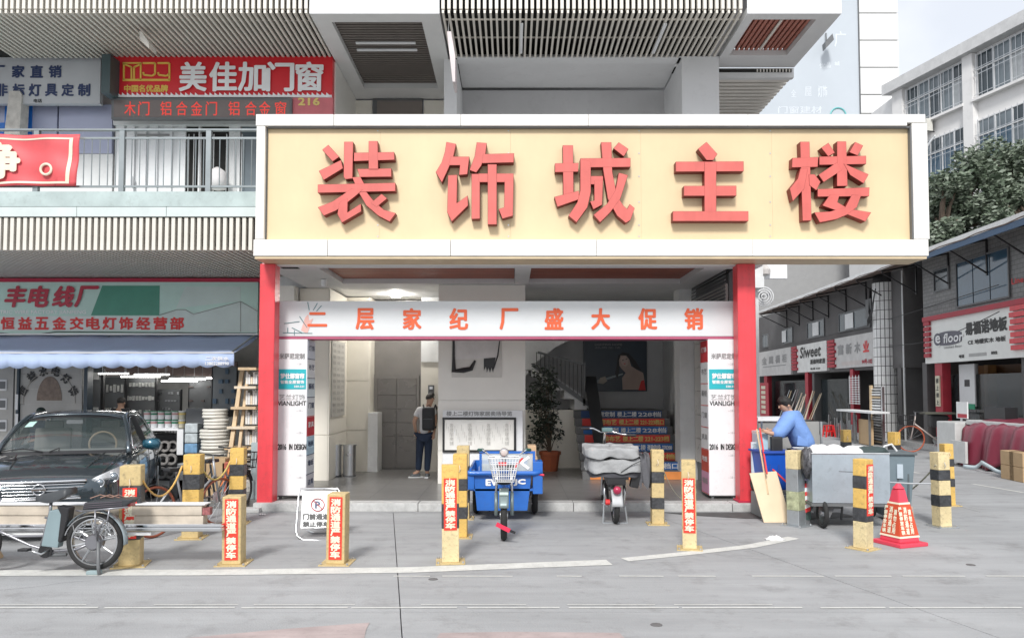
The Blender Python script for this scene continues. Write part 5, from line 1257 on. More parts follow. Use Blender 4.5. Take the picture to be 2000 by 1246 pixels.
# counter and buckets
ct = empty('shop_counter', (-6.8, 15, .1), 'white topped shop counter with grey rope coils stored beneath', 'counter')
F(270, 836, 348, 841, 14.8, .9, 'counter_top', WHITE, ct); F(345, 838, 358, 888, 14.75, .05, 'white_side', WHITE, ct); MB().box(xx(272, 15), xx(344, 15), 15.1, 15.6, .1, 1.0).build('counter_back', BLACK, ct)
RP = mat('grey_rope', (.25, .24, .23), .8, vary=.3, scale=15)
for k in range(9):
    x = xx(303 + (k % 3) * 15, 14.9); z_ = .25 + (k // 3) * .25
    MB().torus((x, 14.9 + .02 * k % 3, z_ + .02), .09, .03, 'Y', 14, 5).build('rope_coil', RP, ct)
GRN = mat('green_lid', (.02, .20, .10), .4); PNK = mat('pink_label', (.55, .30, .30), .5); CRB = mat('cream_tub', (.66, .62, .48), .5)
desc = ['leftmost', 'second', 'third', 'fourth', 'fifth', 'rightmost']
for k in range(6):
    for j in range(2):
        px = 289 + k * 13.6; D = 15.0; x = xx(px, D); z0 = zz(836, D) + j * .17
        t = empty('paint_bucket', (x, D, z0), '%s paint tub on the counter, %s row, %s' % (desc[k], ['lower', 'upper'][j], 'cream coloured' if k == 5 else 'white with green band'), 'tub', 'stacked paint tubs on the shop counter')
        MB().lathe((x, D, z0), [(.058, .002), (.065, .14), (.068, .145)], 14).build('tub', CRB if k == 5 else WHITE, t, smooth=True)
        MB().lathe((x, D, z0 + .001), [(.0665, .09), (.0675, .125)], 14, cap=False).build('label_band', [GRN, PNK][(k + j) % 2] if k < 5 else YELL, t)
        MB().lathe((x, D, z0 + .146), [(.07, 0), (.07, .02)], 14).build('lid', GRN if k < 5 else WHITE, t)
# blue bottle packs and coil stacks
WRP = mat('clear_blue_wrap', (.20, .36, .55), .15, vary=.3, scale=12); WR2 = mat('pale_wrap', (.50, .55, .57), .25, vary=.3, scale=10)
for k in range(6):
    z0 = .1 + k * .19; o = MB().box(xx(362, 14.6), xx(387, 14.6), 14.6, 14.85, z0 + .002, z0 + .185).build('bottle_pack', WRP if k < 4 else WR2, bevel=.03)
    tag(o, ['lowest', 'second', 'third', 'fourth blue', 'fifth, pale', 'topmost, pale'][k] + ' plastic wrapped pack in the column right of the counter', 'pack', 'wrapped packs stacked beside the counter')
CW = mat('white_coil_tube', (.72, .70, .64), .4, vary=.08)
for k in range(7):
    D = 14.45; x = xx(424 - (k % 2) * 3, D); z0 = .42 + k * .19; Rr = .24 if k < 4 else .20
    if z0 > 1.42: break
    mb = MB()
    for q in range(3): mb.torus((x, D, z0 + q * .058), Rr, .032, 'Z', 28, 6)
    o = mb.build('tube_coil', CW, smooth='all'); tag(o, ['lowest', 'second', 'third', 'fourth', 'fifth', 'topmost'][k] + ' coil of the tall stack of white tubing by the wooden ladder', 'coil', 'stacked coils of white tubing')
mb = MB()
for q in range(2):
    for k in range(3): mb.torus((xx(415 + k * 2, 14.2), 14.25, .15 + (q * 3 + k) * .055), .26, .03, 'Z', 24, 6)
o = mb.build('tube_coil', mat('cream_coil', (.66, .60, .50), .5)); tag(o, 'wide cream coil of tubing on the ground under the tall white stack', 'coil')
for k, (a, b, c, d, m, lab) in enumerate(((362, 797, 400, 835, DGREY, 'dark plastic sack of goods on top of the wrapped packs'), (398, 800, 448, 815, BLACK, 'black folded sack above the white tubing stack'), (388, 835, 402, 888, mat('grey_net', (.25, .27, .28), .7, vary=.3, scale=30), 'grey netted bundle between blue packs and white coils'))):
    D = 14.9; A_q, B_q = at(a, d, D), at(c, b, D)
    rows = []
    o = MB().box(A_q.x, B_q.x, D, D + .3, A_q.z, B_q.z).build('sack', m, bevel=.04); tag(o, lab, 'sack')
# support under upper sacks
o = MB().box(xx(362, 14.95), xx(448, 14.95), 15.0, 15.3, .1, zz(836, 14.95)).build('goods_crate', DGREY); tag(o, 'dark crate carrying the sacks behind the white tubing', 'crate')
# wooden shelf ladder
ld = empty('wooden_ladder', (xx(482, 13.9), 13.9, 0), 'raw wood step ladder rack loaded with white profiles leaning by the left red post', 'ladder')
D = 13.9
MB().beam(at(474, 718, 14.2), at(444, 925, 13.6), .07, .05, (0, 1, 0)).build('rail', WOOD, ld); MB().beam(at(486, 718, 14.2), at(462, 925, 13.6), .05, .05, (0, 1, 0)).build('rail', WOOD, ld)
for k, (y, a) in enumerate(((718, 470), (754, 463), (794, 457), (832, 450), (872, 446))): MB().box(xx(a, D), xx(505, D), 13.75, 14.15, zz(y + 5, D), zz(y, D)).build('step', WOODL if k % 2 else WOOD, ld)
PRF = mat('white_profile_bundle', (.70, .69, .66), .5)
pf = empty('profile_stack', (xx(490, 14), 14, 0), 'layers of white plastic profiles stored on the wooden ladder rack', 'profiles')
for k, (y0, y1) in enumerate(((726, 750), (762, 790), (800, 828), (838, 868))):
    for q in range(5): MB().box(xx(482 + q * 4.5, 13.95), xx(485.8 + q * 4.5, 13.95), 13.9, 14.3, zz(y1, 13.95), zz(y0 + (q % 3) * 5, 13.95)).build('profile', [PRF, LTGREY, WOODL][q % 3], pf)
for k in range(9):
    y = 885 + k * 9; MB().box(xx(470 - k % 3 * 4, 13.8), xx(506, 13.8), 13.7, 14.2, zz(y + 4, 13.8), zz(y, 13.8)).build('profile', [PRF, WOODL, PRF, LTGREY, mat('rust_profile', (.30, .10, .06), .6)][k % 5], pf)
o = MB().box(xx(492, 12.4), xx(506, 12.4), 12.4, 12.46, 0, zz(864, 12.4)).build('grey_board', mat('blue_grey_board', (.38, .46, .47), .5, dirt=.2), bevel=.004); tag(o, 'narrow blue-grey board standing against the left red post', 'board')
# low clutter in front of the shop
ck = [((345, 905, 400, 940), GALV, 'metal_tray', 'dented metal tray of tools on the ground in front of the counter'), ((402, 895, 440, 925), CARD, 'cardboard_box', 'open cardboard box under the white tubing'), ((432, 902, 468, 930), mat('red_white_pack', (.45, .12, .08), .5, vary=.4, scale=20), 'printed_carton', 'red printed carton at the foot of the ladder'),
      ((330, 935, 366, 965), DGREY, 'tool_case', 'dark tool case beside the car rear wheel'), ((440, 940, 500, 972), mat('white_sack', (.62, .60, .55), .7, vary=.2, scale=9), 'sack', 'off-white sack on the ground by the red post')]
for (a, b, c, d), m, n_, lab in ck:
    D = 13.3; A_q, B_q = at(a, d, D), at(c, b, D); o = MB().box(A_q.x, B_q.x, D, D + .35, .0, B_q.z).build(n_, m, bevel=.02)
    tag(o, lab, 'goods')
pr = empty('folding_frame', (xx(445, 12.9), 12.9, 0), 'folded white and steel A-shaped frame with an orange strap before the ladder', 'frame')
for (a, b) in (((420, 985), (440, 915)), ((440, 915), (456, 985)), ((426, 985), (446, 925)), ((462, 985), (470, 905)), ((452, 985), (444, 925))): MB().tube([ground(a[0], a[1]) if False else at(a[0], a[1], 12.9), at(b[0], b[1], 13.05)], .016, 6).build('tube', STEEL, pr)
MB().tube([at(432, 950, 12.88), at(445, 925, 12.95), at(450, 912, 12.98)], .02, 6).build('strap', mat('orange_strap', (.75, .20, .04), .5), pr)

# ================================================================ lobby things
nbd = empty('notice_stand', (xx(940, 14.1), 14.1, LZ), 'white notice stand with black framed sheet in front of the central column', 'notice board')
D = 14.1
F(864, 801, 1021, 945, D + .06, .06, 'stand_panel', WHITE, nbd, bevel=.006)
MB().box(xx(880, D), xx(1005, D), D, D + .3, LZ, LZ + .04).build('base', WHITE, nbd)
for (a, b, c, d) in ((864, 815, 1008, 819), (864, 879, 1008, 883), (864, 819, 868, 879), (1004, 819, 1008, 879)): F(a, b, c, d, D + .025, .034, 'black_frame', BLACK, nbd)
F(868.5, 819.5, 1003.5, 878.5, D + .04, .019, 'sheet', mat('paper_sheet', (.78, .77, .73), .6), nbd)
ftext('楼上二楼灯饰家居卖场导览', 872, 803, 1000, 812, D + .058, GREYL, nbd, bold=.003)
for k in range(7): ftext('各楼层商铺', 878 + k * 18, 826, 886 + k * 18, 870, D + .038, mat('faint_grey_print', (.50, .49, .46), .6), nbd, vert=True) if k % 2 == 0 else None
mbk = MB()
for k in range(40):
    x = 872 + k * 3.2; y = 826 + (k * 37 % 30); mbk.prism([at(x, y, D + .0395), at(x + .7, y, D + .0395), at(x + .7, y + 12, D + .0395), at(x, y + 12, D + .0395)], (0, -.002, 0))
mbk.build('printed_lines', mat('faint_grey_print', (.50, .49, .46), .6), nbd)
wp = empty('wall_poster', (xx(925, 14.3), 14.3, 2.1), 'glossy poster of a black and white handbag shape on the central column', 'poster')
D = 14.325
F(882, 663, 980, 737, D - .006, .012, 'sheet', mat('poster_cream', (.62, .60, .56), .35), wp)
MB().prism([at(a, b, D - .008) for a, b in ((885, 664), (977, 664), (970, 700), (884, 702))], (0, -.004, 0)).build('pale_shape', mat('poster_grey_white', (.66, .64, .63), .3), wp)
bk = MB(); pts = [(886, 663), (886, 695), (886, 724), (905, 723), (920, 720), (928, 704)]
bk.tube([at(a, b, D - .02) for a, b in pts], [.02, .025, .05, .05, .045, .02], 8)
bk.tube([at(a, b, D - .02) for a, b in ((976, 664), (972, 695), (964, 720))], [.008, .012, .01], 8)
bk.prism([at(a, b, D - .012) for a, b in ((945, 700), (968, 698), (963, 728), (960, 718), (957, 728), (954, 718), (951, 728), (949, 716), (945, 724))], (0, -.006, 0))
bk.build('black_shape', BLACK, wp)
for k, px in enumerate((656, 684)):
    D = 15.55; y0, y1 = 930, 868; x = xx(px, D)
    t = empty('ash_bin', (x, D, LZ), ['left stainless steel cylinder bin beside the low wall', 'right stainless steel cylinder bin, the shinier one'][k], 'bin', 'pair of stainless steel bins')
    h = zz(867, D) - LZ
    MB().lathe((x, D, LZ), [(.125, 0), (.125, h - .03)], 28).build('body', STEEL, t, smooth=True)
    MB().lathe((x, D, LZ + h - .028), [(.14, 0), (.14, .02), (.12, .028)], 28).build('rim', STEEL, t, smooth=True)
    MB().lathe((x, D, LZ + .0), [(.13, 0.0), (.13, .03)], 28, cap=False).build('foot_ring', DGREY, t)
# potted plant
plt = empty('potted_plant', (xx(1074, 16.6), 16.6, LZ), 'tall dark leafy pot plant in an orange terracotta pot under the stairs', 'potted plant')
px_, py_ = xx(1074, 16.6), 16.6
MB().lathe((px_, py_, LZ), [(.16, 0), (.21, .34), (.235, .35), (.235, .42), (.20, .42), (.19, .38), (.01, .38)], 8).build('pot', mat('terracotta', (.45, .12, .05), .6, vary=.12), plt, smooth=False)
tk = MB(); rq = random.Random(33); lobes = []
for i in range(26):
    h = rq.uniform(.15, 1.75); a = rq.uniform(0, 6.28); r = rq.uniform(.05, .30) * (1 if h < 1.3 else .75)
    c = Vector((px_ - .10 + r * math.cos(a), py_ + r * math.sin(a) * .8, LZ + .45 + h)); lobes.append(c)
    tk.tube([(px_, py_, LZ + .38), (px_ + (c.x - px_) * .4, py_ + (c.y - py_) * .4, LZ + .4 + h * .6), tuple(c)], [.014, .01, .005], 5)
tk.build('stem', mat('plant_stem', (.12, .09, .06), .8), plt)
mb = MB()
for i in range(1500):
    c = rq.choice(lobes); p = c + Vector((rq.gauss(0, .09), rq.gauss(0, .09), rq.gauss(0, .10)))
    s = rq.uniform(.03, .06); u = Vector((rq.gauss(0, 1), rq.gauss(0, 1), rq.gauss(-.3, .5))).normalized(); v = Matrix.Rotation(rq.uniform(0, 6.28), 3, u) @ u.orthogonal().normalized()
    mb.add([p - u * s, p + v * s * .5, p + u * s, p - v * s * .5], [(0, 1, 2, 3)])
lf_ = mb.build('foliage', mat('dark_plant_leaf', (.035, .05, .035), .4, vary=.35, scale=6), plt, fix=False)
# back wall poster: woman in red before a dark blue ground
ps2 = empty('wall_poster', (xx(1200, 18.8), 18.8, 1.8), 'large dark blue advertising poster with a pale shouldered woman in red above the stairs', 'poster')
D = 18.84
F(1140, 655, 1263, 764, D, .05, 'poster_sheet', mat('poster_navy', (.035, .055, .08), .35, vary=.35, scale=.8), ps2)
SKP = mat('poster_skin', (.48, .36, .31), .5, vary=.1)
def pp_(pts, m, nm, k): MB().prism([at(a, b, D - .002 - k * .004) for a, b in pts], (0, -.003, 0)).build(nm, m, ps2)
pp_([(1207, 702), (1212, 693), (1222, 693), (1229, 702), (1233, 715), (1244, 722), (1256, 728), (1259, 745), (1258, 761), (1216, 761), (1215, 738), (1222, 728), (1214, 720), (1209, 713)], SKP, 'printed_figure', 0)
pp_([(1204, 716), (1207, 694), (1216, 688), (1228, 690), (1242, 706), (1252, 724), (1238, 718), (1230, 703), (1224, 694), (1212, 694), (1209, 704), (1210, 722), (1206, 740), (1201, 730)], mat('poster_hair', (.012, .010, .012), .35), 'printed_hair', 3)
pp_([(1213, 697), (1221, 695), (1226, 702), (1227, 711), (1222, 717), (1216, 713), (1212, 705)], mat('poster_face', (.60, .47, .42), .5), 'printed_face', 1)
pp_([(1215, 703), (1218, 702), (1218, 703.5), (1215, 704.5)], BLACK, 'printed_eye', 2); pp_([(1222, 701), (1225, 700), (1225, 701.5), (1222, 702.5)], BLACK, 'printed_eye', 2); pp_([(1217, 710), (1222, 709), (1221, 711.5)], REDL, 'printed_lips', 2)
pp_([(1258, 742), (1261, 762), (1247, 762), (1252, 744)], REDL, 'printed_dress', 1)
pp_([(1160, 744), (1216, 729), (1217, 731), (1162, 750)], mat('poster_beam', (.35, .40, .42), .5), 'printed_beam', 1)
pp_([(1172, 738), (1182, 735), (1186, 744), (1178, 750), (1168, 748)], mat('poster_glow', (.50, .45, .38), .5), 'printed_glow', 2)
ftext('LIGHTING HOME', 1162, 671, 1215, 675, D - .004, GREYL, ps2, bold=.002); ftext('品质生活', 1162, 677, 1212, 681, D - .004, GREYL, ps2)

# ================================================================ bollards
def bollard(kind, label, loc, rz=0.0, h=1.05, wd=.205, seq=None, sticker=None, wear=0):
    """square steel post with bands, sticker and base plate"""
    t = empty('bollard', loc, label, 'bollard', 'yellow and black square bollards')
    t.rotation_euler = (R(rnd.uniform(-.7, .7)), R(rnd.uniform(-.9, .9)), rz); t.location = loc
    off = Vector(loc)
    def L(mb): mb.v = [q + off for q in mb.v]; return mb
    hw = wd / 2
    zc = .012
    for (frac, m) in seq:
        z1 = zc + frac * (h - .012)
        s_ = hw if m is not BLKP else hw + .003
        L(MB().box(-s_, s_, -s_, s_, zc, z1 - .0005)).build('band', m, t, bevel=.006); zc = z1
    bp = L(MB().box(-hw - .065, hw + .065, -hw - .065, hw + .065, 0, .012)).build('base_plate', YELO if wear == 0 else GALV, t)
    for sx in (-1, 1):
        for sy in (-1, 1): L(MB().lathe((sx * (hw + .04), sy * (hw + .04), .0125), [(.014, 0), (.014, .014), (.007, .02)], 6)).build('bolt', STEEL, bp)
    ring = L(MB().tube([(-.006, -hw - .004, h * .87), (.004, -hw - .02, h * .82), (-.008, -hw - .004, h * .79)], .005, 5)).build('hook', WOODL if wear == 0 else STEEL, t)
    if sticker:
        z0, z1, face = sticker; q = .062
        if face == 'F': a = Vector((-q - .008, -hw - .004, z0)); ex = Vector((1, 0, 0))
        else: a = Vector((hw + .004, -q - .008, z0)) if face == 'R' else Vector((-hw - .004, q + .008, z0)); ex = Vector((0, 1, 0)) if face == 'R' else Vector((0, -1, 0))
        ez = Vector((0, 0, 1)); nn = ex.cross(ez)
        st_ = L(MB().obox(a, ex * (2 * q + .016), ez * (z1 - z0), nn * .003)).build('sticker', STICK, t)
        text('消防通道严禁停车', a + nn * .004 + ex * .02 + ez * .015 + off, ex, ez, 2 * q - .024, z1 - z0 - .03, STKW, st_, vert=True, bold=.004, depth=.001, off=.012)
    return t
Y, K, O_, Cm, G_ = YELP, BLKP, YELO, YELC, GALV
S5 = [(.2, O_), (.2, K), (.2, Y), (.2, K), (.2, Y)]
def gl(px, py): q = ground(px, py); return (q.x, q.y, 0)
bollard('a', 'leftmost large yellow and black bollard behind the electric bicycle, steel pipes crossing it', gl(256, 1103), R(14), 1.07, .21, [(.26, O_), (.2, K), (.14, O_), (.2, K), (.2, O_)], (.30, .84, 'F'))
bollard('b', 'short bollard with a full-height red sticker at the right end of the steel pipes', gl(457, 1100), R(3), .735, .20, [(1, O_)], (.06, .71, 'F'))
bollard('c', 'short bollard with a full-height red sticker directly right of the no-parking stand', gl(659, 1099), R(-2), .76, .20, [(1, O_)], (.06, .73, 'F'))
bollard('d', 'tall bollard with red sticker, frontmost of the three left of the blue tricycle', gl(880, 1097), R(5), 1.06, .185, [(.35, Cm), (.25, K), (.4, Y)], (.36, .92, 'F'))
bollard('e', 'yellow and black bollard in the middle of the three left of the blue tricycle', gl(899, 1048), R(0), 1.06, .18, [(.22, Y), (.14, K), (.2, Y), (.14, K), (.3, Y)])
bollard('f', 'rearmost bollard of the three left of the blue tricycle, olive at its foot', gl(905, 1012), R(0), 1.06, .18, [(.22, O_), (.16, K), (.2, O_), (.14, K), (.28, O_)])
bollard('g', 'ochre and black bollard just right of the scooter with the grey cover', gl(1284, 1023), R(-3), 1.04, .17, [(.2, O_), (.15, K), (.2, O_), (.15, K), (.3, O_)])
bollard('h', 'bollard with a red sticker standing before the right arch pillar', gl(1347, 1071), R(-12), 1.05, .165, [(.22, Cm), (.30, O_), (.2, O_), (.28, O_)], (.20, .84, 'F'))
bollard('i', 'worn bare metal bollard with flaking paint left of the steel refuse cart', gl(1556, 1026), R(38), 1.04, .185, [(.2, G_), (.25, mat('flaky_green_paint', (.40, .42, .26), .6, vary=.5, scale=10, dirt=.4)), (.3, G_), (.25, Cm)], None, 1)
bollard('j', 'tall yellow and black bollard with a side sticker between steel cart and traffic cone', gl(1686, 1071), R(36), 1.06, .165, [(.30, Cm), (.15, K), (.22, Y), (.14, K), (.19, Y)], (.40, 1.0, 'F'))
bollard('k', 'cream and black bollard right of the traffic cone, frontmost of that pair', gl(1840, 1028), R(10), 1.02, .175, [(.27, Cm), (.15, K), (.2, Cm), (.14, K), (.24, Cm)], None, 1)
bollard('l', 'yellow bollard standing behind the cream one at the right', gl(1853, 987), R(4), 1.0, .15, [(.3, Y), (.13, K), (.2, Y), (.12, K), (.25, Y)])
bollard('m', 'far yellow and black bollard seen above the refuse cart beside the red stools', gl(1654, 935), R(0), 1.03, .165, [(.25, Y), (.15, K), (.2, Y), (.15, K), (.25, Y)])
bollard('n', 'far yellow bollard seen above the grey wheeled bin at the right', gl(1748, 945), R(30), 1.03, .17, [(.25, Y), (.15, K), (.2, Y), (.15, K), (.25, Y)])
bollard('o', 'yellow and black bollard behind the planks, in front of the orange wheeled bicycle', gl(375, 1050), R(6), 1.06, .205, [(.38, O_), (.2, Y), (.18, K), (.24, Y)])
bollard('p', 'yellow and black bollard by the ladder, behind the short stickered one', gl(463, 1022), R(6), 1.06, .19, [(.3, O_), (.15, K), (.18, Y), (.15, K), (.22, Y)])
def chain(a, b, sag, label, m=mat('yellow_rope', (.62, .45, .14), .7), r=.010):
    a, b = Vector(a), Vector(b); n = 24
    pts = [a.lerp(b, i / n) - Vector((0, 0, sag * 4 * (i / n) * (1 - i / n))) for i in range(n + 1)]
    o = MB().tube(pts, [r * (1 + .35 * (i % 2)) for i in range(n + 1)], 6).build('chain', m); tag(o, label, 'chain')
p0 = Vector(gl(256, 1103)); p1 = Vector(gl(375, 1050)); chain(p0 + Vector((.11, 0, .90)), p1 + Vector((-.10, -.10, .92)), .26, 'yellow plastic chain sagging between two bollards in front of the car', mat('orange_yellow_chain', (.70, .42, .12), .5))
chain(p1 + Vector((.1, 0, .9)), Vector(gl(463, 1022)) + Vector((-.1, 0, .9)), .22, 'yellow chain between the bollards in front of the clutter')
chain(Vector(gl(1840, 1028)) + Vector((-.09, -.05, .85)), Vector(gl(1760, 1000)) + Vector((0, 0, .25)), .05, 'worn pale rope running down left from the cream bollard', mat('pale_rope', (.45, .43, .33), .8))
chain(Vector(gl(1284, 1023)) + Vector((.09, 0, .75)), at(1360, 960, 12.3), .25, 'thin pale hose hanging right of the ochre bollard', mat('pale_rope', (.45, .43, .33), .8), .006)

# ================================================================ no-parking stand
npk = empty('no_parking_stand', gl(620, 1050), 'tilted steel tube no-parking stand with round P symbol left of a stickered bollard', 'sign')
Dn = gy(1054); Dt = Dn + .32
def fr_(px, py): 
    t = (1054 - py) / (1054 - 956); return at(px, py, Dn + .30 * t)
lp = [fr_(587, 954), fr_(660, 954), fr_(663, 960), fr_(655, 1040), fr_(648, 1052), fr_(640, 1056), fr_(592, 1054), fr_(581, 1047), fr_(578, 1036), fr_(584, 962)]
MB().tube(lp, .013, 8, closed=True).build('tube_frame', STEEL, npk, smooth='all')
MB().prism([fr_(591, 958), fr_(657, 958), fr_(651, 1029), fr_(587, 1031)], (0, .012, 0)).build('sign_plate', mat('grey_white_plate', (.68, .69, .70), .3), npk)
c = (fr_(621, 985) + Vector((0, -.012, 0))); up = (fr_(621, 960) - fr_(621, 1030)).normalized()
pts = [c + Vector((1, 0, 0)) * .083 * math.cos(t) + up * .083 * math.sin(t) for t in [2 * math.pi * i / 28 for i in range(28)]]
MB().tube(pts, .008, 6, closed=True).build('ring', mat('dull_red_ring', (.45, .12, .12), .5), npk)
MB().beam(c - Vector((1, 0, 0)) * .055 + up * .055 + Vector((0, -.003, 0)), c + Vector((1, 0, 0)) * .055 - up * .055 + Vector((0, -.003, 0)), .012, .006, (0, 1, 0)).build('slash', MATS['dull_red_ring'], npk)
text('P', c - Vector((.032, 0, 0)) - up * .045, (1, 0, 0), up, .06, .09, NAVY, npk, bold=.005, depth=.002)
text('门前通道', fr_(592, 1014) + Vector((0, -.004, 0)), (1, 0, 0), up, .33, .075, BKL, npk, bold=.004, off=.01); text('禁止停车', fr_(592, 1028) + Vector((0, -.004, 0)), (1, 0, 0), up, .33, .065, BKL, npk, bold=.004, off=.01)
MB().tube([at(600, 1035, Dn + .45), at(612, 1040, Dn + .40), at(645, 1040, Dn + .42)], .012, 6).build('rear_tube', STEEL, npk)
MB().tube([fr_(595, 956), (fr_(595, 956).x, Dn + .75, .015), (fr_(655, 956).x, Dn + .75, .015), fr_(655, 956)], .014, 6).build('rear_leg', STEEL, npk)

# ================================================================ traffic cone, litter
cn = empty('traffic_cone', gl(1757, 1068), 'leaning red square traffic cone wrapped in a red and yellow printed sleeve', 'traffic cone')
cb = Vector(gl(1757, 1062)); CR = mat('cone_red', (.70, .06, .10), .4, vary=.08)
def ring4(s, z, rz=.35, sh=0): return [cb + Vector((s * math.cos(rz + math.pi / 2 * k + math.pi / 4) * 1.414 / 2 * 2 / 2 - sh, s * math.sin(rz + math.pi / 2 * k + math.pi / 4) * 1.414 / 2, z)) for k in range(4)]
mbc = MB(); mbc.prism(ring4(.44, 0), (0, 0, .045)); mbc.build('base', CR, cn, bevel=.012)
mb2 = MB(); A1, A2 = ring4(.315, .045), ring4(.105, .67, sh=.0)
mb2.add(A1 + A2, [(0, 1, 5, 4), (1, 2, 6, 5), (2, 3, 7, 6), (3, 0, 4, 7), (4, 5, 6, 7), (3, 2, 1, 0)]).build('body', CR, cn, bevel=.018)
mb3 = MB().lathe(cb + Vector((0, 0, .665)), [(.05, 0), (.07, .015), (.045, .04), (.025, .07)], 12).build('cap', CR, cn, smooth=True)
def lerp4(z): 
    t = (z - .045) / .625; return [a.lerp(b, t) + (a.lerp(b, t) - cb - Vector((0, 0, z))).normalized() * .008 for a, b in zip(A1, A2)]
B1, B2 = lerp4(.11), lerp4(.50)
mb4 = MB().add(B1 + B2, [(0, 1, 5, 4), (1, 2, 6, 5), (2, 3, 7, 6), (3, 0, 4, 7)]).build('sleeve', mat('sleeve_red', (.62, .08, .03), .5), cn, fix=False)
for z0 in (.10, .49):
    q1, q2 = lerp4(z0), lerp4(z0 + .022)
    ctr = [v + (v - cb).normalized() * .003 for v in q1 + q2]; MB().add(ctr, [(0, 1, 5, 4), (1, 2, 6, 5), (2, 3, 7, 6), (3, 0, 4, 7)]).build('sleeve_band', STKW, cn, fix=False)
for k, (i, j) in enumerate(((0, 1), (1, 2), (2, 3), (3, 0))):
    a, b, c_, d = B1[i], B1[j], B2[j], B2[i]; ex = (b - a).normalized(); ez = ((d + c_) / 2 - (a + b) / 2).normalized(); nrm = ex.cross(ez)
    if nrm.dot((a + b) / 2 - cb) < 0: continue
    text('严禁停放车辆', a + ex * .035 + ez * .03 + nrm * .003, ex, ez, .05, .33, STKW, cn, vert=True, bold=.003, depth=.001)
    text('消防通道', a + ex * .11 + ez * .03 + nrm * .003, ex, ez, .05, .33, STKW, cn, vert=True, bold=.003, depth=.001)
    text('请勿占用', a + ex * .18 + ez * .03 + nrm * .003, ex, ez, .045, .30, STKW, cn, vert=True, bold=.003, depth=.001)
lq = Vector(gl(1513, 1053)); rows = [[lq + Vector((.22 * (i / 8 - .5) * 1.1, .12 * (j / 5 - .5), max(.004, .05 * math.sin(math.pi * i / 8) * math.sin(math.pi * j / 5) + .012 * math.sin(i * 2.2 + j)))) for i in range(9)] for j in range(6)]
o = MB().grid(rows).build('crumpled_paper', mat('white_paper', (.80, .80, .80), .7), smooth='all', solid=.002); tag(o, 'crumpled white paper on the road left of the refuse cart', 'litter')
rows = [[Vector(gl(512, 1005)) + Vector((.1 * (i / 6 - .5), .06 * (j / 3 - .5), .004 + .012 * (i % 2))) for i in range(7)] for j in range(4)]
o = MB().grid(rows).build('crumpled_paper', MATS['white_paper'], smooth='all', solid=.002); tag(o, 'small pale scrap of paper by the foot of the left red post', 'litter')
for k, (a, b) in enumerate(((846, 1131), (1896, 1103), (1282, 1220))):
    q = Vector(gl(a, b)); o = MB().lathe(q, [(.05, .001), (.045, .006), (.02, .009)], 9).build('dark_spot', DKW); tag(o, ['small dark lid lying on the road below the tallest stickered bollard', 'flattened dark scrap on the road at the right', 'dark scrap on the road near the bottom edge'][k], 'litter')
# ================================================================ things built in their own frame
class TH:
    sc_ = 1.0
    def __init__(s, name, loc, rz, label, cat, group=None):
        s.t = empty(name, loc, label, cat, group); s.t.rotation_euler = (0, 0, rz); s.off = Vector(loc); s.M = Matrix.Rotation(rz, 4, 'Z')
    def p(s, mb, name, m, parent=None, **k):
        mb.v = [Vector(q) * s.sc_ + s.off for q in mb.v]; return mb.build(name, m, parent or s.t, **k)
    def txt(s, st, o, ex, ez, w_, h_, m, parent=None, **k): return text(st, Vector(o) + s.off, ex, ez, w_, h_, m, parent or s.t, **k)
def interp(tab, x):
    for (a, va), (b, vb) in zip(tab, tab[1:]):
        if x <= b:
            t = max(0, (x - a) / (b - a)); t = t * t * (3 - 2 * t) if False else t; return va + (vb - va) * t
    return tab[-1][1]

# ---------------------------------------------------------------- parked saloon
CARP = mat('dark_teal_car_paint', (.050, .070, .085), .25, metal=.55, vary=.06, coat=1.0)
CS = 1.06
car = TH('parked_car', (-5.76, 9.42, 0), R(19), 'dark teal four-door saloon car parked nose out in front of the hardware shop', 'car'); car.sc_ = CS
ws = [(0, .52), (.10, .70), (.35, .815), (.8, .865), (1.3, .882), (2.4, .885), (3.5, .878), (4.2, .85), (4.65, .78), (4.85, .62)]
zt_ = [(0, .64), (.04, .705), (.12, .755), (.35, .815), (.8, .88), (1.2, .925), (1.6, .945), (2.6, .955), (3.6, .975), (4.2, 1.0), (4.65, .97), (4.85, .80)]
zb_ = [(0, .30), (.2, .24), (.8, .22), (4, .22), (4.85, .34)]
ys = [0, .04, .1, .2, .35, .55, .8, 1.05, 1.3, 1.6, 2.0, 2.4, 2.9, 3.4, 3.8, 4.2, 4.45, 4.65, 4.78, 4.85]
rows = []
for y in ys:
    w_, zt, zb = interp(ws, y), interp(zt_, y), interp(zb_, y); h = zt - zb
    half = [(.0, zb), (w_ * .85, zb), (w_ * .97, zb + .06), (w_ * 1.0, zb + h * .35), (w_ * .995, zb + h * .62), (w_ * .965, zb + h * .82), (w_ * .90, zb + h * .93), (w_ * .78, zt - .012), (w_ * .55, zt + .008), (w_ * .3, zt + .02), (0, zt + .024)]
    rows.append([(-a, y, b) for a, b in half] + [(a, y, b) for a, b in half[::-1][1:]])
mb = MB().grid(rows); n = len(rows[0])
mb.f.append(list(range(n))); mb.f.append([len(mb.v) - n + i for i in range(n)][::-1])
body = car.p(mb, 'body', CARP, smooth='all', sub=2)
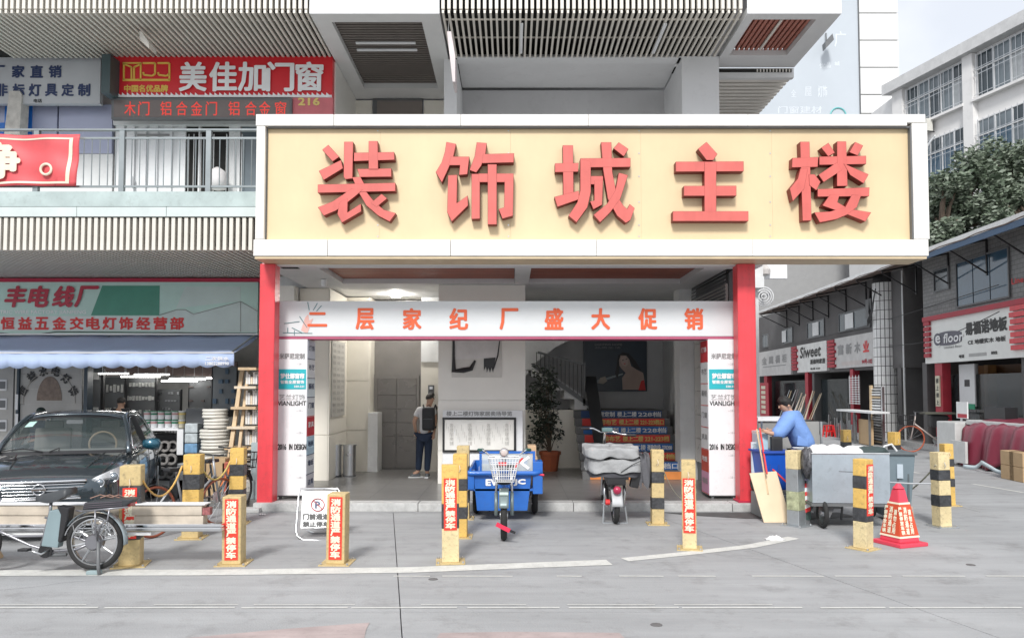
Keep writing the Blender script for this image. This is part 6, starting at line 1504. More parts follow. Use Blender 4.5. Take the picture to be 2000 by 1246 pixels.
# hood crease lines and shut lines
for s in (-1, 1):
    car.p(MB().tube([(s * .60, .16, .742), (s * .63, .45, .835), (s * .66, .8, .902), (s * .70, 1.18, .955)], .006, 5), 'shut_line', BLACK, body)
    car.p(MB().tube([(s * .36, .13, .752), (s * .42, .5, .855), (s * .50, 1.1, .955)], .010, 6), 'hood_crease', CARP, body, smooth='all')
car.p(MB().tube([(-.60, .13, .735), (-.3, .085, .738), (0, .075, .74), (.3, .085, .738), (.60, .13, .735)], .005, 5), 'shut_line', BLACK, body)
GLC = mat('car_glass', (.05, .07, .07), .04, vary=.05, coat=1.0, alpha=.5)
def wsp(u, v, o=0):   # u -1..1, v 0..1 up the windscreen
    hw = .74 * (1 - v) + .575 * v
    return Vector((u * hw, (1.10 + .17 * u * u) * (1 - v) + (1.92 + .10 * u * u) * v - .05 * math.sin(math.pi * v) - o, (.955 - .012 * u * u) * (1 - v) + (1.415 - .035 * u * u) * v + .04 * math.sin(math.pi * v) + o * .5))
def grid_f(f, nu, nv, u0=-1, u1=1, v0=0, v1=1): return [[f(u0 + (u1 - u0) * i / nu, v0 + (v1 - v0) * j / nv) for i in range(nu + 1)] for j in range(nv + 1)]
wsn = car.p(MB().grid(grid_f(wsp, 20, 10)), 'windscreen', GLC, smooth='all')
car.p(MB().grid(grid_f(lambda u, v: wsp(u, v, .006), 20, 1, v0=-.02, v1=.05)), 'cowl', BLACK, wsn, smooth='all')
car.p(MB().grid(grid_f(lambda u, v: wsp(u, v, .004), 20, 1, v0=.93, v1=1.0)), 'tint_band', BLACK, wsn, smooth='all')
for s in (-1, 1):
    car.p(MB().tube([wsp(s * (.2 if s < 0 else .1) + (-.3 if s > 0 else -.1), .03, .02), wsp(s * .3 - .35, .10, .022), wsp(s * .3 - .75 if s < 0 else -.05, .05, .02)], .008, 5), 'wiper', BLACK, wsn)
car.p(MB().grid(grid_f(lambda u, v: wsp(u, v, .003), 3, 3, -.90, -.74, .66, .84)), 'paper_sticker', mat('pale_green_sticker', (.45, .68, .60), .5), wsn)
mir = car.p(MB().cbox((0, 1.86, 1.33), .22, .03, .07), 'rear_mirror', BLACK, bevel=.01); car.p(MB().cbox((0, 1.84, 1.33), .20, .008, .055), 'mirror_glass', CHROME, mir)
def rfp(u, v):   # roof
    y = 1.90 + v * 1.45; hw = .59 + .03 * math.sin(math.pi * v); z = 1.415 + .062 * math.sin(math.pi * (.12 + .8 * v))
    e = abs(u) ** 5
    return Vector((u * hw, y + .10 * u * u * (1 - 2 * v), z - .032 * u * u - .035 * e))
car.p(MB().grid(grid_f(rfp, 20, 12)), 'roof', CARP, smooth='all', solid=.02)
def rwp(u, v): hw = .72 * (1 - v) + .58 * v; return Vector((u * hw, (4.05 - .12 * u * u) * (1 - v) + (3.33 - .06 * u * u) * v, (1.0) * (1 - v) + (1.40 - .035 * u * u) * v + .03 * math.sin(math.pi * v)))
car.p(MB().grid(grid_f(rwp, 12, 6)), 'rear_window', GLC, smooth='all')
for s in (-1, 1):
    car.p(MB().tube([(s * .765, 1.20, .94), (s * .735, 1.40, 1.075), (s * .665, 1.72, 1.27), (s * .60, 1.98, 1.385), (s * .60, 2.3, 1.42), (s * .605, 2.9, 1.425), (s * .60, 3.3, 1.39), (s * .66, 3.65, 1.25), (s * .74, 4.0, 1.02)], .034, 8), 'roof_pillar', CARP, smooth='all')
    car.p(MB().tube([(s * .80, 1.32, .985), (s * .74, 1.58, 1.16), (s * .68, 1.86, 1.30), (s * .645, 2.1, 1.37), (s * .64, 3.0, 1.385), (s * .66, 3.3, 1.34), (s * .74, 3.75, 1.10), (s * .81, 3.85, .99), (s * .835, 2.6, .965), (s * .80, 1.32, .985)], .009, 6), 'window_trim', CHROME, smooth='all')
    for (a, b) in ((1.36, 2.38), (2.46, 3.3), (3.34, 3.78)):
        def sg_(u, v, s=s, a=a, b=b):
            y = a + (b - a) * u; top = interp([(1.36, 1.0), (1.86, 1.29), (2.1, 1.365), (3.0, 1.38), (3.3, 1.33), (3.78, 1.06)], y)
            return Vector((s * (.815 - .17 * v * (top - .97) / .41), y, .97 + (top - .97) * v))
        car.p(MB().grid([[sg_(i / 8, j / 3) for i in range(9)] for j in range(4)]), 'side_window', GLC, smooth='all')
    car.p(MB().beam((s * .83, 2.42, .96), (s * .645, 2.42, 1.38), .07, .02, (0, 1, 0)), 'door_pillar', BLACK)
    wm = car.p(MB().lathe((s * 1.0, 1.62, 1.02), [(.001, -.13), (.06, -.11), (.085, 0), (.07, .09), (.001, .12)], 12, axis='X'), 'wing_mirror', mat('teal_mirror_paint', (.01, .09, .14), .25, metal=.4, coat=1), smooth='all'); wm.scale = (1, 1, 1)
    car.p(MB().beam((s * .84, 1.60, .96), (s * .95, 1.60, .99), .05, .03), 'mirror_stalk', BLACK, wm)
    for y in (1.32, 2.42, 3.45): car.p(MB().tube([(s * .868, y, .90), (s * .888, y + .01, .7), (s * .89, y + .02, .4), (s * .872, y + .03, .27)], .004, 4), 'door_line', BLACK, body)
    for y in (2.18, 3.22): car.p(MB().cbox((s * .895, y, .80), .02, .17, .03), 'door_handle', CHROME, body, bevel=.008)
    for yy in (.93, 3.75):
        tyre = car.p(MB().torus((s * .795, yy, .32), .25, .075, 'X', 36, 10), 'wheel', RUBBER, smooth='all')
        car.p(MB().lathe((s * .80, yy, .32), [(.001, .055 * s), (.06, .06 * s), (.18, .045 * s), (.205, .07 * s), (.215, .02 * s)], 30, axis='X', cap=False), 'hub_cap', STEEL, tyre, smooth=True)
        for q in range(5):
            a = q * 1.2566; car.p(MB().beam((s * .86, yy + .05 * math.cos(a), .32 + .05 * math.sin(a)), (s * .865, yy + .2 * math.cos(a), .32 + .2 * math.sin(a)), .05, .02, (1, 0, 0)), 'rim_spoke', STEEL, tyre)
        car.p(MB().torus((s * .868, yy, .33), .345, .022, 'X', 26, 6, 0, math.pi), 'wheel_arch', CARP, body, smooth='all')
        car.p(MB().lathe((s * .80, yy, .33), [(.34, 0), (.34, .075 * s)], 30, axis='X', cap=True), 'wheel_well', BLACK, body) if False else None
# headlights: clear cover, bright bowl and lamps
for s in (-1, 1):
    def hl(u, v, o=0, s=s):   # u 0 inner ..1 outer
        y = .055 + .05 * u + .42 * u ** 2.2; x = .43 + .40 * u ** .8
        zl = .595 + .02 * u; zh = .645 + .20 * u ** .6
        if u > .85: zl += (u - .85) * .25
        return Vector((s * (x + o * .5), y - .022 - o + .05 * v * v, zl + (zh - zl) * v + .012 * v))
    hm = car.p(MB().grid([[hl(i / 12, j / 6) for i in range(13)] for j in range(7)]), 'headlight', mat('headlight_bowl', (.74, .76, .78), .22, metal=.15, vary=.35, scale=14), smooth='all')
    car.p(MB().grid([[hl(i / 12, j / 6, .012) for i in range(13)] for j in range(7)]), 'lens', mat('clear_lens', (.75, .78, .80), .05, alpha=.28, coat=1), hm, smooth='all')
    for (u, v, r) in ((.35, .45, .050), (.68, .55, .058)):
        q = hl(u, v, .002); car.p(MB().lathe(q, [(r, -.03), (r * .96, -.012), (r * .7, .0), (.001, .01)], 18, axis='Y'), 'lamp_bowl', mat('lamp_glass', (.30, .34, .38), .08, metal=.6), hm, smooth='all'); car.p(MB().torus(q + Vector((0, -.028, 0)), r, .006, 'Y', 18, 6), 'lamp_ring', CHROME, hm)
    car.p(MB().tube([hl(i / 10, 0, .014) for i in range(11)], .006, 5), 'lamp_trim', CHROME, hm)
# grille of bright bars with round emblem
def gx(u, z): return Vector((u * .47, .018 + .03 * u * u + (.66 - z) * -.06 , z))
gr = car.p(MB().grid([[gx(i / 10 - 1, z) * 1 + Vector((0, .0, 0)) for i in range(21)] for z in (.53, .71)]), 'grille', BLACK, solid=.01)
for k, z in enumerate((.54, .575, .61, .645, .68)):
    w_ = .88 + .10 * k / 4
    car.p(MB().tube([gx((i / 8 - 1) * w_, z) + Vector((0, -.018, 0)) for i in range(17)], .0075, 6), 'grille_bar', CHROME, gr, smooth='all')
car.p(MB().tube([gx((i / 8 - 1) * 1.02, .712) + Vector((0, -.015, .002)) for i in range(17)], .016, 6), 'grille_surround', CHROME, gr, smooth='all'); car.p(MB().tube([gx((i / 8 - 1) * .9, .515) + Vector((0, -.015, 0)) for i in range(17)], .014, 6), 'grille_surround', CHROME, gr, smooth='all')
em_ = car.p(MB().torus(gx(0, .63) + Vector((0, -.045, 0)), .060, .009, 'Y', 26, 8), 'emblem', CHROME, smooth='all'); car.p(MB().cbox(gx(0, .63) + Vector((0, -.05, 0)), .145, .012, .024), 'emblem_bar', CHROME, em_, bevel=.003)
car.p(MB().cbox((0, -.005, .34), 1.0, .03, .10), 'air_intake', BLACK, bevel=.01); car.p(MB().tube([(-.78, .20, .43), (-.6, .06, .43), (0, -.02, .43), (.6, .06, .43), (.78, .20, .43)], .012, 6), 'bumper_strip', CHROME, smooth='all')
# cabin: dashboard, wheel, seats
dsh = car.p(MB().cbox((0, 1.55, .90), 1.35, .45, .14), 'dashboard', mat('pale_dash', (.42, .44, .42), .6), bevel=.04)
sw_ = car.p(MB().torus((.36, 1.80, 1.02), .17, .014, 'Y', 26, 6), 'steering_wheel', mat('tan_wheel', (.50, .40, .28), .5), smooth='all'); car.p(MB().cbox((.36, 1.81, 1.02), .30, .03, .04), 'wheel_hub', BLACK, sw_, bevel=.008)
for s in (-1, 1):
    st_ = car.p(MB().cbox((s * .36, 2.35, .98), .46, .14, .5, rx=-.2), 'seat', mat('grey_seat', (.32, .32, .30), .8), bevel=.05); car.p(MB().cbox((s * .36, 2.40, 1.26), .24, .10, .14), 'headrest', MATS['grey_seat'], st_, bevel=.04)

# ---------------------------------------------------------------- electric bicycle, side on
EB = 8.0
eb = TH('electric_bicycle', (xx(186, EB), EB, 0), 0, 'grey electric bicycle with battery pack and black rack cushion, side-on before the car', 'electric bicycle')
def e(px, py, o=0): return at(px, py, EB + o) - eb.off
FRM = mat('silver_frame_paint', (.26, .26, .28), .3, metal=.6)
wc = e(186, 1057); WR = .262
tyr = eb.p(MB().torus(wc, WR, .032, 'Y', 48, 10), 'wheel', RUBBER, smooth='all')
eb.p(MB().lathe(wc, [(WR - .012, -.02), (WR - .035, -.024), (WR - .04, 0), (WR - .035, .024), (WR - .012, .02)], 48, axis='Y', cap=False), 'rim', STEEL, tyr, smooth=True)
eb.p(MB().lathe(wc, [(.001, -.06), (.07, -.06), (.085, -.04), (.085, .04), (.07, .06), (.001, .06)], 30, axis='Y'), 'hub_motor', FRM, tyr, smooth=True)
for k in range(8):
    a = k * math.pi / 4 + .2; d = Vector((math.cos(a), 0, math.sin(a))); eb.p(MB().tube([wc + d * .08, wc + d * (WR - .03)], [.014, .009], 6), 'spoke', STEEL, tyr)
wf_ = e(186 - 1.27 * FPX / EB, 1057)
ty2 = eb.p(MB().torus(wf_, WR, .032, 'Y', 48, 10), 'wheel', RUBBER, smooth='all'); eb.p(MB().torus(wf_, WR - .035, .016, 'Y', 40, 8), 'rim', STEEL, ty2, smooth='all')
for k in range(8):
    a = k * math.pi / 4; d = Vector((math.cos(a), 0, math.sin(a))); eb.p(MB().tube([wf_, wf_ + d * (WR - .03)], .008, 5), 'spoke', STEEL, ty2)
def et(pts, r, nm, m=FRM, par=None, n=8, sm='all'): return eb.p(MB().tube([e(*q) for q in pts], r, n), nm, m, par, smooth=sm)
et([(-20, 1030), (10, 1042), (60, 1065), (100, 1076), (150, 1072), (186, 1057)], .015, 'lower_tube')
et([(-20, 1000), (0, 1040), (30, 1047), (80, 1046), (130, 1042), (165, 1055), (186, 1057)], .013, 'middle_tube')
et([(88, 1010), (120, 1020), (150, 1030), (178, 1062)], .012, 'seat_stay'); et([(143, 1027), (162, 1003), (178, 993), (240, 991)], .010, 'rack_tube'); et([(148, 996), (160, 998), (205, 994), (240, 990)], .010, 'rack_tube')
for o in (-.11, .11):
    et([(186, 996, o), (186, 1030, o), (190, 1056, o * .7)], .009, 'rack_strut'); et([(214, 993, o), (210, 1015, o), (196, 1026, o), (190, 1050, o * .7)], .009, 'rack_strut')
    et([(160, 998, o), (250, 990, o)], .009, 'rack_rail')
et([(-62, 960), (-50, 1000), (-30, 1030), (-20, 1000)], .018, 'head_tube'); et([(wf_.x and -52, 1057, -.05), (-56, 990, -.05)], .016, 'fork', STEEL); et([(-52, 1057, .05), (-56, 990, .05)], .016, 'fork', STEEL)
bt = eb.p(MB().prism([e(96, 997, -.05), e(112, 994, -.05), e(126, 1003, -.05), e(112, 1070, -.05), e(80, 1066, -.05)], (0, .10, 0)), 'battery', mat('grey_green_battery', (.22, .29, .31), .35), bevel=.012)
eb.p(MB().prism([e(110, 988, -.06), e(135, 992, -.06), e(125, 1040, -.06), e(118, 1060, -.06), e(112, 1058, -.06), e(118, 1005, -.06)], (0, .12, 0)), 'battery_shell', BLACK, bt, bevel=.008)
et([(100, 978), (98, 1000), (88, 1040), (78, 1076)], .016, 'seat_tube'); et([(100, 972), (99, 1000)], .014, 'seat_post', mat('green_grey_post', (.30, .42, .38), .4))
# saddle
sdl = []
for i in range(9):
    u = i / 8; x0 = 73 + 68 * u; hw = .03 + .085 * max(0, (u - .25)) ** .7 if u > .25 else .03; top = 968 - 15 * u ** 1.6 - 3 * math.sin(u * 3); th_ = .045 + .05 * math.sin(math.pi * min(1, u * 1.05) ) + .02 * u
    c = e(x0, top); sdl.append([c + Vector((0, -hw, -th_)), c + Vector((0, -hw, -.01)), c + Vector((0, -hw * .6, .006)), c + Vector((0, 0, .004)), c + Vector((0, hw * .6, .006)), c + Vector((0, hw, -.01)), c + Vector((0, hw, -th_))])
mbq = MB().grid(sdl); mbq.f.append([0, 1, 2, 3, 4, 5, 6]); mbq.f.append([56 + i for i in range(7)][::-1]); mbq.grid([[r[0] for r in sdl], [r[-1] for r in sdl]])
eb.p(mbq, 'saddle', mat('saddle_black', (.045, .05, .055), .5), smooth='all')
eb.p(MB().prism([e(160, 996, -.09), e(244, 989, -.09), e(262, 975, -.09), e(240, 974, -.09), e(165, 981, -.09)], (0, .19, 0)), 'rear_cushion', mat('cushion_black', (.03, .035, .04), .5), bevel=.014)
for k in range(3): et([(163, 984 + k * 4, -.095), (238, 979 + k * 4, -.095)], .0022, 'cushion_piping', mat('purple_grey', (.18, .14, .17), .6), n=5)
eb.p(MB().cbox(e(255, 983), .05, .12, .05), 'tail_light', mat('dull_red_lens', (.30, .02, .02), .2), bevel=.01)
cg = MB(); rq = random.Random(8)
for k in range(16):
    a = rq.uniform(.35, 2.8); r0_ = rq.uniform(.12, .25); b = a + rq.uniform(-.5, .5); r1_ = rq.uniform(.12, .27); y = -.085
    cg.tube([wc + Vector((r0_ * math.cos(a), y, r0_ * math.sin(a))), wc + Vector((r1_ * math.cos(b), y, r1_ * math.sin(b)))], .0045, 5)
for r_ in (.13, .20, .275): cg.torus(wc + Vector((0, -.085, 0)), r_, .006, 'Y', 26, 5, .3, 2.85)
eb.p(cg, 'skirt_guard', STEEL)
eb.p(MB().grid([[wc + Vector((.315 * math.cos(a), y, .315 * math.sin(a))) for a in [-.1 + i * .15 for i in range(19)]] for y in (-.045, 0, .045)]), 'mudguard', mat('grey_mudguard', (.34, .40, .43), .35, metal=.3), smooth='all', solid=.003)
stn = et([(192, 1058, -.07), (192, 1108, -.08), (194, 1122, -.09)], .018, 'double_stand', DGREY); et([(192, 1058, .07), (192, 1108, .10), (194, 1118, .12)], .018, 'double_stand', DGREY)
eb.p(MB().cbox(Vector((e(190, 1122).x, -.06, .022)), .14, .07, .04), 'stand_foot', mat('grey_green_foot', (.25, .32, .33), .5), stn, bevel=.008)
et([(98, 1072, -.03), (80, 1082, -.12), (48, 1071, -.14)], .010, 'crank', STEEL); eb.p(MB().cbox(e(48, 1073, -.17), .10, .08, .025), 'pedal', BLACK, bevel=.004)
eb.p(MB().lathe(e(88, 1076, -.04), [(.001, 0), (.07, 0), (.07, .012), (.001, .012)], 20, axis='Y'), 'chain_case', BLACK)
et([(78, 1076), (90, 1084), (130, 1082)], .02, 'bottom_shell', DGREY)
et([(-60, 960), (-50, 905), (-30, 895, -.1), (10, 899, -.28), (30, 897, -.3)], .012, 'handlebar', STEEL); et([(2, 898, -.26), (30, 896, -.31)], .019, 'grip', BLACK); et([(0, 892, -.24), (12, 888, -.28), (25, 893, -.3)], .005, 'brake_lever', BLACK)
MBc = MB(); 
for k in range(3): MBc.tube([e(176 + k * 20, 973 - k, -.05), e(196 + k * 18, 966, .0), e(222 + k * 12, 972, .05)], .006, 5)
eb.p(MBc, 'bungee_cord', mat('brown_cord', (.30, .18, .14), .7))
# planks and steel profiles across
pk = empty('timber_trestle', (-6.2, 8.5, 0), 'pair of low trestles carrying the planks beyond the left edge', 'trestle')
Z0 = zz(1046, 8.25)
for X in (-6.6, -5.75):
    for s in (-1, 1): MB().beam((X, 8.42 + s * .30, 0), (X, 8.42 + s * .08, Z0 - .06), .05, .05, (1, 0, 0)).build('leg', WOOD, pk)
    MB().box(X - .04, X + .04, 8.12, 8.72, Z0 - .06, Z0 - .002).build('cross_bar', WOOD, pk)
def bar_(px1, y0, y1, D, th, m, nm, lab, x0=-8.2, bev=.003):
    o = MB().box(x0, xx(px1, D), D, D + th, zz(y1, D), zz(y0, D)).build(nm, m, bevel=bev); tag(o, lab, nm.split('_')[-1]); return o
D = 8.24
WOODP = mat('greyed_plank', (.56, .49, .40), .65, vary=.2, scale=5, streak=.2, saxis=(.6, 4, 14))
bar_(401, 1007, 1023, D + .02, .12, WOODP, 'planed_board', 'pale planed board lying across before the car, lower of the pair above the steel profile')
bar_(398, 987, 1006.3, D + .01, .13, WOODP, 'planed_board', 'pale planed board lying across before the car, upper and thicker of the pair')
bar_(404, 984, 986.5, D - .01, .16, WHITE, 'white_strip', 'thin white strip lying on top of the pale boards in front of the car')
bar_(437, 1023.7, 1030, D - .02, .10, CHROME, 'steel_profile', 'upper bright steel profile sticking out past the boards toward the short bollard', bev=.006)
bar_(437, 1030.6, 1038, D - .03, .12, STEEL, 'steel_profile', 'lower bright steel profile sticking out past the boards toward the short bollard', bev=.008)
bar_(300, 1038.5, 1045.5, D, .12, WHITE2, 'white_profile', 'white profile at the bottom of the stack of boards, ending behind the bicycle wheel')
o = MB().box(xx(398, D), xx(412, D), D + .02, D + .1, zz(1006, D), zz(992, D)).build('red_strap', mat('red_striped_wrap', (.30, .10, .10), .6, vary=.5, scale=40)); 
o.location = o.location; tag(o, 'striped red and white wrap around the end of the pale boards', 'wrap')

# ---------------------------------------------------------------- blue cargo tricycle, head on
TRY = gy(1063)
tr = TH('cargo_tricycle', (xx(984, TRY), TRY + .30, 0), 0, 'blue electric cargo tricycle seen head-on with wire basket and cartons in its box', 'tricycle')
def q_(px, py, o=0): return at(px, py, TRY + o) - tr.off
fw = Vector((0, 0, .305))
MD = tr.off.y
tw_ = tr.p(MB().torus((0, 0, .30), .265, .042, 'X', 40, 10), 'front_wheel', RUBBER, smooth='all')
tr.p(MB().torus((0, 0, .30), .228, .020, 'X', 36, 8), 'rim', STEEL, tw_, smooth='all'); tr.p(MB().lathe((0, 0, .3), [(.05, -.05), (.05, .05)], 16, axis='X'), 'hub', STEEL, tw_)
FG = mat('grey_green_fork', (.20, .25, .25), .4, metal=.4)
for s in (-1, 1):
    tr.p(MB().tube([(s * .10, 0.02, .30), (s * .10, .08, .58)], .024, 10), 'fork_leg', FG, smooth='all'); tr.p(MB().tube([(s * .10, .08, .57), (s * .085, .17, .88)], .017, 10), 'fork_tube', CHROME, smooth='all')
tr.p(MB().grid([[(x, .34 * math.sin(a) * 1, .30 + .34 * math.cos(a)) for a in [-1.15 + i * .16 for i in range(16)]] for x in (-.06, -.03, 0, .03, .06)]), 'mudguard', FG, smooth='all', solid=.004)
tr.p(MB().cbox((0, -.20, .60), .11, .03, .035), 'mudguard_plate', mat('pale_green_plate', (.55, .65, .60), .4), bevel=.004)
tr.p(MB().beam((-.09, -.285, .245), (.075, -.30, .165), .05, .03, (0, 1, 0)), 'wheel_lock', mat('red_lock', (.70, .03, .08), .4)); tr.p(MB().beam((.07, -.30, .17), (.14, -.30, .14), .03, .02, (0, 1, 0)), 'lock_shackle', BLACK)
# basket of white wire
bs = MB(); bz0, bz1 = .735, 1.03; by0, by1 = -.16, .10
def bq(u, v, side):   # side 0 front,1 back,2 left,3 right
    w0, w1 = .125, .195; w_ = w0 + (w1 - w0) * v; z = bz0 + (bz1 - bz0) * v; ya = by0 + .04 * (1 - v); yb = by1
    return {0: Vector(((2 * u - 1) * w_, ya, z)), 1: Vector(((2 * u - 1) * w_, yb, z)), 2: Vector((-w_, ya + (yb - ya) * u, z)), 3: Vector((w_, ya + (yb - ya) * u, z))}[side]
for s in range(4):
    n = 10 if s < 2 else 7
    for i in range(n + 1): bs.tube([bq(i / n, 0, s), bq(i / n, 1, s)], .0042, 4)
    for v in (0, .25, .5, .75, 1): bs.tube([bq(i / 4, v, s) for i in range(5)], .0042 if v < 1 else .007, 4)
for i in range(6): bs.tube([(-.125 + i * .05, by0 + .04, bz0), (-.125 + i * .05, by1, bz0)], .004, 4)
tr.p(bs, 'basket', WHITE)
tr.p(MB().lathe((0, .02, .70), [(.001, -.02), (.07, -.01), (.12, .035)], 18), 'basket_tray', BLACK, smooth='all')
tr.p(MB().cbox((-.02, -.02, .95), .10, .05, .04), 'red_label', REDL)
# handlebar, lamp
tr.p(MB().tube([(-.33, .38, 1.09), (-.28, .30, 1.10), (-.17, .22, 1.02), (0, .20, .99), (.17, .22, 1.02), (.28, .30, 1.10), (.33, .38, 1.09)], .013, 8), 'handlebar', CHROME, smooth='all')
for s in (-1, 1):
    tr.p(MB().tube([(s * .28, .30, 1.10), (s * .34, .40, 1.09)], .021, 8), 'grip', mat('dark_green_grip', (.03, .10, .08), .5)); tr.p(MB().tube([(s * .24, .25, 1.09), (s * .27, .22, 1.07), (s * .33, .30, 1.06)], .006, 5), 'brake_lever', BLACK)
tr.p(MB().tube([(0, .17, .86), (0, .2, 1.0)], .02, 8), 'stem', STEEL)
hl_ = tr.p(MB().lathe((0, .10, 1.08), [(.001, -.04), (.05, -.035), (.06, 0), (.05, .05), (.02, .08)], 20, axis='Y'), 'head_lamp', CHROME, smooth='all'); tr.p(MB().lathe((0, .06, 1.08), [(.001, -.012), (.035, -.008), (.046, 0)], 18, axis='Y'), 'lamp_glass', mat('lamp_glass_pale', (.55, .48, .45), .1), hl_, smooth='all')
tr.p(MB().tube([(-.1, .15, .72), (0, .6, .62), (0, 1.0, .45)], .03, 8), 'down_tube', BLUE); tr.p(MB().cbox((0, 1.05, .80), .26, .24, .08), 'saddle', BLACK, bevel=.03)
# cargo box
BXY0, BXY1 = 1.35, 2.65; hw = .50
zb0, zb1 = .15, .65
bx = tr.p(MB().prism([(-hw + .10, BXY0, zb0), (hw - .18, BXY0, zb0), (hw - .12, BXY0, zb1), (-hw + .05, BXY0, zb1)], (0, .03, 0)), 'cargo_box', BLUE)
tr.p(MB().box(-hw, hw, BXY0, BXY1, zb1 - .22, zb1 - .19), 'box_floor', BLUE, bx)
for s in (-1, 1): tr.p(MB().box(s * hw - .015, s * hw + .015, BXY0 + .031, BXY1, zb1 - .19, zb1 + .10), 'box_side', BLUE, bx)
tr.p(MB().box(-hw, hw, BXY1, BXY1 + .03, zb1 - .19, zb1 + .10), 'box_end', BLUE, bx)
tr.p(MB().tube([(-hw - .10, BXY0 - .02, zb1 + .06), (-hw, BXY0 - .04, zb1 + .035), (hw - .08, BXY0 - .04, zb1 + .035), (hw + .02, BXY0 - .02, zb1 + .05)], .034, 10), 'front_rail', BLUE, bx, smooth='all')
tr.p(MB().box(hw - .10, hw + .04, BXY0 - .03, BXY0 + .30, zb1 - .26, zb1 + .20), 'corner_box', BLUE, bx, bevel=.01); tr.p(MB().box(-hw - .07, -hw + .06, BXY0 - .03, BXY0 + .25, zb1 - .20, zb1 + .06), 'corner_box', BLUE, bx, bevel=.02)
for (X0, X1) in ((-.37, -.335), (.40, .435)): tr.p(MB().box(X0, X1, BXY0 + .02, BXY0 + .055, zb1, zb1 + .31), 'head_frame_post', BLUE, bx)
tr.p(MB().box(-.37, .435, BXY0 + .02, BXY0 + .055, zb1 + .31, zb1 + .345), 'head_frame_bar', BLUE, bx)
wsn2 = tr.p(MB().box(-.333, .398, BXY0 + .03, BXY0 + .04, zb1 + .05, zb1 + .305), 'clear_screen', mat('hazy_screen', (.60, .66, .68), .15, alpha=.5), bx)
tr.p(MB().prism([(.20, BXY0 + .025, zb1 + .18), (.33, BXY0 + .025, zb1 + .28), (.36, BXY0 + .025, zb1 + .25), (.26, BXY0 + .025, zb1 + .18), (.36, BXY0 + .025, zb1 + .11), (.33, BXY0 + .025, zb1 + .08)], (0, .002, 0)), 'white_mark', WHL, wsn2)
tr.p(MB().prism([(.10, BXY0 + .024, zb1 + .10), (.24, BXY0 + .024, zb1 + .25), (.27, BXY0 + .024, zb1 + .25), (.15, BXY0 + .024, zb1 + .10)], (0, .0015, 0)), 'red_mark', REDL, wsn2)
tr.txt('EV', (-.27, BXY0 - .004, zb1 - .14), (1, 0, 0), (0, 0, 1), .16, .085, WHL, bx, bold=.008); tr.txt('JC', (.13, BXY0 - .004, zb1 - .14), (1, 0, 0), (0, 0, 1), .16, .085, WHL, bx, bold=.008)
tr.p(MB().tube([(hw - .02, BXY0 - .02, zb1 + .02), (hw + .06, BXY0 - .05, zb1 + .01)], .015, 8), 'side_lamp', mat('red_lock', (.70, .03, .08), .4), bx)
for s in (-1, 1):
    wy = 2.05; rwx = s * .445
    o = tr.p(MB().torus((rwx, wy, .30), .255, .045, 'X', 36, 10), 'rear_wheel', RUBBER, smooth='all'); tr.p(MB().torus((rwx, wy, .30), .215, .018, 'X', 30, 6), 'rim', STEEL, o, smooth='all'); tr.p(MB().lathe((rwx, wy, .3), [(.06, -.05), (.06, .05)], 14, axis='X'), 'hub', STEEL, o)
    tr.p(MB().tube([(rwx - s * .09, wy - .25, .28), (rwx - s * .10, wy - .1, .55)], .014, 6), 'brace', STEEL, o)
tr.p(MB().box(-.43, .43, 2.0, 2.1, .27, .33), 'rear_axle', DGREY)
def carton(x0, x1, y0, y1, z0, z1, m, lab, nm='carton'):
    c = tr.off; o = MB().box(c.x + x0, c.x + x1, c.y + y0, c.y + y1, z0, z1).build(nm, m, bevel=.006); tag(o, lab, 'box'); 
    MB_ = o; return o
zf = zb1 - .189
carton(-.38, -.02, BXY0 + .10, BXY0 + .5, zf, zb1 + .12, mat('white_carton', (.68, .68, .66), .6), 'white carton in the blue tricycle box, left behind the basket')
carton(.0, .33, BXY0 + .10, BXY0 + .5, zf, zb1 + .11, mat('brown_carton', (.55, .38, .24), .8), 'light brown carton in the middle of the blue tricycle box')
carton(.345, .48, BXY0 + .36, BXY0 + .8, zf, zb1 + .22, CARD, 'tall brown carton with grid print at the right side of the blue tricycle box')
carton(.345, .475, BXY0 + .82, BXY0 + 1.2, zf, zb1 + .36, mat('brown_carton', (.55, .38, .24), .8), 'tallest brown carton at the back right of the blue tricycle box')

# ---------------------------------------------------------------- covered scooter from behind
SY_ = gy(1028)
sc_ = TH('electric_bicycle', (xx(1205, SY_), SY_ + .25, 0), 0, 'electric bicycle seen from behind, crumpled grey cover folded over its saddle', 'electric bicycle')
o = sc_.p(MB().torus((0, 0, .235), .20, .038, 'X', 36, 10), 'wheel', RUBBER, smooth='all'); sc_.p(MB().lathe((0, 0, .235), [(.07, -.05), (.07, .05)], 18, axis='X'), 'hub_motor', STEEL, o); sc_.p(MB().torus((0, 0, .235), .17, .02, 'X', 30, 6), 'rim', STEEL, o, smooth='all')
sc_.p(MB().grid([[(x, -.26 * math.sin(a), .235 + .27 * math.cos(a)) for a in [-.6 + i * .17 for i in range(13)]] for x in (-.075, -.05, 0, .05, .075)]), 'mudguard', mat('grey_guard', (.45, .46, .47), .4), smooth='all', solid=.004)
sc_.p(MB().lathe((0, -.20, .49), [(.001, -.05), (.05, -.04), (.06, 0)], 16, axis='Y'), 'tail_light', mat('red_tail', (.42, .03, .08), .2), smooth='all')
sc_.p(MB().cbox((0, -.02, .60), .26, .30, .10), 'frame_block', BLACK, bevel=.02); sc_.p(MB().cbox((0, -.12, .68), .34, .10, .10), 'rack_end', BLACK, bevel=.01)
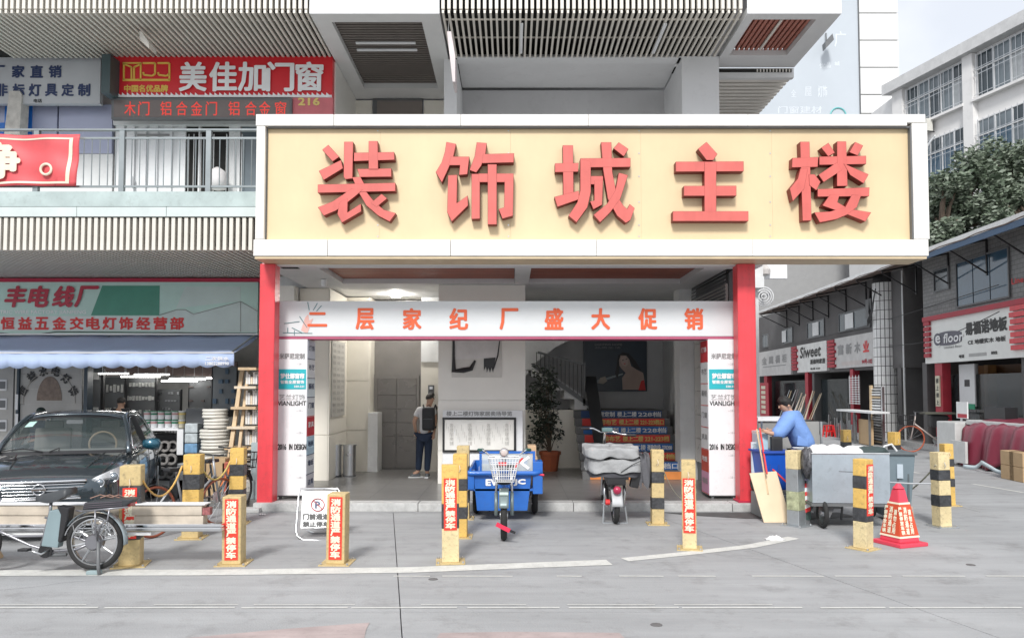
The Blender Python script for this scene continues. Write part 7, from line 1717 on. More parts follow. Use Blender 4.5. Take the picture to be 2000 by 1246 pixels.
for s in (-1, 1):
    sc_.p(MB().tube([(s * .12, .02, .25), (s * .145, .06, .42), (s * .13, .08, .58)], [.016, .024, .016], 8), 'shock', STEEL, smooth='all'); sc_.p(MB().tube([(s * .10, 0, .235), (s * .17, .1, .27)], .014, 6), 'axle_bolt', STEEL)
    sc_.p(MB().tube([(s * .14, .1, .35), (s * .17, .02, .012)], .012, 6), 'stand_leg', GALV)
sc_.p(MB().cbox((0, .02, .008), .36, .05, .014), 'stand_bar', GALV); sc_.p(MB().cbox((0, -.16, .80), .07, .02, .045), 'white_tag', WHITE2)
sc_.p(MB().lathe((-.10, -.02, .30), [(.04, -.04), (.04, .02)], 12, axis='X'), 'red_reflector', REDL)
CVR = mat('grey_cover_cloth', (.33, .335, .34), .75, vary=.22, scale=5, bump=.9, bscale=11)
import mathutils
def cover(x0, x1, y0, y1, z0, z1, nm, m, seed, amp=.025, drop=0):
    P_ = []; N_ = 44; rr_ = random.Random(seed)
    ph = [rr_.uniform(0, 6.28) for _ in range(8)]
    prof_ = [(1.0, 0), (1.01, .12), (1.0, .5), (1.0, .90), (.975, .985), (.7, 1.0), (.3, .98), (0.001, .99)]
    for k, (f, h) in enumerate(prof_):
        row = []
        for i in range(N_):
            a = 2 * math.pi * i / N_; ca, sa = math.cos(a), math.sin(a); ee = (abs(ca) ** 8 + abs(sa) ** 8) ** -.125
            wv = 1 + amp * (math.sin(a * 5 + ph[0] + h * 3) + .7 * math.sin(a * 11 + ph[1] + h * 5) + .4 * math.sin(a * 19 + ph[2]))
            x = (x0 + x1) / 2 + (x1 - x0) / 2 * ca * ee * f * wv; y = (y0 + y1) / 2 + (y1 - y0) / 2 * sa * ee * f * wv
            x += .012 * math.sin(h * 17 + a * 3 + ph[5]); z = z0 + (z1 - z0) * h + amp * .6 * math.sin(a * 13 + ph[4] + h * 9) + amp * .8 * math.sin(a * 7 + ph[3] + k) * (1 if k < 6 else .5) - drop * (1 - h) * max(0, ca)
            row.append((x, y, z))
        row.append(row[0]); P_.append(row)
    return sc_.p(MB().grid(P_), nm, m, smooth='all', sub=1)
cover(-.38, .36, -.22, .70, .73, .92, 'cover', CVR, 1, .018); cover(-.42, .34, -.24, .74, .935, 1.07, 'cover', CVR, 2, .022); cover(-.35, .33, -.18, .60, .66, .735, 'dark_base', mat('dark_lining', (.06, .06, .07), .6), 3, .01)
cover(.30, .50, -.10, .55, .55, .95, 'cover_fold', mat('dark_grey_lining', (.10, .10, .11), .7, bump=.3), 4, .05, .05)
sc_.p(MB().tube([(.05, -.235, .74), (.20, -.24, .84), (.33, -.23, .90)], .006, 5), 'cord', BLACK)
sc_.p(MB().cbox((.27, -.05, .60), .12, .12, .18, ry=.2), 'hanging_bag', BLACK, bevel=.02)
sc_.p(MB().tube([(-.05, .95, .9), (-.03, .92, 1.20), (0, .90, 1.24)], .02, 8), 'stem', CHROME)
sc_.p(MB().tube([(-.37, .80, 1.29), (-.22, .85, 1.29), (-.10, .90, 1.23), (.10, .90, 1.23), (.22, .85, 1.20), (.38, .78, 1.19)], .014, 8), 'handlebar', CHROME, smooth='all')
for s, z in ((-1, 1.29), (1, 1.19)): sc_.p(MB().tube([(s * .28, .83, z), (s * .42, .76, z)], .021, 8), 'grip', BLACK)
sc_.p(MB().cbox((0, .88, 1.27), .16, .10, .06), 'display', mat('green_grey_display', (.12, .20, .20), .3), bevel=.015)
o = sc_.p(MB().torus((0, 1.22, .235), .20, .038, 'X', 30, 8), 'wheel', RUBBER, smooth='all'); sc_.p(MB().tube([(-.05, 1.22, .235), (-.05, 1.05, .8), (0, .97, .95)], .02, 8), 'fork', STEEL); sc_.p(MB().tube([(0, .95, .7), (0, .5, .42), (0, .1, .55)], .035, 8), 'frame_tube', BLACK)
sc_.p(MB().tube([(.0, .3, .55), (0, .3, .78)], .03, 8), 'seat_post', BLACK)

# ---------------------------------------------------------------- refuse cart, wheeled bins, board, brooms
RY = gy(1030)
rc = TH('refuse_cart', (xx(1610, 10.5), 10.45, 0), R(-4), 'steel two-wheeled refuse handcart heaped with white bags behind the metal bollard', 'cart')
cm = GALV
cx0, cx1, cz0, cz1 = -.20, .82, .36, 1.02; cdy = .95
def shell(x0, x1, y0, y1, z0, z1, t=.006): return MB().box(x0, x1, y0, y0 + t, z0, z1).box(x0, x1, y1 - t, y1, z0, z1).box(x0, x0 + t, y0 + t, y1 - t, z0, z1).box(x1 - t, x1, y0 + t, y1 - t, z0, z1).box(x0, x1, y0, y1, z0 - t, z0)
bn_ = rc.p(shell(cx0, cx1, 0, cdy, cz0, cz1), 'bin_body', mat('weathered_steel', (.46, .52, .57), .35, metal=.6, vary=.14, scale=2.5, dirt=.25))
rc.p(MB().tube([(cx0, 0, cz1), (cx1, 0, cz1), (cx1, cdy, cz1), (cx0, cdy, cz1)], .012, 6, closed=True), 'rim', STEEL, bn_)
for z in (cz0 - .02,): rc.p(MB().box(cx0 - .02, cx1 + .02, -.01, cdy + .01, z - .03, z + .008), 'chassis', DGREY)
rc.p(MB().tube([(.15, -.004, .78), (.45, -.006, .77), (.6, -.004, .765)], .004, 4), 'scratch_dent', DGREY, bn_)
for yy in (.10, .85):
    o = rc.p(MB().torus((-.06, yy, .20), .17, .032, 'X' if False else 'Y', 30, 8), 'wheel', RUBBER, smooth='all') if False else rc.p(MB().torus((-.04, yy, .20), .168, .032, 'X', 30, 8), 'wheel', RUBBER, smooth='all')
    rc.p(MB().lathe((-.04, yy, .20), [(.15, -.015), (.13, 0), (.04, .02), (.04, -.02)], 20, axis='X', cap=False), 'rim', STEEL, o, smooth=True)
    rc.p(MB().prism([(.03, yy - .02, .34), (.14, yy - .02, .34), (.05, yy - .02, .14), (.02, yy - .02, .14)], (0, .03, 0)), 'wheel_bracket', DGREY, o)
for yy in (.12, .8): rc.p(MB().beam((.48, yy, .34), (.45, yy, 0), .025, .025, (0, 1, 0)), 'prop_leg', DGREY); rc.p(MB().tube([(.36, yy, .33), (.45, yy, .16), (.56, yy, .33)], .008, 5), 'brace', DGREY)
for yy in (.2, .75): rc.p(MB().tube([(cx1, yy, .62), (cx1 + .35, yy, .60), (cx1 + .62, yy, .60)], .012, 6), 'handle', STEEL)
# bags heaped in it
def blob(t, c, r, m, nm, seed, sub=1, sq=(1, 1, .8)):
    rr_ = random.Random(seed); ph = [rr_.uniform(0, 6.28) for _ in range(6)]; P_ = []
    for j in range(9):
        th = math.pi * j / 8; row = []
        for i in range(17):
            a = 2 * math.pi * (i % 16) / 16; w_ = 1 + .12 * math.sin(3 * a + ph[0] + th * 2) + .09 * math.sin(7 * a + ph[1] + th * 3) + .07 * math.sin(5 * th + ph[2])
            if j in (0, 8): w_ = 1
            row.append(Vector(c) + Vector((r * w_ * math.sin(th) * math.cos(a) * sq[0], r * w_ * math.sin(th) * math.sin(a) * sq[1], r * w_ * math.cos(th) * sq[2])))
        P_.append(row)
    return P_
WB = mat('white_bag', (.78, .78, .77), .4, vary=.06)
for k, (x, y, z, r) in enumerate(((-.02, .3, .98, .17), (.20, .35, 1.0, .15), (.42, .3, .97, .17), (.62, .5, .95, .17), (.1, .6, .95, .18))):
    P_ = blob(None, rc.M @ Vector((x, y, z)) + rc.off, r, WB, 'x', k + 2)
    o = MB().grid(P_).build('rubbish_bag', WB, smooth='all', sub=1)
    tag(o, ['leftmost white bag bulging over the refuse cart', 'second white bag from the left in the refuse cart', 'third white bag over the middle of the refuse cart', 'rightmost white bag in the refuse cart behind the tall bollard', 'rear white bag in the refuse cart'][k], 'bag', 'white bags in the refuse cart')
P_ = blob(None, rc.M @ Vector((.70, .3, 1.02)) + rc.off, .15, BLACK, 'x', 12, sq=(1.6, 1, .5)); o = MB().grid(P_).build('dark_cloth', mat('dark_green_cloth', (.04, .06, .06), .7), smooth='all'); tag(o, 'dark green cloth draped over the right end of the refuse cart', 'cloth')
# striped board beside the cart, netting
o = MB()
sb = empty('striped_board', at(1578, 980, 10.7), 'narrow red and white striped board between the bare metal bollard and the refuse cart', 'board')
for k in range(7):
    y0 = 940 + k * 8.2; MB().prism([at(1571, y0 + 5, 10.72), at(1583, y0, 10.72), at(1583, y0 + 8, 10.72), at(1571, y0 + 13, 10.72)], (0, .02, 0)).build('stripe', REDL if k % 2 == 0 else WHITE, sb)
MB().prism([at(1570, 1015, 10.745), at(1584, 1015, 10.745), at(1584, 935, 10.745), at(1570, 940, 10.745)], (0, .02, 0)).build('backing', mat('dark_green_panel', (.05, .09, .08), .6), sb); MB().beam(at(1577, 1015, 10.76), Vector((at(1577, 1015, 10.76).x, 10.76, 0)), .06, .03, (0, 1, 0)).build('leg', DGREY, sb)
P_ = blob(None, at(1577, 905, 10.6), .16, BLACK, 'x', 5, sq=(.5, .8, 1.3)); o = MB().grid(P_).build('black_white_bag', mat('striped_bag', (.10, .10, .11), .4, vary=.9, scale=16), smooth='all'); tag(o, 'black and white plastic bag hanging on the left end of the refuse cart', 'bag')
def wheelie(name, loc, rz, label, m, lm, h=.95, wd=.5, dp=.55):
    t = TH(name, loc, rz, label, 'bin')
    tp = .06; o = MB(); b = [(-wd / 2 + tp, tp, .06), (wd / 2 - tp, tp, .06), (wd / 2 - tp, dp - tp, .06), (-wd / 2 + tp, dp - tp, .06)]; u = [(-wd / 2, 0, h), (wd / 2, 0, h), (wd / 2, dp, h), (-wd / 2, dp, h)]
    o.add(b + u, [(0, 3, 2, 1), (4, 5, 6, 7), (0, 1, 5, 4), (1, 2, 6, 5), (2, 3, 7, 6), (3, 0, 4, 7)]); bd = t.p(o, 'body', m, bevel=.02)
    t.p(MB().box(-wd / 2 - .02, wd / 2 + .02, -.03, dp + .02, h + .001, h + .035), 'rim', lm, bd, bevel=.01)
    for s in (-1, 1): w_ = t.p(MB().torus((s * (wd / 2 - .02), dp - .08, .10), .075, .025, 'X', 20, 8), 'wheel', RUBBER, smooth='all')
    for k in range(3): t.p(MB().box(-wd * .3 + k * wd * .3 - .012, -wd * .3 + k * wd * .3 + .012, -.012 + .03, .05, .15, h - .06), 'rib', lm, bd)
    return t, bd
wb1, bd = wheelie('wheeled_bin', (xx(1738, 11.2), 11.0, 0), R(-8), 'grey-blue wheeled bin with pale sticker right of the tall stickered bollard', mat('grey_blue_bin', (.17, .22, .25), .5, vary=.12), mat('dark_bin_rim', (.10, .12, .13), .5), .95, .46)
wb1.p(MB().box(-.02, .06, -.006, .02, .62, .82), 'sticker', mat('pale_bin_sticker', (.45, .52, .58), .5), bd)
wb1.p(MB().tube([(-.15, .2, .99), (-.12, .2, 1.06), (-.02, .2, 1.09), (.05, .2, .99)], .015, 6), 'white_hoop', WHITE2)
o = MB().box(xx(1522, 11.3) - .27, xx(1522, 11.3) + .27, 11.28, 11.85, 0, .34).build('grey_crate', mat('grey_crate', (.30, .31, .31), .6, dirt=.3), bevel=.01); tag(o, 'low grey crate under the bright blue bin', 'crate')
wb2, bd = wheelie('blue_bin', (xx(1520, 11.3), 11.3, .345), R(5), 'bright blue open bin the woman in blue leans over', BLUEBIN, mat('blue_rim', (.02, .07, .36), .5), .60, .44)
# pale grey panel behind the woman and white-topped cart
gpn = empty('screen_fence', (xx(1540, 12.6), 12.6, 0), 'low grey screen panel on a steel post behind the woman in blue', 'panel')
fpart(1482, 823, 1600, 900, 12.7, .03, 'panel', mat('mid_grey_panel', (.30, .30, .29), .5), gpn); fpart(1480, 815, 1560, 822, 12.66, .5, 'white_edge', WHITE, gpn)
for px in (1486, 1602): MB().box(xx(px, 12.7) - .015, xx(px, 12.7) + .015, 12.68, 12.71, 0, zz(823, 12.7)).build('post', STEEL, gpn)
MB().box(xx(1482, 12.7), xx(1600, 12.7), 12.7, 12.73, .02, zz(902, 12.7)).build('lower_panel', mat('mid_grey_panel', (.30, .30, .29), .5), gpn)
lb = MB().prism([Vector((xx(a, 11.1), 0, zz(b, 11.1) if b < 1000 else 0.003)) + Vector((0, 11.22 if b < 940 else 10.95, 0)) for a, b in ((1467, 926), (1520, 922), (1535, 1012), (1482, 1012))], (0, .03, .0))
o = lb.build('leaning_board', PLY, bevel=.004); tag(o, 'tan plywood board leaning at the foot of the right red post', 'board')
sk = empty('paper_stand', (xx(1474, 11.7), 11.7, 0), 'narrow pale stand with small printed card beside the right red post', 'stand')
fpart(1468, 863, 1484, 925, 11.75, .03, 'panel', mat('pale_card', (.60, .64, .66), .5), sk); fpart(1470, 866, 1482, 885, 11.745, .004, 'printed_card', mat('card_print', (.45, .50, .52), .6, vary=.5, scale=60), sk); MB().box(xx(1470, 11.77), xx(1482, 11.77), 11.781, 11.80, 0, 1.0).build('post', STEEL, sk)
for k, (a, b, m, lab) in enumerate((((1478, 838), (1500, 965), WOOD, 'wooden broom handle leaning against the red post'), ((1484, 836), (1498, 925), REDL, 'thin dark red pole leaning beside the wooden broom handle'), ((1485, 895), (1541, 945), REDL, 'red pole slanting down in front of the blue bin'))):
    o = MB().tube([at(a[0], a[1], 11.5), at(b[0], b[1], 11.1)], .014, 6).build('broom_pole', m); tag(o, lab, 'pole')
wt = empty('pale_blue_cart', (xx(1492, 11.6), 11.6, 0), 'pale blue upright cart frame left of the blue bin', 'cart')
fpart(1484, 848, 1500, 960, 11.62, .35, 'cart_body', mat('pale_blue_plastic', (.42, .58, .66), .5, vary=.1), wt, bevel=.01); fpart(1484, 843, 1512, 848, 11.60, .4, 'cart_rim', mat('pale_rim', (.62, .68, .70), .5), wt); MB().box(xx(1486, 11.7), xx(1498, 11.7), 11.65, 11.9, 0, zz(960, 11.6)).build('leg', DGREY, wt)
dp = empty('floor_scrap', (xx(1548, 11.5), 11.5, 0), 'low grey scraps and a flat box on the ground behind the bare metal bollard', 'goods'); MB().box(xx(1535, 11.5), xx(1560, 11.5), 11.5, 11.9, 0, .25).build('grey_box', LTGREY, dp, bevel=.01); MB().box(xx(1530, 11.4), xx(1548, 11.4), 11.3, 11.5, 0, .12).build('flat_box', GRAN, dp, bevel=.01)

# ---------------------------------------------------------------- bicycles
def bicycle(loc, rz, label, fc, wcol, basket=True, scl=1.0):
    t = TH('bicycle', loc, rz, label, 'bicycle'); t.sc_ = scl; Rw = .31
    for x in (-.52, .52):
        o = t.p(MB().torus((x, 0, Rw + .02), Rw, .018, 'Y', 36, 8), 'wheel', wcol, smooth='all'); sp_ = MB()
        for k in range(14):
            a = k * math.pi / 7; sp_.tube([(x, .01 * (-1) ** k, Rw + .02), (x + (Rw - .01) * math.cos(a), 0, Rw + .02 + (Rw - .01) * math.sin(a))], .0025, 4)
        t.p(sp_, 'spokes', STEEL, o); t.p(MB().grid([[(x + (Rw + .035) * math.cos(a), y, Rw + .02 + (Rw + .035) * math.sin(a)) for a in [.3 + i * .2 for i in range(12)]] for y in (-.02, .02)]), 'mudguard', BLACK, smooth='all', solid=.003)
    fr_ = MB().tube([(.52, 0, .33), (.43, 0, .72), (.40, 0, .90)], .016, 8).tube([(.43, 0, .70), (-.08, 0, .30)], .018, 8).tube([(-.08, 0, .30), (-.20, 0, .78)], .016, 8).tube([(-.52, 0, .33), (-.08, 0, .30)], .011, 6).tube([(-.52, 0, .33), (-.18, 0, .70)], .010, 6)
    t.p(fr_, 'frame', fc, smooth='all'); t.p(MB().tube([(.34, -.26, 1.0), (.40, -.12, .98), (.40, .12, .98), (.34, .26, 1.0)], .012, 8), 'handlebar', BLACK, smooth='all'); t.p(MB().tube([(.40, 0, .88), (.40, 0, .98)], .014, 8), 'stem', STEEL)
    t.p(MB().cbox((-.22, 0, .84), .26, .15, .05), 'saddle', BLACK, bevel=.02); t.p(MB().tube([(-.20, 0, .76), (-.21, 0, .83)], .012, 6), 'seat_post', STEEL)
    if basket:
        b_ = MB()
        for i in range(6):
            for s in (-.14, .14): b_.tube([(.48 + i * .05, s, .66), (.48 + i * .05, s * 1.15, .90)], .005, 4)
            b_.tube([(.73, -.14 + i * .056, .66), (.76, -.16 + i * .064, .90)], .005, 4)
        for z, w_ in ((.66, .14), (.78, .15), (.90, .16)): b_.tube([(.46, -w_, z), (.74, -w_, z), (.74, w_, z), (.46, w_, z)], .007, 4, closed=True)
        t.p(b_, 'basket', BLACK)
    t.p(MB().lathe((-.08, -.03, .30), [(.001, 0), (.09, 0), (.09, .01), (.001, .01)], 18, axis='Y'), 'chain_ring', STEEL); t.p(MB().tube([(-.08, -.05, .30), (-.02, -.07, .16), (-.02, -.15, .16)], .009, 6), 'pedal_crank', STEEL); t.p(MB().tube([(-.45, .03, .30), (-.52, .14, .01)], .008, 5), 'kick_stand', STEEL)
    return t
q = Vector(gl(1824, 884)); bk_ = bicycle(tuple(q), R(172), 'shared style bicycle with orange-red wheels parked by the white cabinet across the street', mat('pale_bike_frame', (.55, .48, .45), .4, metal=.3), mat('orange_red_tyre', (.40, .09, .04), .6), True, 1.22)
gd_ = bk_; cv = bk_.p(MB().box(-.45, .25, -.2, .2, .93, .98), 'rain_cover', mat('olive_cover', (.10, .10, .08), .7), bevel=.02); bk_.p(MB().box(-.30, .10, -.13, .13, .62, .92), 'goods_bag', BLACK, bevel=.05)
q = Vector((xx(372, 10.3), 10.3, 0)); bicycle(tuple(q), R(62), 'bicycle with orange rimmed wheel standing between the car and the yellow bollard', mat('grey_bike_frame', (.35, .36, .38), .4, metal=.4), mat('orange_black_tyre', (.25, .07, .04), .6), False)
q = Vector((xx(430, 11.5), 11.5, 0)); bicycle(tuple(q), R(75), 'grey bicycle with black handlebar in front of the white tubing coils', mat('dark_bike_frame', (.10, .11, .12), .4, metal=.4), RUBBER)
# ---------------------------------------------------------------- people
def skinobj(name, verts, edges, radii, m, parent, sub=2, label=None):
    me = bpy.data.meshes.new(name); me.from_pydata([tuple(v) for v in verts], edges, []); me.materials.append(m)
    o = bpy.data.objects.new(name, me); C.objects.link(o)
    md = o.modifiers.new('skin', 'SKIN'); md.use_smooth_shade = True
    sv = me.skin_vertices[0].data
    for i, r in enumerate(radii): sv[i].radius = (r, r) if not isinstance(r, tuple) else r; sv[i].use_root = (i == 0)
    s = o.modifiers.new('s', 'SUBSURF'); s.levels = s.render_levels = sub
    bpy.context.view_layer.update()
    me2 = bpy.data.meshes.new_from_object(o.evaluated_get(bpy.context.evaluated_depsgraph_get()))
    C.objects.unlink(o); bpy.data.objects.remove(o)
    me2.transform(Matrix.Translation(-WOFF[parent]))
    me2.polygons.foreach_set('use_smooth', [True] * len(me2.polygons))
    if not me2.materials: me2.materials.append(m)
    me2.materials[0] = m
    o2 = bpy.data.objects.new(name, me2); reg(o2, parent, WOFF[parent]); return o2
def person(loc, label, J, shirt, trousers, shoe, sleeve=.5, hair=HAIR, look=(0, 1, 0), k=1.0, jacket=False, seat=False):
    """J: joints relative to the feet point, in metres"""
    t = empty('person', loc, label, 'person')
    J = {a: Vector(b) for a, b in J.items()}
    names = ['pelvis', 'waist', 'chest', 'neck', 'head0', 'head1', 'shL', 'elL', 'wrL', 'haL', 'shR', 'elR', 'wrR', 'haR', 'hpL', 'knL', 'anL', 'toL', 'hpR', 'knR', 'anR', 'toR']
    rad = dict(pelvis=(.15, .11), waist=(.135, .095), chest=(.155, .105), neck=(.055, .055), head0=(.07, .075), head1=(.078, .09), sh=.055, el=.042, wr=.030, ha=(.036, .02), hp=.085, kn=.058, an=.042, to=.035)
    V = [J[n] for n in names]; rr = [rad[n] if n in rad else rad[n[:2]] for n in names]
    rr = [(a * k, b * k) if isinstance(a, float) and False else ((r[0] * k, r[1] * k) if isinstance(r, tuple) else r * k) for r in rr for a, b in [(0, 0)]]
    ix = {n: i for i, n in enumerate(names)}
    E_ = [('pelvis', 'waist'), ('waist', 'chest'), ('chest', 'neck'), ('neck', 'head0'), ('head0', 'head1'), ('chest', 'shL'), ('shL', 'elL'), ('elL', 'wrL'), ('wrL', 'haL'), ('chest', 'shR'), ('shR', 'elR'), ('elR', 'wrR'), ('wrR', 'haR'),
          ('pelvis', 'hpL'), ('hpL', 'knL'), ('knL', 'anL'), ('anL', 'toL'), ('pelvis', 'hpR'), ('hpR', 'knR'), ('knR', 'anR'), ('anR', 'toR')]
    E_ = [(ix[a], ix[b]) for a, b in E_]
    for s in 'LR':      # five fingers on each hand
        d = (J['ha' + s] - J['wr' + s]).normalized(); sd = d.cross(Vector((.3, 1, .2))).normalized(); pm = d.cross(sd)
        for f, (a, l) in enumerate(((-.024, .070), (-.008, .080), (.008, .076), (.023, .060), (-.040, .045))):
            root = J['ha' + s] + sd * a * .9 + d * (.02 if f < 4 else -.02); b0 = len(V)
            V.append(root + d * l * .45 + (sd * -.012 if f == 4 else Vector((0, 0, 0)))); V.append(root + d * l * .85 + pm * .018 + (sd * -.02 if f == 4 else Vector((0, 0, 0)))); rr += [.009, .008]
            E_ += [(ix['ha' + s], b0), (b0, b0 + 1)]
    body = skinobj('body', [v + Vector(loc) for v in V], E_, rr, SKIN, t)
    def sub_(ns, es, ex, nm, m, extra=None, sb=2):
        vs = []; r2 = []; im = {}
        for n in ns:
            im[n] = len(vs)
            if extra and n in extra: vs.append(extra[n][0]); r2.append(extra[n][1])
            else:
                vs.append(J[n]); r = rr[ix[n]]; r2.append((r[0] + ex, r[1] + ex) if isinstance(r, tuple) else r + ex)
        return skinobj(nm, [v + Vector(loc) for v in vs], [(im[a], im[b]) for a, b in es], r2, m, t, sb)
    ex_ = {}
    ns = ['pelvis', 'waist', 'chest', 'shL', 'slL', 'shR', 'slR', 'collar']; es = [('pelvis', 'waist'), ('waist', 'chest'), ('chest', 'collar'), ('chest', 'shL'), ('shL', 'slL'), ('chest', 'shR'), ('shR', 'slR')]
    grow = .022 if not jacket else .07
    ex_['collar'] = (J['chest'].lerp(J['neck'], .75), (.062 + grow * .5, .06 + grow * .5))
    ex_['pelvis'] = (J['pelvis'] + (J['pelvis'] - J['waist']).normalized() * (.05 if not jacket else .12), (.152 * k + grow, .115 * k + grow))
    for s in 'LR':
        if sleeve <= 1: ex_['sl' + s] = (J['sh' + s].lerp(J['el' + s], sleeve), .050 * k + grow)
        else: ex_['sl' + s] = (J['el' + s].lerp(J['wr' + s], sleeve - 1), .036 * k + grow * .6)
    if sleeve > 1:
        ns += ['elL', 'elR']; es = [e_ for e_ in es if e_[1] not in ('slL', 'slR')] + [('shL', 'elL'), ('elL', 'slL'), ('shR', 'elR'), ('elR', 'slR')]
    sub_(ns, es, grow, 'jacket' if jacket else 'shirt', shirt, ex_)
    ns = ['pelvis', 'hpL', 'knL', 'anL', 'hpR', 'knR', 'anR']; es = [('pelvis', 'hpL'), ('hpL', 'knL'), ('knL', 'anL'), ('pelvis', 'hpR'), ('hpR', 'knR'), ('knR', 'anR')]
    sub_(ns, es, .018, 'trousers', trousers, {'anL': (J['anL'] + Vector((0, 0, .01)), .062), 'anR': (J['anR'] + Vector((0, 0, .01)), .062)})
    for s in 'LR':
        a, b = J['an' + s], J['to' + s]; d = (b - a); d.z = 0; d.normalize()
        base = Vector((a.x, a.y, 0)) + Vector(loc)
        skinobj('shoe', [base + Vector((0, 0, .05)) - d * .05, base + Vector((0, 0, .05)) + d * .06, base + Vector((0, 0, .035)) + d * .17], [(0, 1), (1, 2)], [(.045, .05), (.048, .045), (.04, .03)], shoe, t, 2)
        MB().prism([base + Vector((0, 0, .004)) + d * x + d.cross(Vector((0, 0, 1))) * y for x, y in ((-.10, .035), (-.10, -.035), (.1, -.05), (.20, -.035), (.20, .035), (.1, .05))], (0, 0, .02)).build('sole', WHITE, t)
    # hair: a cap over the top and back of the head
    hc = J['head0'].lerp(J['head1'], .62); lk = Vector(look).normalized(); up = (J['head1'] - J['neck']).normalized()
    P_ = []; sd = lk.cross(up).normalized()
    for j in range(9):
        th = math.pi * .62 * j / 8; row = []
        for i in range(21):
            a = 2 * math.pi * i / 20; lim = 1.0
            d = up * math.cos(th) + (lk * math.cos(a) + sd * math.sin(a)) * math.sin(th)
            f = max(0, d.dot(lk)); r = .098 * k * (1 + .06 * math.sin(a * 6 + j)) * (1 - .12 * f)
            if f > .45 and d.dot(up) < .45: r *= .80
            row.append(Vector(loc) + hc + d * r + up * .012)
        P_.append(row)
    MB().grid(P_).build('hair', hair, t, smooth='all', sub=1)
    ft = MB(); c = Vector(loc) + hc - up * .03
    ft.lathe(c + lk * .098 * k, [(.001, -.012), (.012, 0), (.001, .012)], 6)
    MB().prism([c + lk * .088 * k + up * .025, c + lk * .088 * k - up * .02 + sd * .014, c + lk * .112 * k - up * .018, c + lk * .088 * k - up * .02 - sd * .014], sd * .0 + up * .002).build('nose', SKIN, t)
    for s in (-1, 1):
        MB().lathe(c + sd * s * .086 * k - lk * .0, [(.001, -.028), (.014, -.01), (.016, .012), (.001, .028)], 8).build('ear', SKIN, t, smooth='all')
        MB().lathe(c + lk * .090 * k + sd * s * .032 + up * .028, [(.001, -.006), (.008, 0), (.001, .006)], 6).build('eye', BLACK, t)
    MB().beam(c + lk * .09 * k - up * .045 - sd * .02, c + lk * .09 * k - up * .045 + sd * .02, .006, .006).build('mouth', mat('lips', (.35, .12, .10), .5), t)
    return t
# man with a backpack before the elevator, seen from behind
mD = 15.3
def mj_(px, py, o=0): return at(px, py, mD + o) - MO
MO = Vector((xx(826, mD), mD, LZ))
J = dict(pelvis=mj_(829, 846), waist=mj_(831, 830), chest=mj_(833, 808), neck=mj_(838, 790), head0=mj_(840, 784, .01), head1=mj_(841, 772, .03), shL=mj_(818, 801), elL=mj_(809, 824, -.05), wrL=mj_(812, 842, .03), haL=mj_(814, 849, .06),
         shR=mj_(847, 800), elR=mj_(850, 822), wrR=mj_(848, 842, -.1), haR=mj_(847, 850, -.12), hpL=mj_(822, 851), knL=mj_(819, 887, .02), anL=mj_(817, 921, .03), toL=mj_(806, 926, .0), hpR=mj_(837, 851), knR=mj_(836, 888, -.03), anR=mj_(834, 922), toR=mj_(836, 926, .12))
man = person(tuple(MO), 'man in grey t-shirt and navy trousers with a black backpack standing before the elevator', J, mat('grey_tshirt', (.66, .66, .67), .8, vary=.06), mat('navy_trousers', (.02, .035, .07), .8), mat('grey_trainer', (.12, .13, .14), .6), .62, look=(.8, .55, .1))
bp_ = empty('backpack', tuple(mj_(835, 845) + MO), 'black backpack worn by the man at the elevator', 'backpack')
c = at(837, 818, mD - .20); bm3 = MB()
bpo = MB().cbox(c, .25, .16, .45, ry=.0).build('pack_body', mat('backpack_black', (.018, .02, .024), .6, vary=.1), bp_, bevel=.055, smooth='all')
MB().cbox(c + Vector((0, -.105, -.07)), .22, .05, .24).build('front_pocket', MATS['backpack_black'], bp_, bevel=.02, smooth='all'); MB().tube([c + Vector((-.09, -.134, .0)), c + Vector((.09, -.134, .0))], .004, 5).build('zip', DGREY, bp_); MB().torus(c + Vector((0, 0, .235)), .035, .008, 'Y', 14, 6, 0, math.pi).build('loop', BLACK, bp_)
for s in (-1, 1): MB().tube([c + Vector((s * .10, .08, .20)), c + Vector((s * .12, .14, .27)), c + Vector((s * .13, .30, .20)), c + Vector((s * .13, .33, -.02)), c + Vector((s * .13, .10, -.18))], .016, 6).build('strap', BLACK, bp_)
# woman in blue bending over the bin
wD = 11.75
WO = Vector((xx(1560, wD), wD, 0))
def wj(px, py, o=0): return at(px, py, wD + o) - WO
J = dict(pelvis=wj(1571, 874), waist=wj(1564, 850), chest=wj(1551, 821), neck=wj(1539, 802), head0=wj(1535, 796, -.02), head1=wj(1531, 782, -.03), shL=wj(1541, 818, -.14), elL=wj(1520, 848, -.20), wrL=wj(1504, 846, -.22), haL=wj(1496, 843, -.22),
         shR=wj(1556, 815, .14), elR=wj(1530, 845, .16), wrR=wj(1508, 842, .1), haR=wj(1499, 842, .08), hpL=wj(1566, 886, -.07), knL=wj(1560, 940, -.08), anL=wj(1562, 985, -.06), toL=wj(1548, 994, -.08), hpR=wj(1576, 886, .07), knR=wj(1572, 940, .06), anR=wj(1575, 983, .08), toR=wj(1562, 994, .06))
wom = person(tuple(WO), 'woman in a blue jacket and dark trousers leaning over the blue bin', J, mat('blue_jacket', (.17, .30, .62), .75, vary=.14, bump=.7, bscale=9), mat('dark_trousers', (.03, .035, .05), .8), BLACK, 1.75, look=(-1, -.15, -.25), k=1.12, jacket=True)
MB().cbox(at(1568, 862, wD - .20), .17, .02, .14, ry=.1).build('pocket_flap', mat('blue_jacket', (.12, .24, .58), .75), wom, bevel=.006)
MB().cbox(at(1580, 888, wD), .40, .32, .03, ry=-.05).build('shirt_hem', WHITE, wom, bevel=.012)
hb_ = MB().cbox(at(1516, 868, wD - .33), .17, .10, .24).build('black_bag', BLACK, bevel=.03); tag(hb_, 'black bag held at the rim of the blue bin by the woman', 'bag')
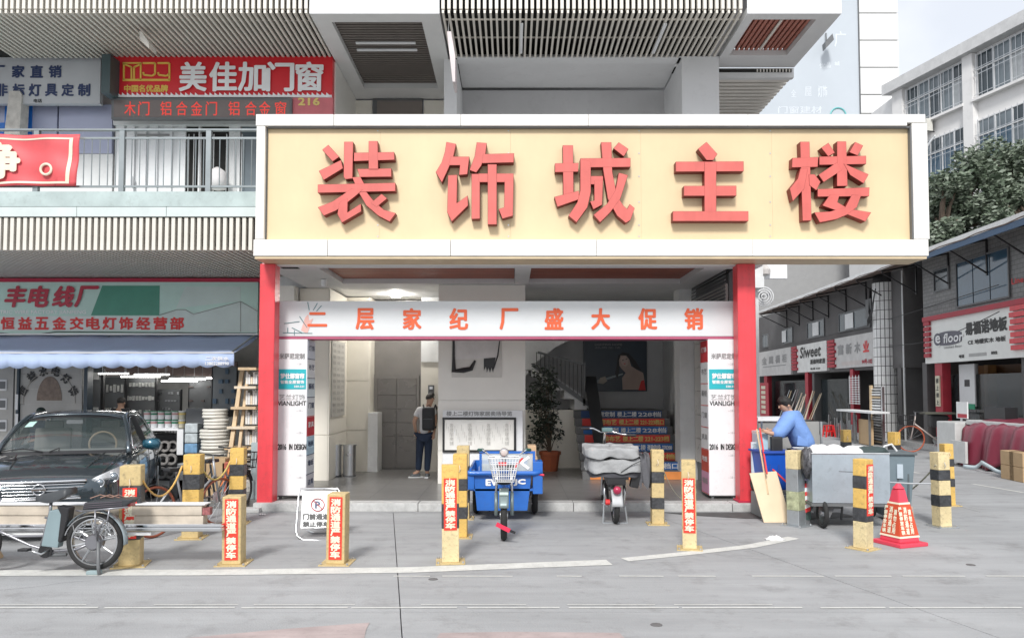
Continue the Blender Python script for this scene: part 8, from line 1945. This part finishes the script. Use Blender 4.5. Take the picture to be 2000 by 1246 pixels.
# people inside the hardware shop
def std(f=1.0, dx=0.0):
    return dict(pelvis=(0, 0, .95 * f), waist=(0, 0, 1.10 * f), chest=(0, 0, 1.32 * f), neck=(0, .0, 1.50 * f), head0=(0, .0, 1.55 * f), head1=(0, .02, 1.66 * f), shL=(-.17, 0, 1.42 * f), elL=(-.24, 0, 1.14 * f), wrL=(-.2, -.12, .95 * f), haL=(-.19, -.16, .88 * f),
                shR=(.17, 0, 1.42 * f), elR=(.24, 0, 1.14 * f), wrR=(.2, -.12, .95 * f), haR=(.19, -.16, .88 * f), hpL=(-.09, 0, .90 * f), knL=(-.10, -.02, .50 * f), anL=(-.10, .02, .08), toL=(-.10, -.14, .03), hpR=(.09, 0, .90 * f), knR=(.10, -.02, .50 * f), anR=(.10, .02, .08), toR=(.10, -.14, .03))
person((xx(237, 16.6), 16.6, .1), 'dark haired person in black standing inside the hardware shop, seen from behind', std(.93), mat('black_top', (.03, .03, .035), .8), MATS['dark_trousers'], BLACK, 1.6, look=(.3, 1, 0))
sj = dict(pelvis=(0, 0, .68), waist=(0, 0, .82), chest=(.02, 0, 1.04), neck=(.03, -.01, 1.20), head0=(.03, -.03, 1.26), head1=(.04, -.03, 1.36), shL=(-.15, 0, 1.13), elL=(-.22, -.1, .88), wrL=(-.12, -.3, .82), haL=(-.08, -.36, .80),
          shR=(.18, 0, 1.13), elR=(.24, -.1, .88), wrR=(.14, -.3, .82), haR=(.1, -.36, .80), hpL=(-.09, -.05, .66), knL=(-.12, -.42, .64), anL=(-.12, -.40, .20), toL=(-.12, -.52, .14), hpR=(.09, -.05, .66), knR=(.12, -.42, .64), anR=(.12, -.40, .20), toR=(.12, -.52, .14))
pq = (xx(72, 14.9), 15.0, .1)
person(pq, 'person in a dark cap sitting in the hardware shop behind the car roof', sj, mat('navy_top', (.02, .025, .06), .8), MATS['dark_trousers'], BLACK, 1.6, hair=mat('dark_green_cap', (.015, .03, .025), .7), look=(-.8, -.5, -.1))
t = empty('bar_stool', pq, 'high stool under the seated person behind the car', 'stool'); MB().lathe((pq[0], pq[1], .1 + .54), [(.16, 0), (.16, .04)], 18).build('seat', BLACK, t)
for k in range(4): a = k * 1.57 + .78; MB().tube([(pq[0] + .1 * math.cos(a), pq[1] + .1 * math.sin(a), .64), (pq[0] + .18 * math.cos(a), pq[1] + .18 * math.sin(a), .1)], .014, 6).build('leg', STEEL, t)

# ---------------------------------------------------------------- link everything
for o in PEND: C.objects.link(o)
